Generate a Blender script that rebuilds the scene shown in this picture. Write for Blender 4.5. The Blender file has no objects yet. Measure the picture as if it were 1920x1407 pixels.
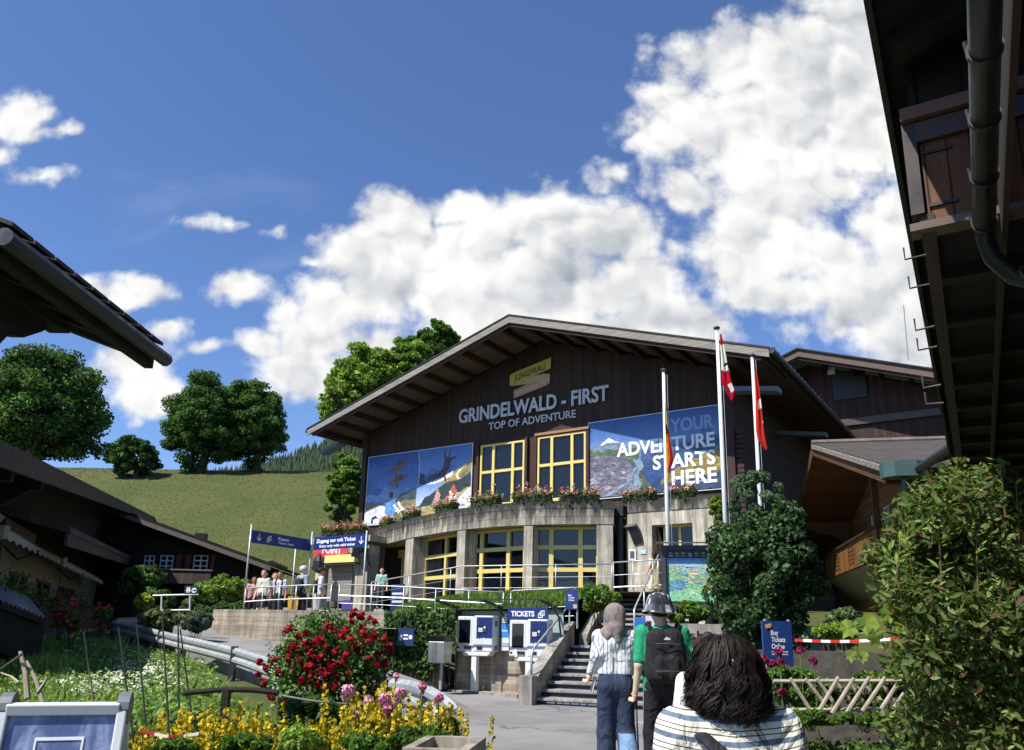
import bpy, math, random
import numpy as np
from mathutils import Vector, Matrix, Euler
S = bpy.context.scene
COL = S.collection
R = math.radians
# ------------------------------------------------------------------ camera
F_PX, CX, CY = 1450.0, 980.0, 820.0          # focal length and principal point in photo pixels
PITCH, ROLL, CAMZ = R(13.94), R(1.1), 1.55
cam = bpy.data.cameras.new('camera'); camo = bpy.data.objects.new('camera', cam); COL.objects.link(camo)
cam.sensor_fit = 'HORIZONTAL'; cam.sensor_width = 36.0; cam.lens = F_PX/1920*36
cam.shift_x = (960-CX)/1920; cam.shift_y = (CY-703.5)/1920
cam.clip_start = 0.1; cam.clip_end = 8000
CAM_R = Matrix.Rotation(R(90)+PITCH, 3, 'X') @ Matrix.Rotation(ROLL, 3, 'Z')
camo.matrix_world = Matrix.Translation((0, 0, CAMZ)) @ CAM_R.to_4x4()
S.camera = camo
# ------------------------------------------------------------------ view
S.view_settings.view_transform = 'Standard'; S.view_settings.look = 'None'
S.view_settings.exposure = 0.5; S.view_settings.gamma = 1.0
S.cycles.max_bounces = 6; S.cycles.diffuse_bounces = 3; S.cycles.glossy_bounces = 3
S.cycles.transparent_max_bounces = 8; S.cycles.transmission_bounces = 4
S.cycles.use_denoising = True
# ------------------------------------------------------------------ sun
SUN_H = Vector((-0.80, -0.60, 0)).normalized(); SUN_E = R(53.5)
SUN_D = Vector((SUN_H.x*math.cos(SUN_E), SUN_H.y*math.cos(SUN_E), math.sin(SUN_E)))
sl = bpy.data.lights.new('sun', 'SUN'); so = bpy.data.objects.new('sun', sl); COL.objects.link(so)
sl.energy = 4.9; sl.angle = R(0.53); sl.color = (1.0, 0.955, 0.88)
so.rotation_euler = SUN_D.to_track_quat('Z', 'Y').to_euler(); so.location = (0, 0, 60)

def ray(px, py):
    d = CAM_R @ Vector(((px-CX)/F_PX, -(py-CY)/F_PX, -1.0))
    return d
CAMP = Vector((0, 0, CAMZ))
def P(px, py, Y):                    # point seen at a photo pixel, at distance Y
    d = ray(px, py); return CAMP + d*(Y/d.y)
def PZ(px, py, z):                   # ... on the level z
    d = ray(px, py); return CAMP + d*((z-CAMZ)/d.z)
def PN(px, py, p0, n):               # ... on a plane
    d = ray(px, py); return CAMP + d*((Vector(p0)-CAMP).dot(Vector(n))/d.dot(Vector(n)))
def hdir(px):                        # level direction whose vanishing point has this x
    k = (px-CX)/(F_PX/math.cos(PITCH)); return Vector((k, 1, 0)).normalized()

# ------------------------------------------------------------------ colours
def lin(c): return c/12.92 if c <= .04045 else ((c+.055)/1.055)**2.4
def C(h, k=1.0):
    h = h.lstrip('#'); return tuple(lin(int(h[i:i+2], 16)/255)*k for i in (0, 2, 4))

# ------------------------------------------------------------------ world: sky with cumulus clouds
W = bpy.data.worlds.new('World'); S.world = W; W.use_nodes = True
class NT:
    def __init__(s, t): s.t = t; t.nodes.clear()
    def n(s, ty, **k):
        x = s.t.nodes.new(ty)
        for a, b in k.items():
            if a == 'ins':
                for i, v in b.items():
                    if hasattr(v, 'is_linked') or hasattr(v, 'links'): s.t.links.new(v, x.inputs[i])
                    else: x.inputs[i].default_value = v
            else: setattr(x, a, b)
        return x
    def m(s, op, a, b=None, c=None, clamp=False):
        x = s.t.nodes.new('ShaderNodeMath'); x.operation = op; x.use_clamp = clamp
        for i, v in enumerate((a, b, c)):
            if v is None: continue
            if isinstance(v, (int, float)): x.inputs[i].default_value = v
            else: s.t.links.new(v, x.inputs[i])
        return x.outputs[0]
    def vm(s, op, a, b=None, out=0):
        x = s.t.nodes.new('ShaderNodeVectorMath'); x.operation = op
        for i, v in enumerate((a, b)):
            if v is None: continue
            if isinstance(v, (tuple, list)): x.inputs[i].default_value = v
            elif isinstance(v, (int, float)): x.inputs['Scale'].default_value = v
            else: s.t.links.new(v, x.inputs[i])
        return x.outputs['Value'] if out else x.outputs[0]
    def mix(s, f, a, b, blend='MIX'):
        x = s.t.nodes.new('ShaderNodeMix'); x.data_type = 'RGBA'; x.blend_type = blend
        for i, v in ((0, f), (6, a), (7, b)):
            if isinstance(v, (int, float)): x.inputs[i].default_value = v
            elif isinstance(v, tuple): x.inputs[i].default_value = (*v[:3], 1)
            else: s.t.links.new(v, x.inputs[i])
        return x.outputs[2]
    def ramp(s, f, stops, interp='LINEAR'):
        x = s.t.nodes.new('ShaderNodeValToRGB'); r = x.color_ramp; r.interpolation = interp
        while len(r.elements) < len(stops): r.elements.new(.5)
        for e, (p, c) in zip(r.elements, stops):
            e.position = p; e.color = (*c[:3], 1) if not isinstance(c, (int, float)) else (c, c, c, 1)
        s.t.links.new(f, x.inputs[0]); return x.outputs[0]
    def smooth(s, v, a, b, lo=0.0, hi=1.0):
        x = s.t.nodes.new('ShaderNodeMapRange'); x.interpolation_type = 'SMOOTHSTEP'
        for i, q in enumerate((v, a, b, lo, hi)):
            if isinstance(q, (int, float)): x.inputs[i].default_value = q
            else: s.t.links.new(q, x.inputs[i])
        return x.outputs[0]
    def link(s, a, b): s.t.links.new(a, b)

def build_world():
    w = NT(W.node_tree)
    out = w.n('ShaderNodeOutputWorld'); bg = w.n('ShaderNodeBackground'); w.link(bg.outputs[0], out.inputs[0])
    sky = w.n('ShaderNodeTexSky', sky_type='NISHITA', sun_disc=False, sun_elevation=SUN_E,
              sun_rotation=math.atan2(SUN_H.x, SUN_H.y), altitude=1100, air_density=1.0, dust_density=0.35, ozone_density=2.0)
    g = w.n('ShaderNodeTexCoord').outputs['Generated']
    sep = w.n('ShaderNodeSeparateXYZ', ins={0: g})
    yy = w.m('MAXIMUM', sep.outputs[1], 0.08)
    u = w.m('DIVIDE', sep.outputs[0], yy); v = w.m('DIVIDE', sep.outputs[2], yy)
    p0 = w.n('ShaderNodeCombineXYZ', ins={0: u, 1: v}).outputs[0]
    # wind-torn outline
    nz = w.n('ShaderNodeTexNoise', ins={'Vector': p0, 'Scale': 5.0, 'Detail': 4.0, 'Roughness': .6})
    wob = w.vm('SCALE', w.vm('SUBTRACT', nz.outputs['Color'], (.5, .5, .5)), 0.13)
    p = w.vm('ADD', p0, wob)
    BL = [  # photo x, y, rx, ry, strength of every cumulus lobe
        (760,400,95,75,1),(850,370,70,55,.95),(700,470,80,70,1),(640,560,80,75,.9),(740,540,130,100,1.1),(880,480,140,110,1.1),
        (980,420,110,80,1),(1070,420,110,70,1),(1160,430,95,75,.95),(1040,530,170,120,1.15),(1180,520,120,90,1),(900,590,190,90,1.1),
        (700,640,110,70,.9),(600,640,80,60,.9),(1240,590,120,60,.95),(1330,600,75,50,.85),(1120,620,200,60,.9),
        (1370,110,115,80,.95),(1480,90,140,85,.95),(1300,190,95,65,.9),(1220,265,80,42,.85),(1420,230,180,110,1.0),(1560,150,140,120,.98),
        (1640,60,120,110,.95),(1600,260,120,60,.85),(1320,350,80,50,.8),(1410,430,120,100,.98),(1490,340,120,70,.85),(1550,470,95,60,.75),(1660,420,70,70,.8),
        (1450,540,90,45,.8),(1630,560,110,80,1),(1690,630,110,70,1.05),(1700,500,90,90,.9),(1580,600,60,40,.8),(1130,330,36,26,.5),(1270,450,36,60,.55),
        (250,535,80,36,.85),(190,530,60,26,.65),(335,600,34,28,.66),(430,535,46,28,.55),(530,585,30,32,.5),(575,560,24,18,.45),(270,690,78,62,.85),(280,750,70,44,.8),
        (25,220,46,36,.60),(60,250,40,22,.46),(80,335,60,18,.36),(10,285,30,20,.40),(415,400,42,16,.34),(510,422,34,15,.32),(410,650,30,18,.42),(490,650,40,26,.5),(590,490,22,10,.4),
        (560,690,80,50,.85),(620,730,110,60,.95),(680,700,90,60,.9),(110,250,30,20,.42),(1500,600,60,26,.45)]
    acc = None
    for (x, y, rx, ry, st) in BL:
        d = ray(x, y); cu, cv = d.x/d.y, d.z/d.y
        k = math.hypot(1, cu)/F_PX*1.05*math.sqrt(1+cv*cv)
        q = w.vm('MULTIPLY', w.vm('SUBTRACT', p, (cu, cv, 0)), (1/(rx*k*1.12), 1/(ry*k*1.12), 0))
        e = w.m('MULTIPLY', w.m('SUBTRACT', 1.0, w.vm('LENGTH', q, out=1)), st)
        acc = e if acc is None else w.m('SMOOTH_MAX', acc, e, .22)
    dist = w.n('ShaderNodeTexNoise', noise_dimensions='2D', ins={'Vector': p0, 'Scale': 11.0, 'Detail': 3.0, 'Roughness': .6})
    pd = w.vm('ADD', p0, w.vm('SCALE', w.vm('SUBTRACT', dist.outputs['Color'], (.5, .5, .5)), 0.055))
    def domes(pv):
        """rounded cauliflower lumps: three sizes of cells, each a small dome"""
        h = None
        for sc, am in ((6.5, .50), (14.0, .30), (31.0, .17)):
            a = w.n('ShaderNodeTexVoronoi', voronoi_dimensions='2D', feature='SMOOTH_F1', ins={'Vector': pv, 'Scale': sc, 'Smoothness': .12}).outputs['Distance']
            e = w.m('MULTIPLY', w.m('SUBTRACT', 1.0, w.m('MULTIPLY', a, a)), am); h = e if h is None else w.m('ADD', h, e)
        return h
    pf = domes(pd); pf2 = domes(w.vm('ADD', pd, (-.013, .020, 0)))
    fb = w.n('ShaderNodeTexNoise', noise_dimensions='2D', ins={'Vector': p0, 'Scale': 7.0, 'Detail': 8.0, 'Roughness': .62}).outputs[0]
    lo = w.n('ShaderNodeTexNoise', noise_dimensions='2D', ins={'Vector': w.vm('ADD', p0, (.3, .1, 0)), 'Scale': 3.2, 'Detail': 4.0, 'Roughness': .5}).outputs[0]
    dens = w.m('ADD', w.m('ADD', acc, w.m('MULTIPLY', w.m('SUBTRACT', fb, .5), 1.45)), w.m('MULTIPLY', w.m('SUBTRACT', pf, .72), 1.0))
    alpha = w.smooth(dens, 0.02, 0.52)
    # light on the lumps: brighter towards the sun, greyer where the cloud is thick
    lit = w.m('ADD', w.m('MULTIPLY', w.m('SUBTRACT', pf, pf2), .95), w.m('ADD', .86, w.m('MULTIPLY', w.m('SUBTRACT', fb, .5), .35)))
    thick = w.smooth(w.m('ADD', w.m('ADD', acc, w.m('MULTIPLY', w.m('SUBTRACT', fb, .5), .9)), w.m('MULTIPLY', w.m('SUBTRACT', lo, .5), 2.0)), .35, 1.3)
    lit = w.m('MULTIPLY', lit, w.m('SUBTRACT', 1.07, w.m('MULTIPLY', thick, .20)))
    lit = w.m('MINIMUM', w.m('MAXIMUM', lit, .50), 1.0)
    ccol = w.mix(w.m('DIVIDE', w.m('SUBTRACT', lit, .50), .40, clamp=True), (.80, .87, 1.0), (1.0, 1.0, .99))
    cl = w.vm('SCALE', ccol, 1.0)
    x = w.t.nodes[-1]; w.link(w.m('MULTIPLY', lit, CLOUD_L), x.inputs['Scale'])
    # thin high veil
    cir = w.n('ShaderNodeTexNoise', noise_dimensions='2D', ins={'Vector': w.vm('MULTIPLY', p0, (1.2, 3.4, 0)), 'Scale': 1.7, 'Detail': 6.0, 'Roughness': .6, 'Distortion': .6})
    veil = w.m('MULTIPLY', w.smooth(cir.outputs[0], .50, .82), w.m('MULTIPLY', w.m('MULTIPLY', w.smooth(u, .25, -.75), w.smooth(v, .75, .45)), .30))
    tint = w.mix(1.0, sky.outputs[0], SKY_TINT, 'MULTIPLY')
    base = w.mix(veil, tint, (CLOUD_L*.72, CLOUD_L*.78, CLOUD_L*.9))
    front = w.m('MULTIPLY', alpha, w.smooth(sep.outputs[1], .1, .25))
    fin = w.mix(front, base, cl)
    w.link(fin, bg.inputs[0]); bg.inputs[1].default_value = SKY_S
SKY_S = 0.09; CLOUD_L = 7.9; SKY_TINT = (0.93, 1.10, 1.40)
build_world()
W.cycles.sampling_method = 'MANUAL'; W.cycles.sample_map_resolution = 256
# ------------------------------------------------------------------ materials
MATS = {}
def mat(name, col, rough=.6, metal=0.0, nz=None, st=(1, 1, 1), bump=0.0, bscale=None, spec=.5, attr=False, fn=None, coat=0.0):
    """procedural surface: base colour with noise variation nz=(scale, amount) and fine bump"""
    if name in MATS: return MATS[name]
    m = bpy.data.materials.new(name); m.use_nodes = True; MATS[name] = m
    w = NT(m.node_tree); o = w.n('ShaderNodeOutputMaterial'); b = w.n('ShaderNodeBsdfPrincipled')
    w.link(b.outputs[0], o.inputs[0])
    b.inputs['Roughness'].default_value = rough; b.inputs['Metallic'].default_value = metal
    b.inputs['Specular IOR Level'].default_value = spec; b.inputs['Coat Weight'].default_value = coat
    tc = w.n('ShaderNodeTexCoord').outputs['Object']; vec = w.vm('MULTIPLY', tc, st)
    base = None
    if attr:
        base = w.n('ShaderNodeAttribute', attribute_name='Col').outputs['Color']
    else:
        x = w.n('ShaderNodeRGB'); x.outputs[0].default_value = (*col[:3], 1); base = x.outputs[0]
    if nz:
        t = w.n('ShaderNodeTexNoise', ins={'Vector': vec, 'Scale': nz[0], 'Detail': 6.0, 'Roughness': .62})
        k = w.smooth(t.outputs[0], .25, .75, 1-nz[1], 1+nz[1]*.6)
        q = w.t.nodes.new('ShaderNodeVectorMath'); q.operation = 'SCALE'; w.link(base, q.inputs[0]); w.link(k, q.inputs['Scale']); base = q.outputs[0]
        rr = w.smooth(t.outputs[0], .3, .7, max(rough-.1, .02), min(rough+.1, 1)); w.link(rr, b.inputs['Roughness'])
    if fn: base = fn(w, b, tc, base)
    w.link(base, b.inputs['Base Color'])
    if bump:
        t2 = w.n('ShaderNodeTexNoise', ins={'Vector': vec, 'Scale': bscale or 40.0, 'Detail': 5.0, 'Roughness': .6})
        bp = w.n('ShaderNodeBump', ins={'Strength': bump, 'Distance': .02, 'Height': t2.outputs[0]})
        if not b.inputs['Normal'].is_linked: w.link(bp.outputs[0], b.inputs['Normal'])
    return m
def planks(width=.14, axis=0, dark=.45, grain=9.0, wear=None):
    """boards side by side along one axis, each with its own tone, dark joints and grain along the board"""
    def fn(w, b, tc, base):
        sp = w.n('ShaderNodeSeparateXYZ', ins={0: tc}); a = w.m('DIVIDE', sp.outputs[axis], width)
        idn = w.m('FLOOR', a); fr = w.m('SUBTRACT', a, idn)
        rnd = w.n('ShaderNodeTexWhiteNoise', noise_dimensions='1D', ins={'W': idn}).outputs[0]
        sc = [grain*.12]*3; sc[axis] = grain*1.6
        if axis == 2: sc = [grain*.12, grain*.12, grain*1.6]
        gv = w.vm('ADD', w.vm('MULTIPLY', tc, tuple(sc)), w.n('ShaderNodeCombineXYZ', ins={0: w.m('MULTIPLY', rnd, 37.0), 1: w.m('MULTIPLY', rnd, 11.0), 2: w.m('MULTIPLY', rnd, 23.0)}).outputs[0])
        gr = w.n('ShaderNodeTexNoise', ins={'Vector': gv, 'Scale': 1.0, 'Detail': 7.0, 'Roughness': .65}).outputs[0]
        edge = w.m('MINIMUM', fr, w.m('SUBTRACT', 1.0, fr)); jt = w.smooth(edge, .0, .07)
        k = w.m('MULTIPLY', w.smooth(rnd, 0, 1, 1-dark, 1+dark*.5), w.smooth(gr, .25, .75, .68, 1.3))
        k = w.m('MULTIPLY', k, w.smooth(jt, 0, 1, .3, 1))
        q = w.t.nodes.new('ShaderNodeVectorMath'); q.operation = 'SCALE'; w.link(base, q.inputs[0]); w.link(k, q.inputs['Scale'])
        r = q.outputs[0]
        if wear:
            t = w.n('ShaderNodeTexNoise', ins={'Vector': gv, 'Scale': .55, 'Detail': 5.0, 'Roughness': .7}).outputs[0]
            r = w.mix(w.m('MULTIPLY', w.smooth(t, .5, .72), wear[1]), r, wear[0])
        h = w.m('ADD', w.m('MULTIPLY', jt, 1.0), w.m('MULTIPLY', gr, .25))
        bp = w.n('ShaderNodeBump', ins={'Strength': .55, 'Distance': .012, 'Height': h}); w.link(bp.outputs[0], b.inputs['Normal'])
        return r
    return fn
def concrete(top=None, boards=None, stain=.55, rust=None):
    """weathered concrete: vertical rain streaks, dark growth near a top level, optional shuttering boards"""
    def fn(w, b, tc, base):
        sp = w.n('ShaderNodeSeparateXYZ', ins={0: tc})
        s1 = w.n('ShaderNodeTexNoise', ins={'Vector': w.vm('MULTIPLY', tc, (5.5, 5.5, .35)), 'Scale': 1.0, 'Detail': 6.0, 'Roughness': .65}).outputs[0]
        s2 = w.n('ShaderNodeTexNoise', ins={'Vector': tc, 'Scale': 2.2, 'Detail': 7.0, 'Roughness': .62}).outputs[0]
        s3 = w.n('ShaderNodeTexNoise', ins={'Vector': w.vm('MULTIPLY', tc, (16, 16, .8)), 'Scale': 1.0, 'Detail': 4.0, 'Roughness': .6}).outputs[0]
        k = w.m('MULTIPLY', w.m('MULTIPLY', w.smooth(s1, .36, .62, 1-stain, 1.15), w.smooth(s3, .35, .65, 1-stain*.55, 1.08)), w.smooth(s2, .3, .7, .72, 1.15))
        h = s2
        if boards:
            a = w.m('DIVIDE', sp.outputs[2], boards); fl = w.m('FLOOR', a); fr = w.m('SUBTRACT', a, fl)
            rn = w.n('ShaderNodeTexWhiteNoise', noise_dimensions='1D', ins={'W': fl}).outputs[0]
            ed = w.m('MINIMUM', fr, w.m('SUBTRACT', 1.0, fr)); jt = w.smooth(ed, 0, .07)
            gr = w.n('ShaderNodeTexNoise', ins={'Vector': w.vm('MULTIPLY', tc, (2.0, 2.0, 26.0)), 'Scale': 1.0, 'Detail': 5.0, 'Roughness': .65}).outputs[0]
            k = w.m('MULTIPLY', k, w.m('MULTIPLY', w.smooth(rn, 0, 1, .85, 1.1), w.m('MULTIPLY', w.smooth(jt, 0, 1, .6, 1), w.smooth(gr, .3, .7, .8, 1.12))))
            h = w.m('ADD', jt, w.m('MULTIPLY', gr, .5))
        q = w.t.nodes.new('ShaderNodeVectorMath'); q.operation = 'SCALE'; w.link(base, q.inputs[0]); w.link(k, q.inputs['Scale']); r = q.outputs[0]
        if top is not None:
            d = w.m('SUBTRACT', top, sp.outputs[2])
            g = w.n('ShaderNodeTexNoise', ins={'Vector': w.vm('MULTIPLY', tc, (4.0, 4.0, 1.1)), 'Scale': 1.0, 'Detail': 7.0, 'Roughness': .7}).outputs[0]
            f = w.smooth(w.m('ADD', w.m('MULTIPLY', d, -1.0), w.m('MULTIPLY', w.m('SUBTRACT', g, .5), 2.2)), -.72, -.10)
            r = w.mix(w.m('MULTIPLY', f, .95), r, (.022, .022, .018))
        if rust:
            d = sp.outputs[2]
            g = w.n('ShaderNodeTexNoise', ins={'Vector': w.vm('MULTIPLY', tc, (3.0, 3.0, 1.0)), 'Scale': 1.0, 'Detail': 6.0, 'Roughness': .7}).outputs[0]
            f = w.smooth(w.m('ADD', d, w.m('MULTIPLY', w.m('SUBTRACT', g, .5), 1.0)), rust, rust-.5)
            r = w.mix(w.m('MULTIPLY', f, .55), r, (.20, .115, .07))
        bp = w.n('ShaderNodeBump', ins={'Strength': .4, 'Distance': .015, 'Height': h}); w.link(bp.outputs[0], b.inputs['Normal'])
        return r
    return fn
def ground_fn(c2, c3, s1=.35, s2=6.0, dirt=None):
    def fn(w, b, tc, base):
        a = w.n('ShaderNodeTexNoise', ins={'Vector': tc, 'Scale': s1, 'Detail': 5.0, 'Roughness': .6}).outputs[0]
        c = w.n('ShaderNodeTexNoise', ins={'Vector': tc, 'Scale': s2, 'Detail': 8.0, 'Roughness': .7}).outputs[0]
        r = w.mix(w.smooth(a, .38, .62), base, c2); r = w.mix(w.smooth(c, .45, .7), r, c3)
        bp = w.n('ShaderNodeBump', ins={'Strength': .6, 'Distance': .05, 'Height': c}); w.link(bp.outputs[0], b.inputs['Normal'])
        return r
    return fn
def stripes_fn(mode):
    def fn(w, b, tc, base):
        sp = w.n('ShaderNodeSeparateXYZ', ins={0: tc}); x, y, z = sp.outputs
        nzv = w.n('ShaderNodeTexNoise', ins={'Vector': tc, 'Scale': 9.0, 'Detail': 3.0}).outputs[0]
        if mode == 'v':
            t = w.m('ADD', w.m('ADD', w.m('MULTIPLY', x, 1.0), w.m('MULTIPLY', y, .55)), w.m('MULTIPLY', nzv, .035)); f = w.m('FRACT', w.m('DIVIDE', t, .033))
            k = w.m('SUBTRACT', 1.0, w.smooth(w.m('ABSOLUTE', w.m('SUBTRACT', f, .5)), .09, .15)); wide = w.m('GREATER_THAN', w.m('FRACT', w.m('DIVIDE', t, .099)), .5)
            r = w.mix(w.m('MULTIPLY', k, w.m('ADD', .55, w.m('MULTIPLY', wide, .35))), C('#e6e8ea', .95), C('#5f6c7c', .9))
        else:
            t = w.m('ADD', w.m('SUBTRACT', z, w.m('MULTIPLY', w.m('MULTIPLY', x, x), .55)), w.m('MULTIPLY', nzv, .012)); f = w.m('FRACT', w.m('DIVIDE', t, .058))
            r = w.mix(w.smooth(w.m('ABSOLUTE', w.m('SUBTRACT', f, .25)), .135, .115), C('#e4e0cd', .95), C('#66788c', .9))
            for c0 in (.60, .84): r = w.mix(w.smooth(w.m('ABSOLUTE', w.m('SUBTRACT', f, c0)), .035, .02), r, C('#4c473e', .9))
        h = w.n('ShaderNodeTexNoise', ins={'Vector': w.vm('MULTIPLY', tc, (8, 8, 5)), 'Scale': 1.0, 'Detail': 3.0, 'Distortion': 1.6}).outputs[0]
        bp = w.n('ShaderNodeBump', ins={'Strength': .9, 'Distance': .045, 'Height': h}); w.link(bp.outputs[0], b.inputs['Normal'])
        return r
    return fn
def asphalt_fn(w, b, tc, base):
    a = w.n('ShaderNodeTexNoise', ins={'Vector': tc, 'Scale': .45, 'Detail': 6.0, 'Roughness': .65}).outputs[0]
    c = w.n('ShaderNodeTexNoise', ins={'Vector': tc, 'Scale': 55.0, 'Detail': 4.0, 'Roughness': .7}).outputs[0]
    wob = w.n('ShaderNodeTexNoise', ins={'Vector': tc, 'Scale': 1.6, 'Detail': 5.0}).outputs['Color']
    vo = w.n('ShaderNodeTexVoronoi', feature='DISTANCE_TO_EDGE', ins={'Vector': w.vm('ADD', tc, w.vm('SCALE', wob, .9)), 'Scale': .30}).outputs['Distance']
    r = w.mix(w.smooth(a, .35, .65), base, C('#84817e', .80)); r = w.mix(w.m('MULTIPLY', w.smooth(c, .5, .75), .6), r, C('#a5a29d', .85)); r = w.mix(w.m('MULTIPLY', w.smooth(vo, .014, .004), .55), r, (.03, .03, .03))
    bp = w.n('ShaderNodeBump', ins={'Strength': .6, 'Distance': .02, 'Height': c}); w.link(bp.outputs[0], b.inputs['Normal']); return r
def fold_fn(w, b, tc, base):
    a = w.n('ShaderNodeTexNoise', ins={'Vector': w.vm('MULTIPLY', tc, (7, 7, 4.2)), 'Scale': 1.0, 'Detail': 3.0, 'Roughness': .5, 'Distortion': 1.6}).outputs[0]
    c = w.n('ShaderNodeTexNoise', ins={'Vector': tc, 'Scale': 160.0, 'Detail': 2.0}).outputs[0]
    bp = w.n('ShaderNodeBump', ins={'Strength': .85, 'Distance': .045, 'Height': w.m('ADD', a, w.m('MULTIPLY', c, .04))}); w.link(bp.outputs[0], b.inputs['Normal']); return base
def tiles(wx=.28, wz=.20, ax=0, ay=1):
    def fn(w, b, tc, base):
        sp = w.n('ShaderNodeSeparateXYZ', ins={0: tc})
        v = w.n('ShaderNodeCombineXYZ', ins={0: sp.outputs[ax], 1: sp.outputs[ay]}).outputs[0]
        br = w.n('ShaderNodeTexBrick', offset=.5, ins={'Vector': v, 'Color1': (1, 1, 1, 1), 'Color2': (.6, .6, .6, 1), 'Mortar': (.1, .1, .1, 1), 'Scale': 1.0, 'Mortar Size': .012, 'Brick Width': wx, 'Row Height': wz})
        r = w.mix(1.0, base, br.outputs[0], 'MULTIPLY')
        t = w.n('ShaderNodeTexNoise', ins={'Vector': tc, 'Scale': 1.5, 'Detail': 7.0, 'Roughness': .7}).outputs[0]
        r = w.mix(w.m('MULTIPLY', w.smooth(t, .5, .75), .6), r, (.05, .055, .04))
        bp = w.n('ShaderNodeBump', ins={'Strength': .7, 'Distance': .02, 'Height': br.outputs[0]}); w.link(bp.outputs[0], b.inputs['Normal'])
        return r
    return fn
def leafmat(name, trans=.3, rough=.45, spec=.4):
    if name in MATS: return MATS[name]
    m = bpy.data.materials.new(name); m.use_nodes = True; MATS[name] = m
    w = NT(m.node_tree); o = w.n('ShaderNodeOutputMaterial'); b = w.n('ShaderNodeBsdfPrincipled')
    at = w.n('ShaderNodeAttribute', attribute_name='Col').outputs['Color']
    w.link(at, b.inputs['Base Color']); b.inputs['Roughness'].default_value = rough; b.inputs['Specular IOR Level'].default_value = spec
    t = w.n('ShaderNodeBsdfTranslucent'); w.link(w.mix(1.0, at, (1.3, 1.5, .6), 'MULTIPLY'), t.inputs[0])
    mx = w.n('ShaderNodeMixShader', ins={0: trans, 1: b.outputs[0], 2: t.outputs[0]}); w.link(mx.outputs[0], o.inputs[0])
    return m
def glassmat(name, col=(.006, .008, .012), alpha_tr=0.0, rough=.02, tint=(.8, .9, .88)):
    if name in MATS: return MATS[name]
    m = bpy.data.materials.new(name); m.use_nodes = True; MATS[name] = m
    w = NT(m.node_tree); o = w.n('ShaderNodeOutputMaterial')
    if alpha_tr:
        t = w.n('ShaderNodeBsdfTransparent'); t.inputs[0].default_value = (*tint, 1)
        g = w.n('ShaderNodeBsdfGlossy', ins={'Roughness': .03}); d = w.n('ShaderNodeBsdfDiffuse'); d.inputs[0].default_value = (.45, .55, .52, 1)
        m1 = w.n('ShaderNodeMixShader', ins={0: 1-alpha_tr, 1: t.outputs[0], 2: d.outputs[0]})
        m2 = w.n('ShaderNodeMixShader', ins={0: .045, 1: m1.outputs[0], 2: g.outputs[0]}); w.link(m2.outputs[0], o.inputs[0])
    else:
        b = w.n('ShaderNodeBsdfPrincipled'); w.link(b.outputs[0], o.inputs[0])
        b.inputs['Base Color'].default_value = (*col, 1); b.inputs['Roughness'].default_value = rough; b.inputs['Specular IOR Level'].default_value = .6
        tc = w.n('ShaderNodeTexCoord').outputs['Object']
        t = w.n('ShaderNodeTexNoise', ins={'Vector': tc, 'Scale': .9, 'Detail': 2.0}).outputs[0]
        bp = w.n('ShaderNodeBump', ins={'Strength': .12, 'Distance': .05, 'Height': t}); w.link(bp.outputs[0], b.inputs['Normal'])
    return m

# ------------------------------------------------------------------ objects
def tag(o, label=None, cat=None, group=None, kind=None):
    if label: o['label'] = label
    if cat: o['category'] = cat
    if group: o['group'] = group
    if kind: o['kind'] = kind
    return o
def thing(name, label, cat, loc=(0, 0, 0), rz=0.0, group=None):
    o = bpy.data.objects.new(name, None); COL.objects.link(o); o.location = loc; o.rotation_euler = (0, 0, rz)
    o.empty_display_size = .2
    return tag(o, label, cat, group)
def frame_mat(o): return Matrix.Translation(o.location) @ o.rotation_euler.to_matrix().to_4x4()
def wl(root, p): return frame_mat(root).inverted() @ Vector(p)
def children(o): return [c for c in bpy.data.objects if c.parent == o]
def copy_tree(o, parent=None):
    c = o.copy(); COL.objects.link(c); c.parent = parent
    for ch in children(o): copy_tree(ch, c)
    return c
def dup(o, loc, rz=0.0, label=None, group=None):
    c = copy_tree(o); c.location = loc; c.rotation_euler = (0, 0, rz)
    if label: c['label'] = label
    if group: c['group'] = group
    return c

_fonts = {}
def text_geo(s, bold=0.0, sp=1.0):
    k = (s, bold, sp)
    if k in _fonts: return _fonts[k]
    cu = bpy.data.curves.new('t', 'FONT'); cu.body = s; cu.size = 1; cu.offset = bold; cu.space_character = sp; cu.resolution_u = 3
    ob = bpy.data.objects.new('t', cu); COL.objects.link(ob)
    dg = bpy.context.evaluated_depsgraph_get(); dg.update()
    me = bpy.data.meshes.new_from_object(ob.evaluated_get(dg))
    vs = [tuple(v.co) for v in me.vertices]; fs = [tuple(p.vertices) for p in me.polygons]
    bpy.data.objects.remove(ob); bpy.data.curves.remove(cu); bpy.data.meshes.remove(me)
    _fonts[k] = (vs, fs); return vs, fs

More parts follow.
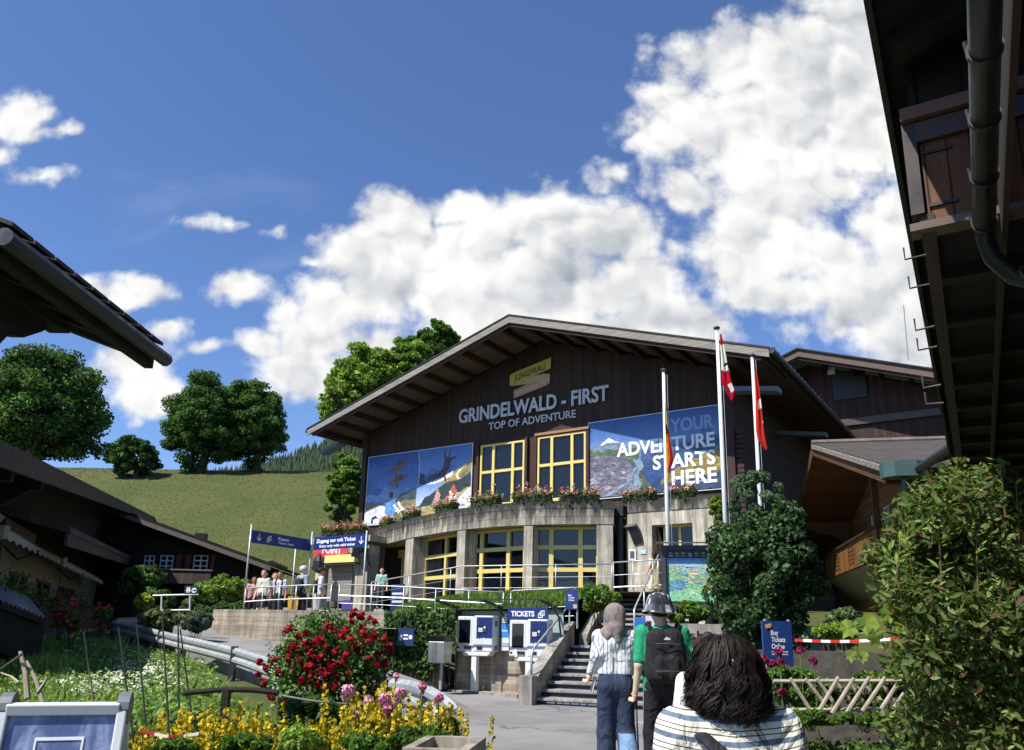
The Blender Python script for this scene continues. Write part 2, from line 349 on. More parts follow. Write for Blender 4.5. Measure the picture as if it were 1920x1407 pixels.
class MB:
    def __init__(s, col=None): s.v = []; s.f = []; s.c = []; s.col = col
    def add(s, vs, fs, col=None):
        n = len(s.v); s.v += [tuple(q) for q in vs]; s.f += [tuple(i+n for i in f) for f in fs]
        s.c += [col or s.col or (1, 1, 1)]*len(fs); return s
    def bx(s, x0, x1, y0, y1, z0, z1, col=None):
        return s.add([(x0,y0,z0),(x1,y0,z0),(x1,y1,z0),(x0,y1,z0),(x0,y0,z1),(x1,y0,z1),(x1,y1,z1),(x0,y1,z1)],
                     [(0,3,2,1),(4,5,6,7),(0,1,5,4),(1,2,6,5),(2,3,7,6),(3,0,4,7)], col)
    def box(s, c, sz, M=None, col=None):
        h = Vector(sz)/2; vs = []
        for k in ((-1,-1,-1),(1,-1,-1),(1,1,-1),(-1,1,-1),(-1,-1,1),(1,-1,1),(1,1,1),(-1,1,1)):
            q = Vector((k[0]*h.x, k[1]*h.y, k[2]*h.z)); q = M @ q if M else q; vs.append(q+Vector(c))
        return s.add(vs, [(0,3,2,1),(4,5,6,7),(0,1,5,4),(1,2,6,5),(2,3,7,6),(3,0,4,7)], col)
    def beam(s, a, b, w, h, up=(0, 0, 1), col=None):
        a = Vector(a); b = Vector(b); d = (b-a).normalized(); x = d.cross(Vector(up))
        if x.length < 1e-4: x = d.cross(Vector((1, 0, 0)))
        x.normalize(); u = x.cross(d); x *= w/2; u *= h/2
        return s.add([a-x-u, a+x-u, a+x+u, a-x+u, b-x-u, b+x-u, b+x+u, b-x+u],
                     [(0,1,2,3),(7,6,5,4),(0,4,5,1),(1,5,6,2),(2,6,7,3),(3,7,4,0)], col)
    def quad(s, a, b, c, d, col=None): return s.add([a, b, c, d], [(0, 1, 2, 3)], col)
    def poly(s, pts, col=None): return s.add(pts, [tuple(range(len(pts)))], col)
    def prism(s, pts, d, col=None):
        d = Vector(d); n = len(pts); pts = [Vector(p) for p in pts]
        return s.add(pts+[p+d for p in pts], [tuple(reversed(range(n))), tuple(range(n, 2*n))]+[(i, (i+1) % n, n+(i+1) % n, n+i) for i in range(n)], col)
    def tube(s, pts, r, n=8, cap=True, col=None, sq=1.0):
        pts = [Vector(p) for p in pts]; m = len(pts); rs = r if isinstance(r, (list, tuple)) else [r]*m
        ring = []; px = None
        for i, p in enumerate(pts):
            t = (pts[min(i+1, m-1)]-pts[max(i-1, 0)]).normalized()
            if px is None:
                px = t.cross(Vector((0, 0, 1)))
                if px.length < .05: px = t.cross(Vector((0, 1, 0)))
            px = (px - t*px.dot(t)).normalized(); py = t.cross(px)
            ring.append([p+(px*math.cos(2*math.pi*k/n)+py*math.sin(2*math.pi*k/n)*sq)*rs[i] for k in range(n)])
        vs = [q for rg in ring for q in rg]; fs = []
        for i in range(m-1):
            for k in range(n):
                fs.append((i*n+k, i*n+(k+1) % n, (i+1)*n+(k+1) % n, (i+1)*n+k))
        if cap: fs += [tuple(reversed(range(n))), tuple(range((m-1)*n, m*n))]
        return s.add(vs, fs, col)
    def lathe(s, prof, c=(0, 0, 0), n=16, col=None):
        c = Vector(c); vs = []; fs = []; m = len(prof)
        for (r, z) in prof:
            for k in range(n): vs.append(c+Vector((r*math.cos(2*math.pi*k/n), r*math.sin(2*math.pi*k/n), z)))
        for i in range(m-1):
            for k in range(n): fs.append((i*n+k, i*n+(k+1) % n, (i+1)*n+(k+1) % n, (i+1)*n+k))
        fs += [tuple(reversed(range(n))), tuple(range((m-1)*n, m*n))]
        return s.add(vs, fs, col)
    def text(s, t, o, x, y, w=None, h=None, dep=0.0, bold=0.0, col=None, sp=1.0):
        """lettering: lower left corner o, along x, up y, fitted to width w and/or capital height h"""
        vs, fs = text_geo(t, bold, sp); x = Vector(x).normalized(); y = Vector(y).normalized(); o = Vector(o)
        x0 = min(v[0] for v in vs); x1 = max(v[0] for v in vs); capy = .7
        sy = h/capy if h else w/(x1-x0); sx = w/(x1-x0) if w else sy
        pts = [o+x*((v[0]-x0)*sx)+y*(v[1]*sy) for v in vs]; nrm = x.cross(y)
        if not dep: return s.add(pts, fs, col)
        n = len(pts); s.add([p+nrm*dep for p in pts]+pts, fs, col)
        # side walls along boundary edges
        ed = {}
        for f in fs:
            for i in range(len(f)):
                a, b = f[i], f[(i+1) % len(f)]; ed[(a, b)] = 1
        base = len(s.v)-2*n
        for (a, b) in ed:
            if (b, a) not in ed: s.f.append((base+b, base+a, base+n+a, base+n+b)); s.c.append(col or s.col or (1, 1, 1))
        return s
    def build(s, name, m, parent=None, smooth=False, world=False, bevel=0.0, own=None):
        vs = s.v; loc = (0, 0, 0)
        if parent is not None and world:
            iv = frame_mat(parent).inverted(); vs = [tuple(iv @ Vector(q)) for q in vs]
        if parent is None:
            a = np.array(vs); loc = own or ((a[:,0].min()+a[:,0].max())/2, (a[:,1].min()+a[:,1].max())/2, a[:,2].min())
            vs = (a-np.array(loc)).tolist()
        me = bpy.data.meshes.new(name); me.from_pydata([tuple(q) for q in vs], [], s.f)
        if any(c != (1, 1, 1) for c in s.c):
            at = me.attributes.new('Col', 'FLOAT_COLOR', 'FACE'); at.data.foreach_set('color', np.array([(*c[:3], 1) for c in s.c], dtype=np.float32).ravel())
        me.materials.append(m); me.update()
        if smooth: me.polygons.foreach_set('use_smooth', [True]*len(me.polygons))
        o = bpy.data.objects.new(name, me); COL.objects.link(o)
        if parent is not None: o.parent = parent
        else: o.location = loc
        if bevel:
            bm = o.modifiers.new('bevel', 'BEVEL'); bm.width = bevel; bm.segments = 2; bm.limit_method = 'ANGLE'
        return o
def struct(mb, name, m, smooth=False, kind='structure', own=(0, 0, 0)):
    o = mb.build(name, m, None, smooth, own=own); o['kind'] = kind; return o

# ------------------------------------------------------------------ numpy meshes (leaves, surfaces)
def np_mesh(name, V, Fq, m, cols=None, parent=None, loc=None, smooth=False):
    V = np.asarray(V, dtype=np.float32); Fq = np.asarray(Fq, dtype=np.int32)
    if parent is None:
        if loc is None: loc = ((V[:,0].min()+V[:,0].max())/2, (V[:,1].min()+V[:,1].max())/2, V[:,2].min())
        V = V-np.array(loc, dtype=np.float32)
    k = Fq.shape[1]; nf = len(Fq)
    me = bpy.data.meshes.new(name); me.vertices.add(len(V)); me.vertices.foreach_set('co', V.ravel())
    me.loops.add(nf*k); me.loops.foreach_set('vertex_index', Fq.ravel())
    me.polygons.add(nf); me.polygons.foreach_set('loop_start', np.arange(nf, dtype=np.int32)*k)
    try: me.polygons.foreach_set('loop_total', np.full(nf, k, dtype=np.int32))
    except Exception: pass
    me.update(calc_edges=True); me.validate()
    if cols is not None:
        at = me.attributes.new('Col', 'FLOAT_COLOR', 'FACE'); c = np.ones((nf, 4), dtype=np.float32); c[:, :3] = cols; at.data.foreach_set('color', c.ravel())
    if smooth: me.polygons.foreach_set('use_smooth', np.ones(nf, dtype=bool))
    me.materials.append(m)
    o = bpy.data.objects.new(name, me); COL.objects.link(o)
    if parent is not None: o.parent = parent
    else: o.location = loc
    return o
def unit(a): return a/np.maximum(np.linalg.norm(a, axis=-1, keepdims=True), 1e-9)
def leaf_geo(rng, c, nrm, size, wid=.5, fold=.18, along=None, jit=.6):
    """one folded leaf (two triangles' worth, as two quads collapsed to one bent quad) per point"""
    n = len(c); nrm = unit(nrm+rng.normal(0, jit, (n, 3)))
    a = rng.normal(0, 1, (n, 3)) if along is None else along+rng.normal(0, .35, (n, 3))
    a = unit(a-nrm*(a*nrm).sum(1, keepdims=True)); b = np.cross(nrm, a)
    s = np.asarray(size).reshape(-1, 1)*np.ones((n, 1)); h = s*fold
    V = np.stack([c-a*s*.5, c+b*s*wid*.5-a*s*.05+nrm*h, c+a*s*.5-nrm*h*.6, c-b*s*wid*.5-a*s*.05+nrm*h], 1).reshape(-1, 3)
    Fq = np.arange(n*4).reshape(n, 4); return V, Fq
def lance_geo(rng, c, nrm, size, wid=.36, along=None, jit=.6):
    """pointed leaf with a folded midrib and a drooping tip: eight triangles each"""
    n = len(c); nrm = unit(nrm+rng.normal(0, jit, (n, 3))); a = rng.normal(0, 1, (n, 3)) if along is None else along+rng.normal(0, .35, (n, 3))
    a = unit(a-nrm*(a*nrm).sum(1, keepdims=True)); b = np.cross(nrm, a); s = np.asarray(size).reshape(-1, 1)*np.ones((n, 1)); w_ = s*wid*.5; dr = s*rng.uniform(.02, .22, (n, 1))
    B_ = c-a*s*.5; m1 = c-a*s*.14-nrm*s*.05; m2 = c+a*s*.18-nrm*(s*.05+dr*.35); tip = c+a*s*.5-nrm*dr; f = nrm*s*.07
    V = np.stack([B_, m1+b*w_+f, m1, m1-b*w_+f, m2+b*w_*.8+f, m2, m2-b*w_*.8+f, tip], 1).reshape(-1, 3)
    T_ = np.array([[0, 1, 2], [0, 2, 3], [1, 4, 5], [1, 5, 2], [2, 5, 6], [2, 6, 3], [4, 7, 5], [5, 7, 6]]); Fq = (np.arange(n)[:, None, None]*8+T_[None]).reshape(-1, 3); return V, Fq
def palette(rng, n, cols, var=.25):
    cols = np.array(cols); k = rng.integers(0, len(cols), n); return np.clip(cols[k]*(1+rng.normal(0, var, (n, 1))), .004, 1)
def merge(gs):
    Vs = []; Fs = []; Cs = []; o = 0
    for (V, Fq, Cc) in gs:
        Vs.append(V); Fs.append(Fq+o); Cs.append(Cc); o += len(V)
    return np.concatenate(Vs), np.concatenate(Fs), np.concatenate(Cs)

# ------------------------------------------------------------------ implicit surfaces for bodies, stones, cloth
def surfnet(fn, lo, hi, res):
    lo = np.array(lo, float); hi = np.array(hi, float); n = np.maximum(((hi-lo)/res).astype(int)+2, 4)
    ax = [lo[i]+np.arange(n[i])*res for i in range(3)]
    G = np.stack(np.meshgrid(*ax, indexing='ij'), -1); val = fn(G.reshape(-1, 3)).reshape(n)
    ins = val < 0; cnt = np.zeros(n-1, int); pos = np.zeros((*(n-1), 3)); w = np.zeros(n-1)
    sl = lambda d: tuple(slice(d[i], n[i]-1+d[i]) for i in range(3))
    cor = [(i, j, k) for i in (0, 1) for j in (0, 1) for k in (0, 1)]
    for c in cor: cnt += ins[sl(c)]
    act = (cnt > 0) & (cnt < 8)
    for c in cor:
        for a in range(3):
            if c[a]: continue
            d = list(c); d[a] = 1; d = tuple(d)
            v0 = val[sl(c)]; v1 = val[sl(d)]; x = (v0 < 0) != (v1 < 0)
            t = np.where(x, v0/np.where(np.abs(v0-v1) < 1e-12, 1e-12, v0-v1), 0)
            q = np.zeros((*(n-1), 3)); q[...] = c; q[..., a] = t
            pos += np.where(x[..., None], q, 0); w += x
    idx = np.full(n-1, -1); idx[act] = np.arange(act.sum())
    ijk = np.stack(np.nonzero(act), -1); V = lo+(ijk+pos[act]/w[act][:, None])*res
    Fs = []
    for a in range(3):
        b, c = (a+1) % 3, (a+2) % 3
        s0 = [slice(1, n[i]-1) for i in range(3)]; s0[a] = slice(0, n[a]-1); s1 = list(s0); s1[a] = slice(1, n[a])
        x = (ins[tuple(s0)] != ins[tuple(s1)]); e = np.stack(np.nonzero(x), -1)
        if not len(e): continue
        for i in range(3):
            if i != a: e[:, i] += 1
        flip = ins[e[:, 0], e[:, 1], e[:, 2]]
        def cell(db, dc):
            q = e.copy(); q[:, b] += db; q[:, c] += dc; return idx[q[:, 0], q[:, 1], q[:, 2]]
        Q = np.stack([cell(-1, -1), cell(0, -1), cell(0, 0), cell(-1, 0)], 1)
        Q[~flip] = Q[~flip][:, ::-1]; Fs.append(Q)
    Fq = np.concatenate(Fs); return V, Fq[(Fq >= 0).all(1)]
def caps_sdf(caps, k=.03):
    """smooth union of tapered capsules (a, b, ra, rb[, squash_y])"""
    def fn(Pp):
        acc = None
        for cp in caps:
            a, b = np.array(cp[0], float), np.array(cp[1], float); ra, rb = cp[2], cp[3]; q = Pp
            if len(cp) > 4:
                m = (a+b)/2; q = Pp.copy(); s = cp[4]
                q[:, 1] = m[1]+(q[:, 1]-m[1])/s; a = a.copy(); b = b.copy(); a[1] = m[1]+(a[1]-m[1])/s; b[1] = m[1]+(b[1]-m[1])/s
            ab = b-a; L = max((ab*ab).sum(), 1e-9); h = np.clip(((q-a)@ab)/L, 0, 1)
            d = np.linalg.norm(q-a-h[:, None]*ab, axis=1)-(ra+h*(rb-ra))
            if acc is None: acc = d
            else:
                hh = np.maximum(k-np.abs(acc-d), 0)/k; acc = np.minimum(acc, d)-hh*hh*k*.25
        return acc
    return fn
def caps_bounds(caps, pad=.05):
    A = np.array([list(c[0]) for c in caps]+[list(c[1]) for c in caps], float); r = max(max(c[2], c[3]) for c in caps)+pad
    return A.min(0)-r, A.max(0)+r
# ------------------------------------------------------------------ shared materials
M_boards = mat('dark_boards', C('#3a271c'), .75, fn=planks(.16, 0, .35, 9))
M_logs = mat('dark_logs', C('#38251c'), .75, fn=planks(.17, 2, .3, 8))
M_soffit = mat('soffit_boards', C('#5a4a3c'), .8, fn=planks(.20, 1, .2, 7))
M_beam = mat('dark_beam', C('#2c211b'), .8, nz=(5, .35), st=(1, .3, 3), bump=.3)
M_fascia = mat('weathered_fascia', C('#8f877c'), .8, nz=(3.5, .5), st=(.35, 1, 6), bump=.4, bscale=20)
M_black = mat('black_metal', C('#1c1b1c'), .5, nz=(8, .2))
M_darkmetal = mat('dark_metal', C('#3a3c3e'), .5, metal=.3, nz=(6, .25))
M_yellow = mat('yellow_paint', C('#e6d27c', .88), .5, nz=(6, .08), bump=.05)
M_redwood = mat('red_brown_wood', C('#3b1f1a'), .7, nz=(9, .35), st=(1, 1, .2), bump=.2)
M_glass = glassmat('window_glass')
M_conc = mat('parapet_concrete', C('#b3ab9a', .85), .85, fn=concrete(top=5.72, stain=.5))
M_conc2 = mat('column_concrete', C('#bdb4a2', .9), .85, fn=concrete(stain=.38))
M_board_conc = mat('board_formed_concrete', C('#b5a995', .85), .9, fn=concrete(boards=.115, stain=.3, rust=.35))
M_galv = mat('galvanised_steel', C('#b2b7b9'), .42, metal=.35, nz=(7, .15))
M_white = mat('white_paint', C('#e6e6e4', .9), .35, nz=(5, .04))
M_navy = mat('navy_panel', C('#1d3273'), .4, nz=(4, .08))
M_print = mat('printed_panel', (1, 1, 1), .35, attr=True, nz=(4.5, .12))
M_paint = mat('painted', (1, 1, 1), .45, attr=True, nz=(9, .06))
M_cloth = mat('cloth', (1, 1, 1), .85, attr=True, nz=(14, .10), fn=fold_fn)
M_leaf = leafmat('leaves', .36, .6, .22)
M_petal = leafmat('petals', .22, .6, .2)
M_letter = mat('letter_metal', C('#c9ccd0'), .4, nz=(6, .1))
M_textw = mat('white_lettering', C('#f4f4f2', .95), .4)

# ------------------------------------------------------------------ main station: gabled timber hall
BX = -hdir(-1300); BY = Vector((-BX.y, BX.x, 0)); B0 = P(1375, 900, 26); B0.z = 0; BRZ = math.atan2(BX.y, BX.x)
def bhit(px, py, yl): q = PN(px, py, B0+BY*yl, BY)-B0; return Vector((q.dot(BX), yl, q.z))
def bz(px, py, z): q = PZ(px, py, z)-B0; return Vector((q.dot(BX), q.dot(BY), z))
def bw(x, y, z): return B0+BX*x+BY*y+Vector((0, 0, z))
st = thing('station_hall', 'wide dark timber cable car station with a gabled roof behind the concrete rotunda', 'station building', B0, BRZ)
XL, XR, XRID = -17.5, 0.1, -7.74; ZE, ZR = 10.25, 13.46; EL, ER = -18.74, 2.14; YF, YB = -2.5, 24
def roofz(x): return ZR-(ZR-ZE)*((XRID-x)/(XRID-EL) if x < XRID else (x-XRID)/(ER-XRID))
w = MB()
w.add([(XL,0,2),(XR,0,2),(XR,0,roofz(XR)-.3),(XRID,0,ZR-.3),(XL,0,roofz(XL)-.3)], [(0,1,2,3,4)])
w.build('gable_wall', M_boards, st)
w = MB(); w.quad((XL,YB,2),(XL,0,2),(XL,0,roofz(XL)-.3),(XL,YB,roofz(XL)-.3)); w.quad((XR,0,2),(XR,YB,2),(XR,YB,roofz(XR)-.3),(XR,0,roofz(XR)-.3))
w.add([(XL,YB,2),(XR,YB,2),(XR,YB,roofz(XR)-.3),(XRID,YB,ZR-.3),(XL,YB,roofz(XL)-.3)], [(4,3,2,1,0)])
w.build('side_walls', M_logs, st)
for x in (XL+.1, XR-.1): cb = MB(); cb.bx(x-.13, x+.13, -.14, .1, 2, roofz(x)-.42); cb.build('corner_post', M_redwood, st)
cb = MB()
for k in range(20): cb.bx(XR+.02, XR+.30, -.02, .2, 5.0+k*.17, 5.0+k*.17+.14)
c_ = cb.build('log_ends', M_redwood, st); c_['kind'] = 'stuff'
def slope_prism(m, x0, x1, zo0, zo1, y0, y1):
    m.prism([(x0, y0, roofz(x0)+zo1), (x1, y0, roofz(x1)+zo1), (x1, y0, roofz(x1)+zo0), (x0, y0, roofz(x0)+zo0)], (0, y1-y0, 0))
rf = MB()
for a, b in ((EL, XRID), (XRID, ER)): slope_prism(rf, a, b, -.055, 0, YF-.06, YB)
ro = rf.build('roof', M_black, st)
sf = MB()
for a, b in ((EL+.1, XRID), (XRID, ER-.1)): slope_prism(sf, a, b, -.19, -.13, YF+.1, YB)
sf.build('soffit', M_soffit, ro)
fa = MB(); slope_prism(fa, EL+.02, XRID, -.34, -.058, YF-.03, YF+.03); slope_prism(fa, XRID, ER-.02, -.34, -.058, YF-.03, YF+.03)
fa.build('fascia', M_fascia, ro)
fa = MB(); slope_prism(fa, EL+.3, XRID, -.47, -.345, YF+.05, YF+.11); slope_prism(fa, XRID, ER-.3, -.47, -.345, YF+.05, YF+.11)
fa.build('inner_fascia', M_redwood, ro)
for i in range(11):
    x = EL+.55+i*1.0
    if x > XRID-.3: break
    pb = MB(); pb.bx(x-.07, x+.07, YF+.12, 0.4, roofz(x)-.42, roofz(x)-.2); pb.build('rafter', M_beam, ro)
for i in range(10):
    x = XRID+.55+i*1.0
    if x > ER-.2: break
    pb = MB(); pb.bx(x-.07, x+.07, YF+.12, 0.4, roofz(x)-.42, roofz(x)-.2); pb.build('rafter', M_beam, ro)
for x in (EL-.06, ER+.06):
    g = MB(); g.tube([(x, YF, ZE-.12), (x, YB, ZE-.12)], .1, 8); g.build('gutter', M_darkmetal, ro)
sn = MB()
for k in range(52): sn.bx(ER-.12, ER+.1, YF+.2+k*.5, YF+.3+k*.5, ZE-.02, ZE+.045)
sn = sn.build('snow_guards', M_darkmetal, ro); sn['kind'] = 'stuff'
for (xa, za, xb, zb, y) in ((XL, 9.62, EL+.15, 9.28, -1.5), (XR, 9.5, ER-.1, 9.2, -1.2), (XR, 9.5, ER-.1, 9.2, 5.6), (XR, 9.5, ER-.1, 9.2, 12)):
    br = MB(); br.beam((xa, y, za), (xb, y, zb), .5, .16, col=C('#53616c')); br.build('eave_bracket', M_paint, st)
# upper windows
def window_grid(root, o, ux, W_, H_, xs, zs, fr=.075, dep=.10, name='window', fm=None, back=.07):
    """frame + bars + glass in the vertical plane through o along ux; xs, zs = bar centres as fractions"""
    ux = Vector(ux).normalized(); uy = Vector((-ux.y, ux.x, 0)); o = Vector(o); M = Matrix((ux, uy, (0, 0, 1))).transposed()
    f = MB()
    def b(x0, x1, z0, z1, d0, d1): c = o+ux*((x0+x1)/2)+uy*((d0+d1)/2)+Vector((0, 0, (z0+z1)/2)); f.box(c, (x1-x0, d1-d0, z1-z0), M)
    b(0, fr, 0, H_, 0, dep); b(W_-fr, W_, 0, H_, 0, dep); b(fr, W_-fr, 0, fr*1.2, 0, dep); b(fr, W_-fr, H_-fr, H_, 0, dep)
    for x in xs: b(x*W_-fr*.75, x*W_+fr*.75, fr*1.2, H_-fr, .004, dep-.004)
    px = [fr]+[v for x in xs for v in (x*W_-fr*.75, x*W_+fr*.75)]+[W_-fr]
    for z in zs:
        for i in range(0, len(px), 2): b(px[i], px[i+1], z*H_-fr*.7, z*H_+fr*.7, .01, dep-.01)
    fo = f.build(name, fm or M_yellow, root)
    g = MB(); q = [o+uy*back, o+ux*W_+uy*back]; h = Vector((0, 0, H_)); g.quad(q[0], q[1], q[1]+h, q[0]+h); g.build('pane', M_glass, fo)
    return fo
rec = MB()
rec.bx(-10.9, -5.4, -.02, .0, 6.2, 9.2); rec.build('window_surround', M_redwood, st)
window_grid(st, (-10.66, -.14, 6.3), (1, 0, 0), 2.2, 2.72, (.30, .74), (.57, .06), .08, .11, back=.08)
window_grid(st, (-7.83, -.14, 6.3), (1, 0, 0), 2.18, 2.75, (.30, .72), (.57, .06), .08, .11, back=.08)
for x in (-10.8, -8.38, -7.93, -5.57):
    p = MB(); p.bx(x-.06, x+.06, -.17, -.03, 6.0, 9.12); p.build('window_post', M_redwood, st)
tb = MB(); tb.bx(-7.95, -5.5, -.2, -.025, 9.10, 9.2, C('#9a7452')); tb.build('window_head', M_paint, st)
# letters on the gable
sg = thing('gable_lettering', 'pale metal letters in two lines mounted on the dark timber gable', 'sign', bw(-8.3, -.05, 9.7), BRZ)
t = MB(); t.text('GRINDELWALD - FIRST', (-11.92, -.06, 10.17), (1, 0, 0), (0, 0, 1), 7.25, .60, .05, .022); t.v = [tuple(wl(sg, bw(*q))) for q in t.v]; t.build('upper_line', M_letter, sg)
t = MB(); t.text('TOP OF ADVENTURE', (-10.32, -.06, 9.67), (1, 0, 0), (0, 0, 1), 4.2, .31, .03, .010); t.v = [tuple(wl(sg, bw(*q))) for q in t.v]; t.build('lower_line', M_letter, sg)
lg = thing('ribbon_logo_sign', 'folded yellow and pink ribbon shaped sign at the top of the gable', 'sign', bw(-8.3, -.05, 10.9), BRZ)
def lgb(m, name, mt): m.v = [tuple(wl(lg, bw(*q))) for q in m.v]; return m.build(name, mt, lg)
Y1 = -.10
m = MB(); m.prism([(-9.30,Y1,11.92),(-9.1,Y1,12.0),(-7.28,Y1,12.36),(-7.30,Y1,11.9),(-8.1,Y1,11.70),(-9.28,Y1,11.46)], (0,.05,0), C('#c3b455')); lgb(m, 'upper_band', M_paint)
m = MB(); m.prism([(-9.28,Y1+.01,11.455),(-8.1,Y1+.01,11.69),(-7.62,Y1+.01,11.72),(-7.34,Y1+.01,11.66),(-7.33,Y1+.01,11.35),(-8.45,Y1+.01,11.40)], (0,.05,0), C('#c2a274')); lgb(m, 'fold', M_paint)
m = MB(); m.prism([(-9.10,Y1+.02,11.22),(-8.45,Y1+.02,11.395),(-7.33,Y1+.02,11.345),(-7.36,Y1+.02,11.28),(-7.5,Y1+.02,11.2),(-9.08,Y1+.02,10.88)], (0,.05,0), C('#b98a72')); lgb(m, 'lower_band', M_paint)
tl = Vector((1, 0, .19)); m = MB(C('#2a2a10')); m.text('JUNGFRAU', (-9.06, Y1-.012, 11.60), tl, (0, 0, 1), 1.55, .27, 0, .01); lgb(m, 'upper_text', M_paint)
m = MB(C('#e6cdb9')); m.text('TOP OF EUROPE', (-9.0, Y1+.008, 10.98), (1, 0, .20), (0, 0, 1), 1.5, .15, 0, .004); lgb(m, 'lower_text', M_paint)

# ------------------------------------------------------------------ posters (flat printed panels)
def poster_root(name, label, x0, x1, z0, z1):
    o = thing(name, label, 'poster', bw((x0+x1)/2, -.06, z0), BRZ); W_ = x1-x0; H_ = z1-z0
    b = MB(); b.bx(-W_/2-.03, W_/2+.03, -.02, .02, -.03, H_+.03); b.build('panel', M_white, o); return o, W_, H_
def vnoise(rng, U, V, f):
    n = int(f)+3; g = rng.random((n, n)); x = U*f; y = V*f; i = np.clip(x.astype(int), 0, n-2); j = np.clip(y.astype(int), 0, n-2); a = x-i; b = y-j; a = a*a*(3-2*a); b = b*b*(3-2*b)
    return (g[i, j]*(1-a)+g[i+1, j]*a)*(1-b)+(g[i, j+1]*(1-a)+g[i+1, j+1]*a)*b-.5
class PIC:
    """a printed photograph: colour areas in 0..1 picture coordinates, broken up by fine print texture, one small face per dot"""
    def __init__(s, W_, H_, y=-.024): s.W = W_; s.H = H_; s.y = y; s.ops = []; s.m = MB()
    def p(s, pts, col): s.ops.append((pts, C(col), None)); return s
    def grad(s, u0, u1, v0, v1, c0, c1, n=10): s.ops.append(([(u0, v0), (u1, v0), (u1, v1), (u0, v1)], C(c0), (C(c1), v0, v1))); return s
    def text(s, t, u, v, w, h, col, bold=.02): s.m.text(t, ((u-.5)*s.W, s.y-.012, v*s.H), (1, 0, 0), (0, 0, 1), w*s.W if w else None, h*s.H, 0, bold, C(col)); return s
    def ridge(s, rng, u0, u1, vb, f, col, n=24, amp=.02):
        us = np.linspace(u0, u1, n); return s.p([(u0, vb)]+[(u, f(u)+rng.normal(0, amp)) for u in us]+[(u1, vb)], col)
    def speck(s, rng, n, u0, u1, v0, v1, cols, size=.02, cond=None):
        for _ in range(n):
            u, v = rng.uniform(u0, u1), rng.uniform(v0, v1)
            if cond and not cond(u, v): continue
            a = rng.uniform(.3, 1)*size; b = rng.uniform(.15, .5)*size; t = rng.uniform(-.6, .6); s.p([(u+q*math.cos(t), v+q*math.sin(t)*1.5+r) for q, r in ((-a, 0), (0, -b), (a, 0), (0, b))], cols[rng.integers(len(cols))])
        return s
    def finish(s, root, seed, nx=230, u0=0.0, u1=1.0, warp=.016, name='picture', dx=0.0, dz=0.0):
        rng = np.random.default_rng(seed); ny = int(nx*s.H/s.W); U, V = np.meshgrid((np.arange(nx)+.5)/nx, (np.arange(ny)+.5)/ny, indexing='ij'); asp = s.W/s.H
        wu = sum(vnoise(rng, U, V, f)*warp*9/f**.9 for f in (9, 22, 55)); wv = sum(vnoise(rng, U, V, f)*warp*9/f**.9*asp for f in (9, 22, 55)); Uw = U+wu; Vw = V+wv; im = np.zeros((nx, ny, 3))
        for pts, col, g in s.ops:
            P_ = np.array(pts); lo = P_.min(0)-.03; hi = P_.max(0)+.03; small = (hi-lo).max() < .16 or g; X, Y = (U, V) if g else ((U+Uw)/2, (V+Vw)/2) if small else (Uw, Vw); ins = np.zeros(U.shape, bool); n = len(P_)
            for i in range(n):
                x0, y0 = P_[i]; x1, y1 = P_[(i+1) % n]
                if y0 == y1: continue
                c = (y0 > Y) != (y1 > Y); ins ^= c & (X < (x1-x0)*(Y-y0)/(y1-y0)+x0)
            if g: t = np.clip((V-g[1])/(g[2]-g[1]), 0, 1)[..., None]; cc = np.array(col)*(1-t)+np.array(g[0])*t; im[ins] = cc[ins]
            else:
                tex = 1+(vnoise(rng, Uw, Vw, 30)*.5+vnoise(rng, U, V, 90)*.55)[..., None]; im[ins] = (np.array(col)*tex)[ins]
        im = np.clip(im*(1+(vnoise(rng, U, V, 14)*.14)[..., None]), .003, 1)
        gx = (np.arange(nx+1)/nx-.5)*s.W+dx; gz_ = np.arange(ny+1)/ny*s.H+dz; GX, GZ = np.meshgrid(gx, gz_, indexing='ij'); Vv = np.stack([GX, np.full_like(GX, s.y), GZ], -1).reshape(-1, 3); I = np.arange((nx+1)*(ny+1)).reshape(nx+1, ny+1)
        Fq = np.stack([I[:-1, :-1], I[1:, :-1], I[1:, 1:], I[:-1, 1:]], -1).reshape(-1, 4); o = np_mesh(name, Vv, Fq, M_print, im.reshape(-1, 3), root)
        if s.m.f: s.m.build('slogan', M_paint, root)
        return o
rng = np.random.default_rng(5)
pl, W_, H_ = poster_root('adventure_photo_poster', 'four picture poster of flyers, a climber and hikers left of the yellow upper windows', -17.16, -11.15, 6.03, 9.19)
q = PIC(W_, H_)
q.grad(0, .515, .38, 1, '#5a86c4', '#23489a'); q.grad(.515, 1, .5, 1, '#7aa0d4', '#4067ae')
q.p([(0,.40),(0,.66),(.03,.72),(.10,.58),(.18,.44),(.24,.40)], '#3d62a4'); q.p([(.06,.5),(.03,.72),(.1,.58)], '#53769f')
q.p([(.12,.43),(.2,.52),(.26,.46),(.36,.50),(.515,.47),(.515,.40),(.12,.38)], '#7794c6')
q.p([(0,.55),(.515,.93),(.515,.925),(0,.545)], '#1f3f7c'); q.p([(0,.62),(.515,.98),(.515,.977),(0,.615)], '#1f3f7c')
gl = '#6d4a38'; q.p([(.20,.72),(.27,.83),(.33,.90),(.42,.93),(.38,.83),(.30,.75)], gl); q.p([(.27,.83),(.33,.90),(.42,.93),(.36,.87)], '#46352b'); q.p([(.22,.55),(.30,.66),(.38,.70),(.42,.66),(.36,.60),(.31,.50),(.30,.55)], '#7c5040'); q.p([(.29,.60),(.35,.68),(.40,.67),(.34,.60)], '#3d2d29'); q.p([(.28,.72),(.29,.72),(.31,.62),(.30,.62)], '#2a2a33')
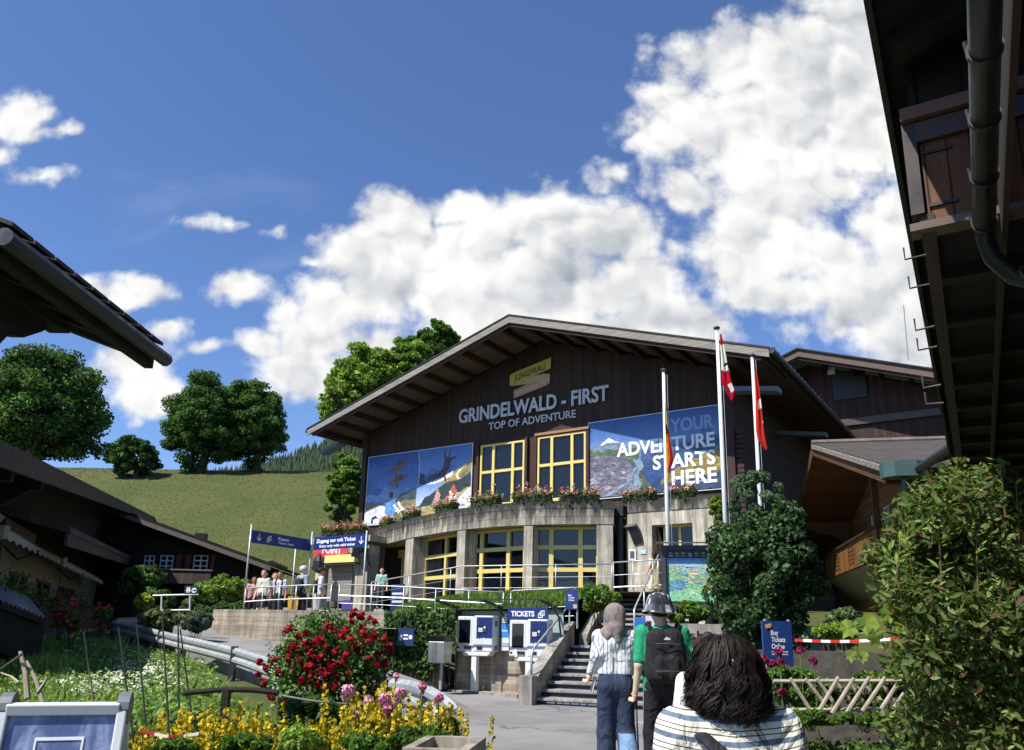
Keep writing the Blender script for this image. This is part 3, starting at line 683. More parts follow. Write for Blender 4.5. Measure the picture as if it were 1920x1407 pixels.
q.speck(rng, 40, .22, .41, .52, .9, ['#a06a4a', '#3a2c28', '#c08a60'], .018, lambda u, v: abs(v-(.72+(u-.3)*1.1)) < .09 or abs(v-(.6+(u-.3)*.6)) < .06)
q.p([(.515,.52),(.515,.70),(.58,.64),(.66,.60),(.66,.50)], '#24333a'); q.p([(.56,.62),(.64,.74),(.72,.68),(.8,.78),(.86,.70),(.86,.52),(.6,.52)], '#54709e'); q.p([(.60,.62),(.68,.66),(.8,.60),(.8,.54),(.6,.54)], '#32465e')
q.p([(.515,.50),(.7,.52),(.85,.66),(.83,.58),(.74,.50),(.6,.44),(.515,.44)], '#e6e6ea'); q.p([(.62,.44),(.8,.56),(1,.80),(1,.40),(.7,.40)], '#a08a56'); q.p([(.78,.42),(.9,.6),(1,.68),(1,.42)], '#86784c'); q.p([(.86,.45),(.875,.55),(.86,.60),(.95,.72),(.96,.72),(.885,.60),(.9,.54),(.88,.45)], '#d9d2b8')
pe = '#4a2c36'; q.p([(.745,.98),(.755,.98),(.765,.86),(.79,.88),(.80,.98),(.81,.98),(.80,.84),(.86,.86),(.87,.84),(.81,.78),(.80,.66),(.77,.60),(.775,.48),(.755,.52),(.75,.62),(.70,.58),(.66,.50),(.65,.53),(.69,.64),(.74,.70),(.75,.80)], pe)
q.p([(.515,1),(.52,1),(.52,.36),(.515,.36)], '#c8ccd8'); q.grad(0, .505, .17, .42, '#7d8f78', '#8aa2c8', 6); q.grad(.505, 1, .17, .5, '#c8d2e2', '#6d8fc4', 6)
q.p([(0,.42),(.06,.44),(.2,.36),(.3,.30),(.3,.22),(0,.22)], '#6f8fbf'); q.p([(.24,.24),(.34,.40),(.44,.45),(.505,.46),(.505,.24)], '#3d4a48'); q.p([(.28,.26),(.40,.30),(.505,.30),(.505,.2),(.28,.2)], '#7e7b56')
q.p([(0,.32),(.18,.30),(.24,.24),(.505,.22),(.505,0),(0,0)], '#6a6c4a'); q.p([(0,.0),(0,.22),(.14,.27),(.28,.2),(.3,0)], '#dcdce2'); q.p([(.2,.22),(.505,.24),(.505,.2),(.26,.16)], '#a49a66')
q.p([(.505,.18),(.62,.34),(.76,.47),(.86,.52),(1,.60),(1,.40),(.88,.36),(.76,.27),(.64,.2)], '#33403a'); q.p([(.505,.0),(.505,.17),(.65,.2),(.8,.30),(1,.42),(1,0)], '#b49f66'); q.p([(.74,0),(.82,.14),(.98,.40),(1,.40),(1,0)], '#d8d6d8'); q.p([(.9,0),(1,.2),(1,0)], '#b6a25e')
q.p([(.2,.14),(.21,.33),(.25,.38),(.27,.33),(.31,.28),(.30,.14),(.25,.10)], '#5f8ecb'); q.p([(.235,.37),(.235,.44),(.265,.45),(.28,.41),(.265,.37)], '#2a2a30'); q.p([(.27,.25),(.29,.27),(.42,.05),(.40,.04)], '#e8e8ee'); q.p([(.31,.28),(.33,.29),(.46,.09),(.44,.08)], '#e8e8ee'); q.p([(.3,.16),(.31,.18),(.4,.2),(.4,.18)], '#e8e8ee'); q.p([(.06,.02),(.08,.12),(.12,.14),(.15,.08),(.12,.1),(.09,.08),(.08,.02)], '#2c2c34')
q.p([(.66,.20),(.67,.33),(.695,.40),(.72,.34),(.73,.2)], '#c79a94'); q.p([(.68,.38),(.70,.44),(.715,.40)], '#a86b4c'); q.p([(.80,.22),(.81,.36),(.84,.42),(.87,.36),(.88,.22)], '#e2cfc4'); q.p([(.82,.38),(.85,.47),(.88,.38),(.86,.30)], '#b0583a')
q.finish(pl, 1)
pr, W_, H_ = poster_root('slogan_poster', 'panorama poster with big white slogan right of the yellow upper windows', -5.54, -.27, 6.37, 9.34)
q = PIC(W_, H_)
q.grad(0, 1, .55, 1, '#6b90c8', '#2d5399', 12)
q.ridge(rng, .30, 1, .3, lambda u: .60+.10*math.sin(u*9)*(u > .5)+.04*math.sin(u*23), '#48628f', 30, .012)
q.ridge(rng, 0, .42, .3, lambda u: .66+.08*max(0, 1-abs(u-.17)/.14), '#78889a', 16, .008); q.p([(.08,.66),(.16,.76),(.19,.73),(.24,.68),(.17,.70)], '#e8ecf2')
q.ridge(rng, 0, .40, .2, lambda u: .62-.05*u, '#4f5f48', 20, .01); q.ridge(rng, .36, 1, .0, lambda u: .50-.10*math.sin(u*5), '#34507c', 24, .012)
q.p([(0,0),(0,.56),(.12,.55),(.30,.50),(.37,.30),(.34,.12),(.25,0)], '#6d6a74')
q.speck(rng, 170, 0, .33, .02, .54, ['#8d8a94', '#4f4d58', '#5c5a64', '#a3a0a8'], .035, lambda u, v: v < .55-.1*u)
q.p([(.25,0),(.35,.16),(.38,.34),(.36,.46),(.42,.44),(.44,.30),(.42,.12),(.36,0)], '#7f91a4'); q.p([(.10,0),(.30,.18),(.36,.36),(.375,.36),(.33,.18),(.15,0)], '#8496aa')
q.p([(.40,.0),(.40,.30),(.46,.42),(.56,.30),(.66,.0)], '#4a5648'); q.p([(.42,.34),(.52,.44),(.62,.36),(.7,.0),(.5,0)], '#31497a')
q.ridge(rng, .55, 1, 0, lambda u: .16+.34*((u-.55)/.45)**.8, '#8c7a3c', 26, .015); q.speck(rng, 120, .6, 1, .08, .48, ['#a8924a', '#6d6a38', '#b89c50', '#55603c'], .03, lambda u, v: v < .14+.34*max(0, (u-.55)/.45)**.8)
q.p([(.5,0),(.56,.13),(.75,.17),(1,.20),(1,0)], '#3a4a66'); q.p([(.78,.1),(.9,.14),(.9,.13),(.8,.09)], '#8ea2c0'); q.p([(.20,.92),(.215,.93),(.22,.90),(.20,.89)], '#6a3c4c'); 
q.text('YOUR', .635, .74, .31, .16, '#8ea6d4', .03); q.text('ADVENTURE', .225, .515, .72, .165, '#f2f4f8', .03); q.text('STARTS', .50, .30, .445, .165, '#f6f6f8', .03); q.text('HERE', .635, .085, .315, .17, '#f8f8f8', .03)  # first word greyed: the roof's shadow put into its lettering colour
q.finish(pr, 2)

# ------------------------------------------------------------------ concrete rotunda in front of the hall
ARC = [(-17.6,.95),(-17.3,.5),(-15.0,-1.05),(-12.47,-2.42),(-10.85,-3.1),(-9.09,-3.7),(-7.41,-3.97),(-6.01,-3.93),(-4.56,-3.56),(-3.13,-2.86)]
def catmull(pts, n=6):
    out = []; m = len(pts)
    for i in range(m-1):
        p0, p1, p2, p3 = (np.array(pts[max(i-1, 0)]), np.array(pts[i]), np.array(pts[i+1]), np.array(pts[min(i+2, m-1)]))
        for k in range(n):
            t = k/n; out.append(tuple(.5*((2*p1)+(-p0+p2)*t+(2*p0-5*p1+4*p2-p3)*t*t+(-p0+3*p1-3*p2+p3)*t**3)))
    out.append(tuple(pts[-1])); return out
ARCS = catmull(ARC)
def offset(poly, d):
    out = []
    for i, p in enumerate(poly):
        a = Vector(poly[max(i-1, 0)]); b = Vector(poly[min(i+1, len(poly)-1)]); t = (b-a).normalized(); out.append((p[0]-t.y*d, p[1]+t.x*d))
    return out
def wallstrip(m, a, b, z0, z1):
    n = len(a)
    for i in range(n-1):
        m.quad((*a[i], z0), (*a[i+1], z0), (*a[i+1], z1), (*a[i], z1)); m.quad((*b[i+1], z0), (*b[i], z0), (*b[i], z1), (*b[i+1], z1))
        m.quad((*a[i], z1), (*a[i+1], z1), (*b[i+1], z1), (*b[i], z1)); m.quad((*a[i+1], z0), (*a[i], z0), (*b[i], z0), (*b[i+1], z0))
    for i in (0, n-1): m.quad((*a[i], z0), (*a[i], z1), (*b[i], z1), (*b[i], z0))
rt = thing('concrete_rotunda', 'curved grey concrete pavilion with tall yellow framed windows', 'pavilion', B0, BRZ)
IN = offset(ARCS, .35)
for z0, z1, d in ((4.95, 5.2, 0.0), (5.215, 5.47, .012), (5.485, 5.73, .0)):
    m = MB(); wallstrip(m, offset(ARCS, d), IN, z0, z1); m.build('parapet_band', M_conc, rt)
m = MB(); wallstrip(m, offset(ARCS, .03), IN, 4.97, 5.70); m.build('parapet_core', M_conc2, rt)
m = MB(); n = len(ARCS); back = [(x, -.06) for x, y in IN]
for i in range(n-1): m.quad((*IN[i], 5.3), (*IN[i+1], 5.3), (*back[i+1], 5.3), (*back[i], 5.3)); m.quad((*IN[i+1], 4.98), (*IN[i], 4.98), (*back[i], 4.98), (*back[i+1], 4.98))
m.build('flat_roof', M_conc2, rt)
def arcat(px, d=0.0):
    """plan point of the outline seen above photo column px, d metres inside it"""
    best = None; poly = offset(ARCS, d) if d else ARCS
    for i in range(len(poly)-1):
        for k in range(12):
            t = k/12; x = poly[i][0]*(1-t)+poly[i+1][0]*t; y = poly[i][1]*(1-t)+poly[i+1][1]*t
            wv = bw(x, y, 4.0)-CAMP; c = CAM_R.transposed() @ wv; u = CX+F_PX*c.x/-c.z; e = abs(u-px)
            if best is None or e < best[0]: best = (e, x, y, (poly[i+1][0]-poly[i][0], poly[i+1][1]-poly[i][1]))
    return best
FLOOR = 2.6
for pa, pb in ((693, 703), (758, 773), (856, 871), (981, 998), (1119, 1150)):
    a = arcat(pa, .02); b = arcat(pb, .02); A = Vector((a[1], a[2], 0)); Bv = Vector((b[1], b[2], 0)); u = (Bv-A).normalized(); v = Vector((-u.y, u.x, 0))
    m = MB(); L = (Bv-A).length; M = Matrix((u, v, (0, 0, 1))).transposed(); m.box((A+Bv)/2+v*.31+Vector((0, 0, (1.8+4.948)/2)), (L, .62, 4.948-1.8), M); m.build('column', M_conc2, rt, bevel=.012)
for i, (pa, pb) in enumerate(((774, 860), (873, 985), (1001, 1123))):
    a = arcat(pa, .50); b = arcat(pb, .50); A = Vector((a[1], a[2], 2.35 if i == 0 else 2.55)); Bv = Vector((b[1], b[2], A.z))
    window_grid(rt, A, Bv-A, (Bv-A).length, 4.94-A.z, (.27, .72), (.40, .71, .07), .10, .12, back=.09)
a = arcat(700, .9); b = arcat(754, .9); A = Vector((a[1], a[2], 1.9)); Bv = Vector((b[1], b[2], 1.9))
window_grid(rt, A, Bv-A, (Bv-A).length, 2.9, (.12, .62), (.92,), .12, .12, name='entrance_door', back=.09)
m = MB(C('#cdb96a')); 
for i in range(n-1):
    if ARCS[i][0] < -3.2: m.quad((*offset(ARCS, .36)[i+1], 4.965), (*offset(ARCS, .36)[i], 4.965), (*offset(ARCS, 2.0)[i], 4.965), (*offset(ARCS, 2.0)[i+1], 4.965))
m.build('porch_ceiling', M_paint, rt)
# ------------------------------------------------------------------ concrete entrance block on the right
eb = thing('concrete_entrance', 'square concrete entrance block with a dark doorway beside the curved pavilion', 'entrance', B0, BRZ)
x0, x1, yf = -2.85, 0.12, -2.42
d0 = bhit(1222, 985, yf); d1 = bhit(1298, 985, yf); ztop = d0.z
m = MB(); m.bx(x0, x1, yf, -.1, 5.36, 5.72); m.build('parapet', M_conc, eb, bevel=.01)
m = MB(); m.bx(x0+.02, x1-.02, yf+.03, -.1, 5.31, 5.36); m.build('groove', M_conc2, eb)
m = MB(); m.bx(x0, d0.x, yf+.005, yf+.6, 2.0, 5.31); m.bx(d1.x, x1, yf+.005, yf+.6, 2.0, 5.31); m.bx(d0.x, d1.x, yf+.005, yf+.6, ztop, 5.31); m.bx(x1-.3, x1-.001, yf+.6, -.1, 2, 5.31); m.build('wall', M_conc2, eb)
m = MB(); m.bx(x0-.3, x0, yf+.5, yf+.9, 2.0, 5.6); m.build('recess_wall', M_conc2, eb)
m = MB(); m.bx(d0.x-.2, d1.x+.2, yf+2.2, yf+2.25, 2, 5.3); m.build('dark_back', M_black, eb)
window_grid(eb, (d0.x+.25, yf+.35, 2.6), (1, 0, 0), d1.x-d0.x-.25, ztop-2.6, (.5,), (), .06, .08, name='doorway', back=.05)
def tb_box(name, m_, px0, px1, py0, py1, y0, y1):
    a = bhit(px0, py1, y0); b = bhit(px1, py0, y0); m = MB(); m.bx(a.x, b.x, y0, y1, a.z, b.z); return m, a, b
m, a, b = tb_box('x', None, 1179, 1192, 1030, 1051, yf-.04, yf); m.build('door_panel', M_white, eb); m = MB(C('#55584f')); m.bx(a.x+.05, b.x-.05, yf-.05, yf-.038, a.z+.06, b.z-.06); m.build('door_panel_screen', M_paint, eb)
m, a, b = tb_box('x', None, 1201, 1211, 1031, 1039, yf-.02, yf); m.col = C('#b9cfe6'); m.c = [m.col]*len(m.c); m.build('notice', M_paint, eb)
wlp = MB(); a = bhit(1183, 985, yf-.35); b = bhit(1197, 1019, yf-.05); wlp.beam((a.x, yf-.30, a.z), (b.x, yf-.02, b.z), .32, .07, (0, 1, .2)); wlp.beam((a.x-.02, yf-.32, a.z), (b.x-.12, yf, (a.z+b.z)/2+.1), .36, .1, (0, 1, .2)); wlp.build('wall_lamp', M_darkmetal, eb)
dp = MB(); a = bhit(1164, 1000, yf+.25)
dp.tube([(a.x, yf+.2, 5.5), (a.x, yf+.2, 2.6)], .11, 10); dp.bx(a.x-.22, a.x+.22, yf-.02, yf+.42, 5.28, 5.62)
o = dp.build('rain_pipe', M_darkmetal, None, own=tuple(bw(a.x, yf+.2, 2.6))) if False else None
dpo = thing('rain_pipe', 'dark square headed rain pipe in the gap between the two concrete fronts', 'drainpipe', bw(a.x, yf+.2, 2.6), BRZ)
for vs_, nm in ((dp, 'pipe'),): vs_.v = [tuple(wl(dpo, bw(*q))) for q in vs_.v]; vs_.build(nm, M_darkmetal, dpo)
# ------------------------------------------------------------------ terrain
def sstep(a, b, x): t = np.clip((x-a)/(b-a), 0, 1); return t*t*(3-2*t)
def gz(x, y):
    """ground level of the one big terrain sheet"""
    x = np.asarray(x, float); y = np.asarray(y, float)
    z = np.zeros(np.broadcast(x, y).shape)
    bank = sstep(-2.0, -4.5, x)*sstep(4.5, 21, y)*.66+sstep(-5, -12, x)*sstep(9, 22, y)*.22       # garden bank on the left
    right = sstep(3.2, 6.0, x)*sstep(11, 22, y)*2.2# raised ground behind the map board
    hill = sstep(40, 95, y)*18.7*sstep(60, -5, x)
    z = np.maximum(np.maximum(bank, right), 0)+hill
    z = z+np.where(y > 92, -(y-92)*.05, 0)*sstep(60, -5, x)
    z = z+.25*np.sin(x*.13+1)*np.sin(y*.11)*sstep(30, 45, y)
    return z
xs = np.unique(np.concatenate([np.linspace(-3000, -80, 14), np.linspace(-80, -16, 40), np.linspace(-16, 12, 113), np.linspace(12, 80, 40), np.linspace(80, 3000, 14)]))
ys = np.unique(np.concatenate([np.linspace(-400, -10, 10), np.linspace(-10, 34, 133), np.linspace(34, 130, 90), np.linspace(130, 3000, 16)]))
Xg, Yg = np.meshgrid(xs, ys, indexing='ij'); Zg = gz(Xg, Yg)
Zg = np.where(Yg > 130, np.maximum(Zg, 12), Zg)-.02
V = np.stack([Xg, Yg, Zg], -1).reshape(-1, 3); I = np.arange(len(V)).reshape(len(xs), len(ys))
Fq = np.stack([I[:-1, :-1], I[1:, :-1], I[1:, 1:], I[:-1, 1:]], -1).reshape(-1, 4)
M_meadow = mat('meadow', C('#6c7d2e', .36), .95, fn=ground_fn(C('#838539', .36), C('#5a7028', .34), .12, 2.6))
gr = np_mesh('ground', V, Fq, M_meadow, loc=(0, 0, 0), smooth=True); gr['kind'] = 'structure'
M_asph = mat('asphalt', C('#959390', .86), .95, fn=asphalt_fn)
def pzz(y): return .012+.15*math.exp(-((y-7.0)/3.0)**2)
pz = MB(); PY = [-3, 0, 2, 3.5, 5, 6, 7, 8, 9, 10, 11, 12, 14, 16, 18, 20.3]
def px_l(y): return float(np.interp(y, [-3, 5, 8, 10.6, 14.3, 17.2, 20.3], [-1.15, -1.0, -.75, -1.0, -2.0, -3.2, -2.8]))
def px_r(y): return float(np.interp(y, [-3, 3, 6.5, 9, 12, 17.5, 18.4], [6, 5.5, 2.6, 2.75, 3.1, 3.7, 3.6]))
for y0, y1 in zip(PY[:-1], PY[1:]):
    for i in range(8):
        q = [(px_l(y)+(px_r(y)-px_l(y))*k/8, y, pzz(y)*(0 if k in (0, 8) and False else 1)) for y, k in ((y0, i), (y0, i+1), (y1, i+1), (y1, i))]; pz.quad(*q)
    for fx in (px_l, px_r):
        a, b = (y0, y1) if fx is px_r else (y1, y0); pz.quad((fx(a), a, -.1), (fx(b), b, -.1), (fx(b), b, pzz(b)), (fx(a), a, pzz(a)))
struct(pz, 'plaza', M_asph)
road = [(-1.9, 13.6, -.10), (-3.3, 15.2, .42), (-5.4, 17.8, .80), (-7.6, 21.2, 1.22), (-9.8, 25.5, 1.55), (-11.5, 30, 1.9)]
rd = MB(); L_ = [Vector(p) for p in road]
for i in range(len(L_)-1):
    def side(j):
        t = (L_[min(j+1, len(L_)-1)]-L_[max(j-1, 0)]); t.z = 0; t.normalize(); nn = Vector((-t.y, t.x, 0)); return L_[j]+nn*1.25+Vector((0, 0, .03)), L_[j]-nn*1.9+Vector((0, 0, .03))
    a, b = side(i); c, d = side(i+1); rd.quad(b, d, c, a)
    lp = Vector((0, 0, -1.2)); rd.quad(a, c, c+lp, a+lp)
struct(rd, 'ramp_road', M_asph)

# ------------------------------------------------------------------ vegetation builders
GREENS = [C('#5d7c33', .9), C('#4c6e2d', .9), C('#6f8e3d', .9), C('#436331', .9)]
DARKG = [C('#55723f', .88), C('#486538', .88), C('#64824a', .88), C('#3b5530', .88)]
LIGHTG = [C('#8fa84a', .85), C('#7a9740', .85), C('#a2b45c', .85), C('#678438', .85)]
def lobes(rng, c, r, n, spread=.75, size=(.30, .5), flat=1.0):
    out = []; c = np.array(c, float); r = np.array(r, float)
    for _ in range(n):
        d = unit(rng.normal(0, 1, 3)); k = spread*rng.uniform(.45, 1)**.5; p = c+d*r*k; s = rng.uniform(*size)*min(r); out.append((p, np.array([s, s, s*flat])))
    return out
def crown_lobes(rng, c, r, n, size=(.07, .16), flat=.6):
    out = []; c = np.array(c, float); r = np.array(r, float)
    while len(out) < n:
        d = unit(rng.normal(0, 1, 3)); k = rng.uniform(.25, 1)**.45
        if d[2] < -.55 and rng.random() < .6: continue
        lump = 1+.10*math.sin(d[0]*5+d[2]*4+c[0])+.08*math.sin(d[1]*7+d[2]*6+1)
        p = c+d*r*k*lump*.93; s = rng.uniform(*size)*(r.prod())**(1/3); out.append((p, np.array([s*rng.uniform(.9, 1.5), s*rng.uniform(.9, 1.5), s*flat])))
    return out
def lobe_leaves(rng, L, n, size, cols, out=.55, up=.35, wid=.55, var=.22, shell=.35, jit=.55):
    w = np.array([l[1].prod()**(2/3) for l in L]); w /= w.sum(); k = rng.choice(len(L), n, p=w)
    P0 = np.array([l[0] for l in L])[k]; R0 = np.array([l[1] for l in L])[k]
    d = unit(rng.normal(0, 1, (n, 3))); rad = 1-shell*rng.random((n, 1))**1.6
    c = P0+d*R0*rad; nrm = d*out+np.array([0, 0, up]); tone = rng.normal(1, .20, len(L))[k][:, None]
    V, Fq = leaf_geo(rng, c, nrm, size*rng.uniform(.65, 1.3, n), wid, jit=jit); return V, Fq, np.clip(palette(rng, n, cols, var)*tone, .004, 1)
def limb_mesh(m, rng, base, L, r0, trunk_h, n_l=34):
    b = Vector(base); top = b+Vector((rng.normal(0, .2), rng.normal(0, .2), trunk_h)); m.tube([b, b+(top-b)*.5+Vector((rng.normal(0, .1), rng.normal(0, .1), 0)), top], [r0*1.25, r0, r0*.85], 9)
    ks = rng.choice(len(L), min(n_l, len(L)), replace=False)
    for k in ks:
        e = Vector(L[k][0]); mid = top.lerp(e, .5)+Vector((0, 0, (e-top).length*.06)); s = b.lerp(top, rng.uniform(.75, 1)); m.tube([s, mid, e], [r0*.5, r0*.28, r0*.07], 6)
        for _ in range(2):
            q = Vector(L[rng.integers(len(L))][0]); 
            if (q-e).length < (top-b).length*1.3: m.tube([mid, mid.lerp(q, .6), q], [r0*.2, r0*.12, r0*.04], 5)
M_bark = mat('bark', C('#4d4238'), .9, nz=(6, .4), st=(1, 1, .25), bump=.6, bscale=18)
def tree(name, label, base, crown_c, crown_r, seed, n=16000, nl=60, leaf=.42, cols=GREENS, trunk=.4, group=None, size=(.24, .4), th=None, lift=.35, spread=.85):
    rng = np.random.default_rng(seed); t = thing(name, label, 'tree', base, 0, group)
    b = np.array(base, float); c = np.array(crown_c, float)-b
    L = crown_lobes(rng, c, crown_r, nl*3, (.10, .22), .75)
    V, Fq, Cc = lobe_leaves(rng, L, int(n*2.3), leaf*.56, cols, out=.4, wid=.75, up=.35, shell=.95, jit=1.0)
    np_mesh('crown', V, Fq, M_leaf, Cc, t)
    m = MB(); limb_mesh(m, rng, (0, 0, -.3), L, trunk, th or c[2]-crown_r[2]*lift); m.build('trunk', M_bark, t, smooth=True); return t
def bush(name, label, base, r, seed, n=3500, nl=24, leaf=.10, cols=GREENS, cat='bush', group=None, stems=True, wid=.55, size=(.28, .45), zc=None, spread=.72, up=.35, rz=0):
    rng = np.random.default_rng(seed); t = thing(name, label, cat, base, rz, group); c = np.array([0, 0, zc if zc is not None else r[2]*.95])
    L = lobes(rng, c, r, nl, spread, size, .9)
    V, Fq, Cc = lobe_leaves(rng, L, n, leaf, cols, wid=wid, up=up)
    V[:, 2] = np.maximum(V[:, 2], .01); np_mesh('foliage', V, Fq, M_leaf, Cc, t)
    if stems:
        m = MB()
        for k in range(min(9, nl)):
            e = Vector(L[k][0]); m.tube([(rng.normal(0, r[0]*.12), rng.normal(0, r[1]*.12), -.05), e*.5+Vector((0, 0, .05)), e], [.022*r[2]+.004, .014*r[2]+.003, .004], 5)
        m.build('stems', M_bark, t, smooth=True)
    t['_L'] = 0; del t['_L']; return t, L, rng
def blades(rng, pts, h, cols, w=.012, bend=.35, var=.25):
    """upright grass or stalk blades: bent two-piece strips"""
    n = len(pts); a = rng.uniform(0, 2*np.pi, n); d = np.stack([np.cos(a), np.sin(a), np.zeros(n)], 1); s = np.stack([-np.sin(a), np.cos(a), np.zeros(n)], 1)
    hh = (h*rng.uniform(.55, 1.25, n))[:, None]; ww = (w*rng.uniform(.7, 1.3, n))[:, None]; up = np.array([[0, 0, 1.]]); bb = (bend*rng.uniform(.2, 1, n))[:, None]
    p0 = pts; p1 = pts+up*hh*.55+d*hh*bb*.25; p2 = pts+up*hh*(1-.25*bb)+d*hh*bb
    V = np.stack([p0-s*ww, p0+s*ww, p1+s*ww*.8, p1-s*ww*.8, p2+s*ww*.1, p2-s*ww*.1], 1).reshape(-1, 3)
    o = np.arange(n)[:, None]*6; Fq = np.concatenate([o+np.array([[0, 1, 2, 3]]), o+np.array([[3, 2, 4, 5]])], 1).reshape(-1, 4); c = palette(rng, n, cols, var); return V, Fq, np.repeat(c, 2, 0)
def stuff(name, gs, m=None):
    V, Fq, Cc = merge(gs); o = np_mesh(name, V, Fq, m or M_leaf, Cc); o['kind'] = 'stuff'; return o

def ground_hit(px, py, lift=0.0):
    d = ray(px, py); t = 3.0
    for _ in range(600):
        p = CAMP+d*t
        if p.z <= float(gz(p.x, p.y))+lift: break
        t += .08
    return p
# ------------------------------------------------------------------ hill: far wood, maples, meadow grass
rng = np.random.default_rng(11)
fm = MB(); 
mx = np.linspace(-600, 700, 60); ridge = [(x, 900, 40) for x in mx]
M_forest = mat('forest_floor', C('#33462f', .5), .95, nz=(.03, .3))
def fz(x): return 176+4*math.sin(x*.03)-.30*max(0, -190-x)-.2*max(0, x+60)
for i in range(59):
    a, b = mx[i], mx[i+1]; fm.quad((a, 640, 0), (b, 640, 0), (b, 760, fz(b)), (a, 760, fz(a))); fm.quad((a, 760, fz(a)), (b, 760, fz(b)), (b, 1400, 60), (a, 1400, 60))
struct(fm, 'wooded_mountain', M_forest)
n = 6500; px_ = rng.uniform(-330, -20, n); f = rng.random(n)**.55; py_ = 640+120*f; pz_ = np.array([fz(x) for x in px_])*f
hh = rng.uniform(9, 17, n); r_ = hh*.2; gs = []
Vc = []; Fc = []
for ring in range(5):
    a = 2*np.pi*ring/5
cone = np.array([[math.cos(2*math.pi*k/6), math.sin(2*math.pi*k/6), 0] for k in range(6)]+[[0, 0, 1]])
Vc = (cone[None]*np.stack([r_, r_, hh], 1)[:, None]+np.stack([px_, py_, pz_-1], 1)[:, None]).reshape(-1, 3)
o_ = np.arange(n)[:, None, None]*7; tri = np.array([[k, (k+1) % 6, 6, 6] for k in range(6)])[:, :3]
Fc = (o_+tri[None]).reshape(-1, 3); cc = np.repeat(palette(rng, n, [C('#41583d', .6), C('#364d38', .6), C('#4d6442', .6)], .2), 6, 0)
fo = np_mesh('spruce_wood', Vc, Fc, M_leaf, cc); fo['kind'] = 'stuff'
def on_hill(px, Y): q = P(px, 900, Y); return q.x, Y, float(gz(q.x, Y))
def crown_at(px, py, Y): return P(px, py, Y)
k = 1/1450
def hill_tree(label, px, base_y, Y, cx, cy, rx, ry, seed, **kw):
    c = P(cx, cy, Y); b = (P(px, base_y, Y).x, Y, float(gz(P(px, base_y, Y).x, Y))); s = Y*k
    return tree('maple_tree', label, b, c, (rx*s, rx*s*.85, ry*s), seed, **kw)
G_ = 'maple trees along the crest of the meadow'
hill_tree('tall round topped maple, left half of the close pair on the meadow crest', 375, 890, 84, 382, 792, 68, 104, 21, n=30000, nl=90, leaf=.46, cols=DARKG+GREENS[:2], group=G_, trunk=.45)
hill_tree('tall broad maple, right half of the close pair on the meadow crest', 480, 890, 86, 474, 800, 66, 96, 22, n=30000, nl=90, leaf=.46, cols=DARKG+GREENS[:2], group=G_, trunk=.45)
hill_tree('small round maple left of the close pair on the meadow crest', 255, 892, 80, 253, 858, 48, 44, 23, n=11000, nl=50, leaf=.42, cols=DARKG, group=G_, trunk=.28)
hill_tree('big loose crowned maple behind the left chalet roofs', 60, 905, 50, 78, 768, 122, 128, 24, n=26000, nl=120, leaf=.40, cols=DARKG+GREENS[:1], group=G_, trunk=.5, size=(.13, .24), spread=.98)
G2 = 'leafy trees behind the station roof'
hill_tree('pale green ash tree rising over the left slope of the station roof', 690, 900, 56, 690, 722, 72, 88, 25, n=18000, nl=60, leaf=.44, cols=LIGHTG, group=G2, trunk=.4)
hill_tree('pale green ash tree in the middle behind the station roof', 780, 900, 58, 768, 700, 62, 74, 26, n=16000, nl=50, leaf=.44, cols=LIGHTG+GREENS[2:3], group=G2, trunk=.4)
hill_tree('darker rounded ash tree nearest the ridge of the station roof', 830, 900, 62, 818, 654, 56, 54, 27, n=14000, nl=45, leaf=.44, cols=GREENS, group=G2, trunk=.4)
hill_tree('thin young ash with open twigs at the left end of the station roof', 630, 900, 50, 622, 762, 26, 46, 28, n=1500, nl=34, leaf=.36, cols=LIGHTG, group=G2, trunk=.14, size=(.2, .34), spread=1.0)
hill_tree('bushy green tree beside the left wall of the station hall', 645, 1000, 46, 648, 920, 34, 78, 29, n=12000, nl=40, leaf=.34, cols=LIGHTG+GREENS, group=G2, trunk=.25)
# meadow grass
n = 40000; gx = rng.uniform(-52, 6, n); gy = rng.uniform(40, 97, n); pts = np.stack([gx, gy, gz(gx, gy)-.03], 1)
stuff('meadow_grass', [blades(rng, pts, .10, [C('#788838', .36), C('#6c8034', .36), C('#84863c', .36), C('#627830', .36)], .03, .6, .06)])
# ------------------------------------------------------------------ terrace, retaining wall, grass bank
def flatpoly(name, pts, z, m): b = MB(); b.poly([(x, y, z) for x, y in pts]); return struct(b, name, m)
M_pave = mat('terrace_paving', C('#a7a19a', .7), .9, fn=ground_fn(C('#98928a', .7), C('#b1aba2', .7), .6, 30))
b = MB(); b.add([(-8.4,22.2,1.5),(-7.6,21.6,1.5),(-3.0,19.5,1.5),(-3.6,24,1.62),(-5.2,30,2.2),(-7,36,2.3),(-12,36,2.3),(-10,27,1.7)], [(0,1,2,3,7),(7,3,4,5,6)]); struct(b, 'left_terrace', M_pave)
b = MB(); b.poly([(1.95,21.9,2.6),(4.7,21.0,2.6),(9.5,23.5,2.6),(6.9,26.5,2.6),(0,31,2.6),(-2,27,2.6),(1.0,24.2,2.6)]); struct(b, 'upper_terrace', M_pave)
tw = [(-8.75,26.0),(-8.6,23.6),(-8.35,22.5),(-7.9,21.75),(-7.2,21.3),(-6,20.9),(-4.6,21.0),(-3.2,20.85),(-1.9,20.4)]
tw = catmull(tw, 4); m = MB(); wallstrip(m, tw, offset(tw, -.0), 0, 1.92) if False else None
ta = tw; tb_ = offset(tw, -.3)
wallstrip(m, tb_, ta, -.2, 1.92)
o = m.build('retaining_wall', M_board_conc, None, own=(-6, 20.9, 0)); tag(o, 'curved board marked concrete retaining wall under the railing of the left terrace', 'wall')
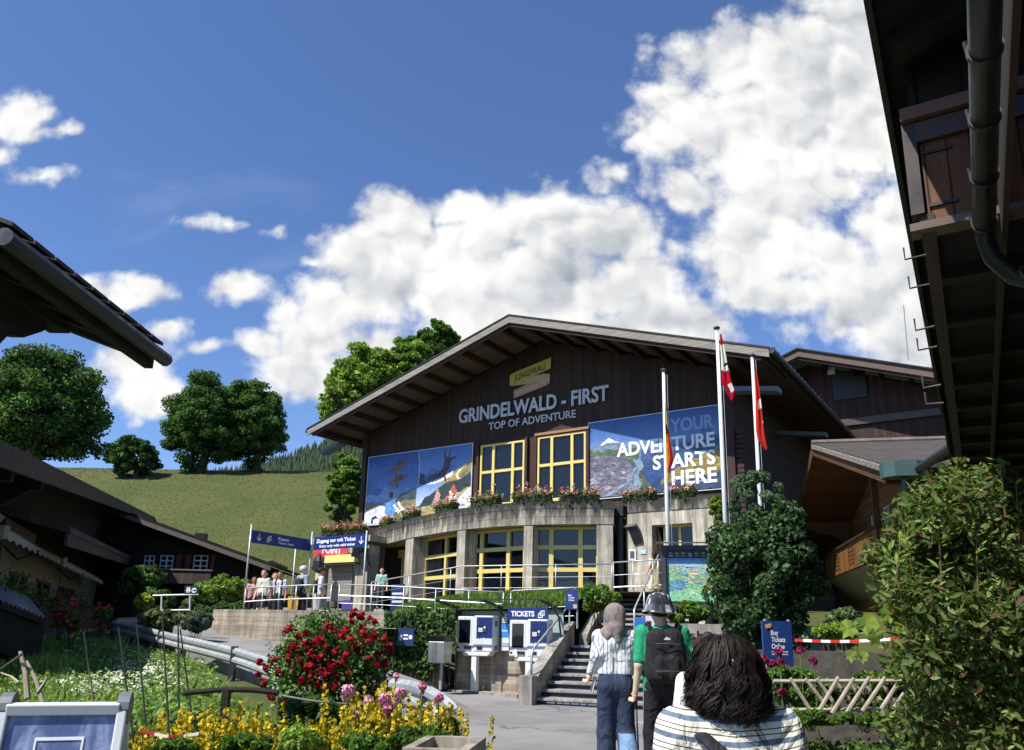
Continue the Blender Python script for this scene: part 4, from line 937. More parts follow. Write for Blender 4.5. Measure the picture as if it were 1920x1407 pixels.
U = [bw(x, y-.05, 0) for x, y in ((-12.2,-2.7),(-10.85,-3.2),(-9.09,-3.8),(-7.41,-4.1),(-6.01,-4.05),(-4.56,-3.7),(-3.1,-3.0))]
uz = [2.25, 2.35, 2.5, 2.6, 2.68, 2.72, 2.72]
Lw = [Vector(q) for q in ((-3.4,20.9,1.75),(-2.6,20.5,1.9),(-1.8,20.15,2.0),(-.7,19.65,2.02),(.35,19.15,2.05),(1.1,19.9,2.1),(2.15,22.2,2.62))]
bank = MB(); NB = 6; rowsP = []
for j in range(NB+1):
    f = j/NB; rowsP.append([Vector((Lw[i].x*(1-f)+U[i].x*f, Lw[i].y*(1-f)+U[i].y*f, Lw[i].z*(1-f)+uz[i]*f+.10*math.sin(3.14*f))) for i in range(7)])
for j in range(NB):
    for i in range(6): bank.quad(rowsP[j][i], rowsP[j][i+1], rowsP[j+1][i+1], rowsP[j+1][i])
M_lawn = mat('lawn_soil', C('#5c7030', .45), .95, fn=ground_fn(C('#6c7c3a', .45), C('#465828', .42), .8, 9))
struct(bank, 'grass_bank', M_lawn, smooth=True)
rng = np.random.default_rng(31); n = 15000; fi = rng.random(n)*5.999; fj = rng.random(n)**.8*(NB-.001)
i0 = fi.astype(int); j0 = fj.astype(int); A = np.array([[list(v) for v in r] for r in rowsP])
ti = (fi-i0)[:, None]; tj = (fj-j0)[:, None]
pts = (A[j0, i0]*(1-ti)+A[j0, i0+1]*ti)*(1-tj)+(A[j0+1, i0]*(1-ti)+A[j0+1, i0+1]*ti)*tj
stuff('bank_grass', [blades(rng, pts, .15, [C('#7a9a3c', .75), C('#618433', .75), C('#8ea848', .75), C('#4e6e2c', .75)], .014, .5)])

# ------------------------------------------------------------------ railings
def railing(name, label, top, posts, h=.95, wires=(.5,), r=.019, loop=True, group='steel railings of the terraces and ramp'):
    top = [Vector(p) for p in top]; base = top[0]-Vector((0, 0, h)); o = thing(name, label, 'railing', base, 0, group)
    m = MB(); pts = [p-base for p in top]; m.tube(pts, r, 8)
    m.build('top_rail', M_galv, o, smooth=True)
    L = [0]
    for i in range(1, len(top)): L.append(L[-1]+(top[i]-top[i-1]).length)
    def at(s):
        for i in range(1, len(top)):
            if s <= L[i]+1e-6: return top[i-1].lerp(top[i], (s-L[i-1])/(L[i]-L[i-1]))
        return top[-1]
    for k in range(posts):
        q = at(L[-1]*k/(posts-1))-base; p = MB(); p.tube([q, q-Vector((0, 0, h))], r*.85, 7); p.tube([q-Vector((0, 0, h-.015)), q-Vector((0, 0, h))], r*2.2, 8); p.build('post', M_galv, o, smooth=True)
    for d, rr in wires:
        p = MB(); p.tube([q-Vector((0, 0, d)) for q in pts], rr, 6, cap=False); p.build('wire' if rr < .012 else 'middle_rail', M_galv, o)
    return o
railing('terrace_railing', 'steel railing on the curved terrace wall in front of the waiting visitors', [P(461,1104,21.9), P(500,1101,21.75), P(560,1098,21.4), P(622,1096,21.1)], 6, .82, ((.36, .02), (.68, .006)))
railing('terrace_railing', 'steel ramp railing with thin wires from the terrace towards the ticket shelter', [P(637,1096,21.5), P(700,1098,21.3), P(765,1101,21.0), P(855,1106,20.5), P(944,1111,20.1)], 6, .95, ((.30, .02), (.5, .006), (.72, .006)))
railing('terrace_railing', 'short steel railing on the grass right behind the ticket shelter roof', [P(958,1112,20.1), P(962,1108,20.1), P(1020,1105,19.7), P(1076,1102,19.4), P(1083,1108,19.4)], 2, .85, ((.45, .006), (.68, .006)))
railing('terrace_railing', 'long steel railing close to the tall yellow framed windows', [P(697,1092,25.5), P(780,1077,24.4), P(866,1062,23.5), P(1000,1060,23.0), P(1147,1058,22.5)], 6, .95, ((.35, .006), (.65, .006)))
railing('terrace_railing', 'steel railing on the landing by the concrete entrance block', [P(1150,1055,22.4), P(1200,1052,22.1), P(1262,1049,21.9)], 4, .85, ((.36, .006), (.70, .02)))

# ------------------------------------------------------------------ stairs
SA = R(20); SX = Vector((math.cos(SA), -math.sin(SA), 0)); SY = Vector((math.sin(SA), math.cos(SA), 0))
S0 = PZ(1004, 1322, 0.0); SRZ = -SA
def sw(x, y, z): return S0+SX*x+SY*y+Vector((0, 0, z))
sr = thing('stairs', 'outdoor stairs of grey slab treads and dark blue risers up to the hall', 'stairs', S0, SRZ)
M_tread = mat('stair_slab', C('#aaa59b', .8), .9, fn=concrete(stain=.3))
M_riser = mat('stair_riser', C('#1f3350', .8), .45, nz=(6, .2))
M_dark = mat('dark_riser', C('#4a4641', .7), .9, nz=(6, .2))  # plain dark tone of the upper risers and the stringer
SW = 2.9; z = 0; y = 0
def step(y, z, x0, x1, rise, run, blue, txt=None):
    t = MB(); t.bx(x0, x1, y-.035, y+run+.05, z+rise-.055, z+rise); tr = t.build('tread', M_tread, sr, bevel=.008)
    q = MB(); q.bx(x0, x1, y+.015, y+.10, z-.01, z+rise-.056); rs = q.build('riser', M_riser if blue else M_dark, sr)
    if txt: q = MB(); q.text(txt, (x0+.22, y+.013, z+.028), (1, 0, 0), (0, 0, 1), 1.75, .045, 0, .015); q.build('riser_lettering', M_textw, rs)
RISE, RUN = .148, .37
for k in range(8):
    step(y, z, 0.03-.0*k, SW, RISE, RUN, True, {0: 'WELCOME BIENVENUE BENVENUTI', 3: 'ENJOY YOUR RIDE TO THE TOP', 5: 'HAVE FUN'}.get(k) if False else None)
    if k in (0, 3, 5):
        q = MB(C('#e8ecf2')); r_ = random.Random(k); x = .25 if k == 0 else .9
        while x < 2.0:
            l = r_.uniform(.06, .2); q.bx(x, x+l, y+.009, y+.0145, z+.045, z+.075); x += l+r_.uniform(.02, .05)
        q.build('riser_lettering', M_textw, sr)
    z += RISE; y += RUN
ld = MB(); ld.bx(0.03, SW, y, y+.9, z-.06, z); ld.build('landing', M_tread, sr); y += .75
for k in range(10):
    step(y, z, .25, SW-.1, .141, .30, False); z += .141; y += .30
top_y = y
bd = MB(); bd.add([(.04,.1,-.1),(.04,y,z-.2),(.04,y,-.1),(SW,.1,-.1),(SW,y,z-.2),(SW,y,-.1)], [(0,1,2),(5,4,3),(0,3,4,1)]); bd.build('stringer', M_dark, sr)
wl_ = thing('stair_wall', 'sloping concrete side wall left of the stairs, ending in a square pillar', 'wall', S0, SRZ)
m = MB(); prof = [(-.05, .02, -.2), (-.05, .02, .50), (-.05, 2.95, 1.68), (-.05, 3.0, -.2)]
m.prism([(-.24, p[1], p[2]) for p in prof], (.24, 0, 0)); m.build('slope_wall', M_board_conc, wl_)
m = MB(); m.prism([(-.27, .05, .50), (-.27, .05, .58), (-.27, 2.97, 1.76), (-.27, 2.97, 1.68)], (.30, 0, 0)); m.build('coping', M_tread, wl_, bevel=.01)
m = MB(); m.bx(-.28, .02, -.30, .03, -.1, .60); m.build('end_pillar', M_tread, wl_, bevel=.012)
m = MB(); m.prism([(.0, 3.4, 1.1), (.0, 3.4, 1.45), (.0, 6.2, 2.75), (.0, 6.2, 2.2)], (.22, 0, 0)); m.build('upper_coping', M_tread, wl_)
m = MB(); m.prism([(2.85, 3.4, 1.0), (2.85, 3.4, 1.5), (2.85, 6.6, 2.95), (2.85, 6.6, 2.0)], (.25, 0, 0)); m.build('right_coping', M_tread, wl_)
def bent(name, label, pts, r=.026, posts=(), group=None, cat='handrail'):
    pts = [Vector(p) for p in pts]; base = Vector(pts[0]); o = thing(name, label, cat, base, 0, group)
    m = MB(); m.tube([p-base for p in pts], r, 8); m.build('rail', M_galv, o, smooth=True)
    for a, h in posts: m = MB(); a = Vector(a)-base; m.tube([a, a-Vector((0, 0, h))], r*.85, 7); m.build('post', M_galv, o, smooth=True)
    return o
bent('handrail', 'tubular steel handrail above the sloping wall left of the stairs', [sw(-.12,.05,.58), sw(-.12,.05,1.02), sw(-.12,.12,1.12), sw(-.12,2.9,2.16)])
a = sw(1.55, 2.5, 1.95); bent('handrail', 'tubular steel handrail rising up the middle of the stairs', [sw(1.5,3.1,1.25), sw(1.5,3.1,2.05), sw(1.5,3.2,2.12), sw(1.5,6.7,3.75)], .026, ((sw(1.5,4.4,2.68), 1.0), (sw(1.5,5.5,3.2), 1.0), (sw(1.5,6.6,3.7), 1.05)))
# ------------------------------------------------------------------ ticket machines under the glass canopy
K0 = PZ(851, 1297, 0.0); KA = R(25); KRZ = -KA; KX = Vector((math.cos(KA), -math.sin(KA), 0)); KY = Vector((math.sin(KA), math.cos(KA), 0))
def kh(px, py, yl): q = PN(px, py, K0+KY*yl, KY)-K0; return Vector((q.dot(KX), yl, q.z))
def kw(x, y, z): return K0+KX*x+KY*y+Vector((0, 0, z))
kw1 = kh(1001, 1297, 0).x
m = MB(); m.bx(0, kw1, 0, .3, -.2, 1.62); o = m.build('machine_wall', M_board_conc, None, own=tuple(K0)) if False else None
kwall = thing('machine_wall', 'board marked concrete wall with narrow lines behind the two ticket machines', 'wall', K0, KRZ)
m = MB(); m.bx(0, kw1, 0, .3, -.2, 1.30); m.build('lower_wall', M_board_conc, kwall)
m = MB(); a = kh(931, 1222, -.02); m.bx(a.x, a.x+.16, -.04, 0, -.1, 1.30); m.build('rib', M_board_conc, kwall)
m = MB(); m.bx(-.02, kw1, -.28, -.001, -.1, .06); m.prism([(.62, -.28, .0), (.62, -.28, .06), (kw1, -.95, .10), (kw1, -.95, -.1)], (0, .27, 0)); m.build('kerb', M_tread, kwall)
def machine(name, label, pxs, pys, group, two=True):
    """wall-hung pair: glossy screen cabinet and navy payment cabinet on a white post"""
    a = kh(pxs[0], pys[1], -.42); b = kh(pxs[1], pys[0], -.42); c = kh(pxs[2], pys[0], -.42); zb, zt = a.z, b.z
    o = thing(name, label, 'ticket machine', kw(a.x, -.42, 0), KRZ, group)
    wA = b.x-a.x-.02; wB = c.x-b.x; H = zt-zb
    m = MB(); m.bx(0, wA, .0, .30, zb, zt); cab = m.build('screen_cabinet', M_white, o, bevel=.03)
    m = MB(C('#10171c')); m.bx(wA*.17, wA*.83, -.012, .004, zb+H*.24, zt-H*.10); m.build('screen', M_glass, cab)
    m = MB(C('#2a2c2e')); m.bx(wA*.48, wA*.92, -.02, .004, zb+H*.06, zb+H*.15); m.bx(wA*.06, wA*.2, -.008, .004, zb+H*.08, zb+H*.13); m.lathe([(.012, 0), (.012, .01)], (wA*.5, -.003, zt-H*.055), 8); m.build('slot', M_paint, cab)
    m = MB(C('#d5d6d6')); m.prism([(wA*.32, -.012, zb+H*.20), (wA*.45, -.012, zb+H*.20), (wA*.55, -.05, zb-.0), (wA*.42, -.05, zb)], (0, .02, 0)); m.build('ticket_chute', M_paint, cab)
    m = MB(C('#d8d9d8')); m.prism([(wA*.42, -.02, zb-.01), (wA*.5, -.02, zb-.10), (wA+wB*.8, -.02, zb-.10), (wA+wB*.95, -.02, zb-.01)], (0, .3, 0)); m.build('tray', M_white, o, bevel=.015)
    x0 = wA+.02; m = MB(); m.bx(x0, x0+wB, -.02, .36, zb, zt+.02); pay = m.build('payment_cabinet', M_white, o, bevel=.03)
    m = MB(C('#1c2c6a')); zz = zb+H*.36; pts = [(x0+wB*.17, -.024, zt-.02), (x0+wB*.17, -.024, zz)]
    for k, (u, v) in enumerate(((.26, .03), (.33, .0), (.42, .035), (.5, .02), (.58, .045), (.68, .01), (.76, .035), (.86, .02), (.98, .03))): pts.append((x0+wB*u, -.024, zz+v*.9))
    pts.append((x0+wB*.98, -.024, zt-.02)); m.poly(pts); m.build('navy_front', M_paint, pay)
    m = MB(C('#151b33')); zc = zb+H*.54; m.bx(x0+wB*.26, x0+wB*.68, -.034, -.02, zc, zc+H*.2); m.bx(x0+wB*.28, x0+wB*.5, -.038, -.03, zc+H*.02, zc+H*.14, C('#c9c9cb')); m.bx(x0+wB*.55, x0+wB*.65, -.038, -.03, zc+H*.12, zc+H*.18, C('#d9d9d9')); m.bx(x0+wB*.55, x0+wB*.66, -.038, -.03, zc+H*.03, zc+H*.09, C('#4c5672')); m.build('card_reader', M_paint, pay)
    m = MB(C('#23262a')); m.bx(x0+wB*.22, x0+wB*.50, -.03, -.012, zb+H*.06, zb+H*.15); m.build('receipt_slot', M_paint, pay)
    m = MB(C('#6b6d6e')); m.bx(x0+wB-.002, x0+wB+.006, .1, .24, zb+H*.72, zb+H*.88); m.bx(x0+wB-.002, x0+wB+.006, .1, .24, zb+H*.05, zb+H*.18); m.build('vent', M_paint, pay)
    m = MB(); m.bx(wA-.02, wA+.12, .0, .16, .06, zb+H*.95); m.build('post', M_white, o, bevel=.008); return o
machine('ticket_machine', 'white ticket machine pair on a full height post left of the blue tickets sign', (855, 889, 925), (1156, 1221), 'ticket machines under the canopy')
machine('ticket_machine', 'white ticket machine pair right under the blue tickets sign, partly behind the stair wall', (954, 989, 1027), (1163, 1231), 'ticket machines under the canopy')
cp = thing('glass_canopy', 'sloping glass canopy on grey steel arms over the ticket machines', 'canopy', kw(1.2, 0, 1.3), KRZ)
bl = kh(866, 1148, .1); brp = kh(1056, 1137, .1); zb_ = (bl.z+brp.z)/2; fz_ = zb_+.20
M_cglass = glassmat('canopy_glass', alpha_tr=.955, tint=(.95, .985, .97))
def kl(o, m): m.v = [tuple(wl(o, kw(*q))) for q in m.v]; return m
xa, xm, xb = bl.x-.02, kh(951, 1143, .1).x, brp.x; fy = -1.15; sh = -.05
for x0, x1 in ((xa, xm-.01), (xm+.01, xb)):
    m = MB(); m.quad((x0, .1, zb_), (x0+sh, fy, fz_), (x1+sh, fy, fz_), (x1, .1, zb_)); kl(cp, m).build('roof_pane', M_cglass, cp)
m = MB(); m.beam((xa, .1, zb_-.03), (xb, .1, zb_-.03), .05, .05); m.beam((xa+sh, fy, fz_-.01), (xb+sh, fy, fz_-.01), .03, .03); kl(cp, m).build('edge_beams', M_darkmetal, cp)
for x in (xa+.03, xm, xb-.03):
    m = MB(); m.beam((x, .1, zb_-.02), (x+sh, fy, fz_-.03), .04, .06); m.tube([(x, fy*.45, zb_+.06), (x+.0, -.1, zb_-.18), (x, .02, zb_-.55), (x, .02, 1.28)], .025, 7); kl(cp, m).build('arm', M_darkmetal, cp)
m = MB(C('#aab6b8')); m.bx(xa, xb, .12, .14, 1.31, zb_-.03); kl(cp, m).build('back_pane', M_paint, cp)
sgn = thing('tickets_sign', 'dark blue sign with white word and ticket symbol under the canopy', 'sign', kw(0, 0, 0), KRZ)
a = kh(952, 1163, -.30); b = kh(1028, 1140, -.30); H = b.z-a.z; Wd = b.x-a.x; sgn.location = kw((a.x+b.x)/2, -.30, a.z)
m = MB(); m.bx(-Wd/2, Wd/2, -.02, .02, 0, H); pn = m.build('panel', M_navy, sgn)
m = MB(); m.text('TICKETS', (-Wd*.41, -.022, H*.32), (1, 0, 0), (0, 0, 1), Wd*.58, H*.4, 0, .035); m.build('lettering', M_textw, sgn)
def ticket_icon(m, cx, cz, s, y, col=None):
    for dx, dz in ((-.12, -.15), (.14, .12)):
        o_ = [(-.32, -.36), (.32, -.30), (.30, .36), (-.1, .34), (-.32, .2)]; i_ = [(q*.68, r*.68) for q, r in o_]
        for k in range(5):
            a, b, c, d = o_[k], o_[(k+1) % 5], i_[(k+1) % 5], i_[k]; m.quad(*[(cx+(p[0]+dx)*s, y-.001*(dx > 0), cz+(p[1]+dz)*s) for p in (a, b, c, d)], col=col)
m = MB(); ticket_icon(m, Wd*.34, H*.5, H*.62, -.022); m.build('symbol', M_textw, sgn)
def board(name, label, cat, o, w_, h_, rz, colr, texts, frame=None, group=None, thick=.03, extra=None, back=None):
    """flat panel standing at o (lower middle), texts = (string, x, z, width, height, colour, bold)"""
    t = thing(name, label, cat, o, rz, group); m = MB(C(colr)); m.bx(-w_/2, w_/2, -thick/2, thick/2, 0, h_); m.build('panel', M_paint, t)
    m = MB()
    for (s, x, z, tw_, th, c, bo) in texts: m.text(s, (x, -thick/2-.002, z), (1, 0, 0), (0, 0, 1), tw_, th, 0, bo, C(c))
    if texts: m.build('lettering', M_paint, t)
    if extra: extra(t)
    return t
a = kh(941, 1170, -.1); b = kh(953, 1149, -.1)
def lines(t, w_, h_, col='#e7e9d8', n=6, z0=.08):
    m = MB(C(col))
    for k in range(n): m.bx(-w_*.4, w_*.4, -.02, -.016, h_*(z0+k*.15), h_*(z0+k*.15+.08))
    m.build('lines', M_paint, t)
board('price_list', 'small dark framed list beside the blue tickets sign', 'notice', kw((a.x+b.x)/2, -.1, a.z), b.x-a.x, b.z-a.z, KRZ, '#5b6250', [], extra=lambda t: lines(t, b.x-a.x, b.z-a.z))
a2 = kh(940, 1220, -.15); b2 = kh(955, 1171, -.15)
def broch(t):
    w_, h_ = b2.x-a2.x, b2.z-a2.z; m = MB(); m.bx(-w_/2, w_/2, -.022, -.016, h_*.5, h_, C('#3f86d6')); m.bx(-w_*.4, w_*.4, -.028, -.02, h_*.72, h_*.78, C('#bcd6f0')); m.bx(-w_*.45, w_*.45, -.028, -.02, h_*.16, h_*.3, C('#a9b0b8')); m.build('print', M_paint, t)
board('info_poster', 'narrow blue and white poster between the two ticket machines', 'poster', kw((a2.x+b2.x)/2, -.15, a2.z), b2.x-a2.x, b2.z-a2.z, KRZ, '#e4e8ec', [], extra=broch)
q = P(1072, 1143, 19.2); hh = P(1072, 1107, 19.2).z-q.z; ww = 23/1450*19.2
def qr(t): m = MB(C('#c8b48a')); m.bx(ww*.12, ww*.42, -.022, -.016, hh*.06, hh*.26); m.build('sticker', M_paint, t)
s_ = board('buy_online_sign', 'small dark blue buy tickets sign on the railing at the top of the side wall', 'sign', q, ww, hh, R(-12), '#21397c', [('Buy', -ww*.28, hh*.70, ww*.3, hh*.085, '#eef0f6', .02), ('Tickets', -ww*.28, hh*.57, ww*.5, hh*.085, '#eef0f6', .02), ('Online', -ww*.28, hh*.44, ww*.48, hh*.085, '#eef0f6', .02), ('first class', -ww*.28, hh*.36, ww*.5, hh*.03, '#eef0f6', 0)][:3], extra=qr)
m = MB(); m.tube([(ww*.42, .04, -.45), (ww*.42, .04, hh)], .02, 7); m.tube([(-ww*.2, .04, -.45), (-ww*.2, .04, hh)], .02, 7); m.build('posts', M_galv, s_)

# ------------------------------------------------------------------ ivy wall, bin, blue plate, rocks
ivw = thing('ivy', 'dense ivy hanging over the concrete wall between the roses and the ticket machines', 'ivy', P(800, 1290, 20.1), 0)
rng = np.random.default_rng(41); n = 5200
u = rng.random(n); pxv = 722+u*130; top = 1146+6*np.sin(u*9)+rng.normal(0, 3, n); bot = 1262-55*sstep(.55, .95, u)+14*np.sin(u*13); fz2 = rng.random(n); pyv = top+(bot-top)*fz2
keep = ~((pxv > 744) & (pxv < 778) & (pyv > 1182) & (pyv < 1210)); pxv, pyv = pxv[keep], pyv[keep]
bx_ = np.interp(pxv, [722, 790, 862], [20.6, 20.35, 19.9]); c = np.array([list(P(float(a), float(b), float(y-rng.uniform(.10, .5)))) for a, b, y in zip(pxv, pyv, bx_)])
nr = np.tile(np.array([[-.45, -.85, .25]]), (len(c), 1)); V, Fq = leaf_geo(rng, c, nr, .11*rng.uniform(.7, 1.35, len(c)), .85, jit=.5)
np_mesh('foliage', V-np.array(ivw.location), Fq, M_leaf, palette(rng, len(c), [C('#3f5a2e', .8), C('#56733a', .8), C('#2f4524', .8), C('#6d8a4a', .8)], .25), ivw)
m = MB()
for k in range(14):
    a = P(735+k*9, 1285, 20.05); m.tube([a, a+Vector((.1*math.sin(k), .0, .8)), a+Vector((.25*math.sin(k*2), 0, 1.7))], .018, 5)
m.v = [tuple(Vector(q)-ivw.location) for q in m.v]; m.build('stems', M_bark, ivw)
a = P(742.5, 1211, 19.8); b = P(779, 1179, 19.8)
def deco(t):
    w_, h_ = b.x-a.x, b.z-a.z; m = MB(); m.bx(-w_*.38, -w_*.2, -.022, -.016, h_*.3, h_*.62, C('#d9b9c8')); m.lathe([(.055, 0), (.055, .006)], (0, 0, 0), 12, C('#dfe6f2')); k = len(m.v)-24
    m.v[k:] = [(v[0]+w_*.32, -.018-v[2], v[1]+h_*.5) for v in m.v[k:]]
    for r_ in range(2): m.bx(-w_*.12, w_*.16, -.022, -.016, h_*(.36+r_*.2), h_*(.46+r_*.2), C('#dfe6f2'))
    m.build('print', M_paint, t)
board('blue_plate', 'dark blue plate fixed to the ivy covered wall', 'sign', Vector(((a.x+b.x)/2, 19.8, a.z)), b.x-a.x, b.z-a.z, R(-22), '#1f3564', [], extra=deco)
bn = thing('litter_bin', 'brushed steel litter bin with a dark hood in front of the ivy', 'litter bin', P(822, 1290, 19.2), R(-22)); a = P(804, 1243, 19.2); b = P(840, 1192, 19.2); w_ = b.x-a.x; z0 = a.z-bn.location.z; z1 = b.z-bn.location.z
m = MB(); m.bx(-w_/2, w_/2, -.2, .2, z0, z0+(z1-z0)*.78); m.build('body', mat('brushed_steel', C('#a9a7a2'), .38, metal=.85, nz=(4, .2), st=(1, 1, .1)), bn, bevel=.015)
m = MB(C('#262728')); m.prism([(-w_/2, -.2, z0+(z1-z0)*.80), (-w_/2, -.26, z1*.985), (-w_/2, -.1, z1), (-w_/2, .2, z1), (-w_/2, .2, z0+(z1-z0)*.8)], (w_, 0, 0)); m.build('hood', M_paint, bn)
m = MB(C('#5c5b58')); m.bx(-.008, .008, -.206, -.19, z0+.02, z0+(z1-z0)*.76); m.bx(.03, .05, -.206, -.19, z0+.25, z0+.28); m.build('door_gap', M_paint, bn)
m = MB(); m.tube([(0, .1, -.05), (0, .1, z0)], .04, 8); m.build('post', M_galv, bn)
def rock(name, label, c, r, seed, group, col='#b3ada3'):
    rng = np.random.default_rng(seed); caps = [(rng.normal(0, r*.3, 3), rng.normal(0, r*.3, 3), r*rng.uniform(.5, .8), r*rng.uniform(.45, .7)) for _ in range(5)]
    lo, hi = caps_bounds(caps, r*.2); V, Fq = surfnet(caps_sdf(caps, r*.25), lo, hi, r*.13); V[:, 2] *= .65
    o = np_mesh(name, V+np.array(c), Fq, mat('rock_'+col[1:], C(col, .8), .9, nz=(7, .4), bump=.6, bscale=12), None, None, smooth=True); return tag(o, label, 'rock', group)
for k, (px, py, r, lb, cl) in enumerate(((776, 1262, .16, 'small pale rock at the left end of the row below the ivy', '#c4beb4'), (800, 1266, .26, 'mossy green rock in the middle of the row below the ivy', '#5d6b3c'), (822, 1262, .2, 'flat brown grey rock behind the mossy one', '#8b857c'), (830, 1280, .2, 'white streaked rock at the right end below the bin', '#d2ccc4'), (765, 1284, .17, 'grey rock half hidden behind the near guardrail', '#b3aea6'))):
    rock('rock', lb, PZ(px, py+8, .08), r, 50+k, 'rocks below the ivy', cl)

# ------------------------------------------------------------------ blue direction signs and the ticket counter
def bar_sign(name, label, A, Bp, h, texts, group, icon=None, arrow=None):
    A = Vector(A); Bp = Vector(Bp); d = Bp-A; L = Vector((d.x, d.y, 0)).length; o = thing(name, label, 'sign', A, math.atan2(d.y, d.x), group); sl_ = d.z/L
    m = MB(); m.prism([(0, 0, -h), (L, 0, -h+d.z), (L, 0, d.z), (0, 0, 0)], (0, .03, 0)); m.build('panel', M_navy, o)
    m = MB(); ux = Vector((L, 0, d.z))
    for s, u, v, w_, hh_, bo in texts: m.text(s, Vector((u*L, -.003, -h+v*h+u*d.z)), ux, (0, 0, 1), w_*L, hh_*h, 0, bo)
    if arrow is not None:
        x = arrow*L; zc = -h*.5+arrow*d.z; m.bx(x-.014, x+.014, -.005, -.002, zc-h*.28, zc+h*.3)
        for s in (-1, 1): m.prism([(x, -.002, zc-h*.3), (x, -.002, zc-h*.2), (x+s*.085, -.002, zc+.0), (x+s*.1, -.002, zc-h*.06)], (0, -.003, 0))
    m.build('lettering', M_textw, o)
    if icon is not None: m = MB(); ticket_icon(m, icon*L, -h*.5+icon*d.z, h*.55, -.003); m.build('symbol', M_textw, o)
    return o
GS = 'dark blue direction signs on slim poles'
A = P(474, 994, 22.2); Bq = P(584, 1010, 24.5); Bq.z = A.z if abs(Bq.z-A.z) < .2 else Bq.z
bar_sign('direction_sign', 'dark blue ticket desk sign with arrow and ticket symbol between the left poles', A, Bq, .36, [('Kasse', .42, .52, .18, .26, .03), ('Ticket desk', .42, .22, .27, .19, .015)], GS, .27, .11)
A2 = P(589, 1008, 24.4); B2 = P(690, 1000, 23.1)
bar_sign('direction_sign', 'dark blue entry only with valid ticket sign between the right poles', A2, B2, .40, [('Zugang nur mit Ticket', .05, .54, .74, .27, .035), ('Entry only with valid ticket', .12, .17, .66, .19, .03)], GS, None, .89)
for lb, px, py, Y, zb in (('slim pole at the left end of the ticket desk sign', 472, 983, 22.15, 1.9), ('slim pole behind the middle of the ticket desk sign', 555, 1024, 24.6, 1.55), ('slim pole where the two blue signs meet', 586, 997, 24.45, 1.55), ('slim pole at the right end of the valid ticket sign', 688, 995, 23.05, 1.55)):
    a = P(px, py, Y); m = MB(); m.tube([(a.x, Y, zb), (a.x, Y, a.z)], .026, 8); o = m.build('sign_pole', M_galv, None, smooth=True); tag(o, lb, 'pole', 'slim poles carrying the blue signs')
tcx = thing('ticket_counter', 'small concrete ticket counter with roller shutter and lit yellow panel left of the pavilion', 'ticket counter', P(640, 1140, 33), BRZ); T0 = tcx.location
def th(px, py, yl=0): q = PN(px, py, T0+BY*yl, BY)-T0; return Vector((q.dot(BX), yl, q.z))
def tbx(name, x0, x1, y0, y1, d0, d1, m_, col=None, parent=None):
    a = th(x0, y1, d0); b = th(x1, y0, d0); m = MB(C(col) if col else None); m.bx(a.x, b.x, d0, d1, a.z, b.z); return m.build(name, m_, parent or tcx)
tbx('wall', 586, 612, 1020, 1145, 0, .5, M_conc2); tbx('pier', 661, 692, 1022, 1145, -.02, .6, M_conc2); tbx('lintel', 612, 661, 1022, 1060, 0, .5, M_conc2); tbx('roof_slab', 584, 694, 1003, 1021, -.1, 3, M_conc2)
sh_ = tbx('roller_shutter', 612, 661, 1060, 1128, .1, .14, mat('shutter_slats', C('#8f887c'), .6, fn=planks(.07, 2, .15, 3)))
tbx('side_frame', 657, 661, 1060, 1128, .02, .1, M_paint, '#5a6c86'); tbx('base_panel', 640, 661, 1126, 1143, -.01, .1, M_paint, '#4b3f86')
lp = tbx('light_panel', 608, 666, 1039, 1056, -.3, -.06, M_paint, '#e9dc86'); tbx('light_panel_hood', 606, 668, 1056, 1060, -.34, -.02, M_paint, '#3c4148')
rb = tbx('red_banner', 587, 652, 1026, 1046, -.2, -.16, M_paint, '#c9464a'); a = th(604, 1037, -.202); m = MB(C('#efe6e4')); m.text('POINT', (a.x, -.203, a.z), (1, 0, -.06), (0, 0, 1), th(640, 1037, -.2).x-a.x, .28, 0, .03); m.build('banner_lettering', M_paint, tcx)
a = th(598, 1046, -.7); b = th(606, 1075, -.7); m = MB(C('#1d1e22')); m.lathe([(.03, 0), (.26, .15), (.22, .5), (.04, .85)], (a.x, -.7, b.z), 10); m.build('folded_awning', M_paint, tcx)
a = th(676, 1033, -.3); m = MB(C('#34383c')); m.beam((a.x-.25, -.5, a.z), (a.x+.1, -.02, a.z-.1), .5, .09, (0, 1, .2)); m.beam((a.x, -.3, a.z-.1), (a.x+.2, -.02, a.z-.75), .4, .08, (0, 1, .2)); m.build('wall_lamp', M_paint, tcx)

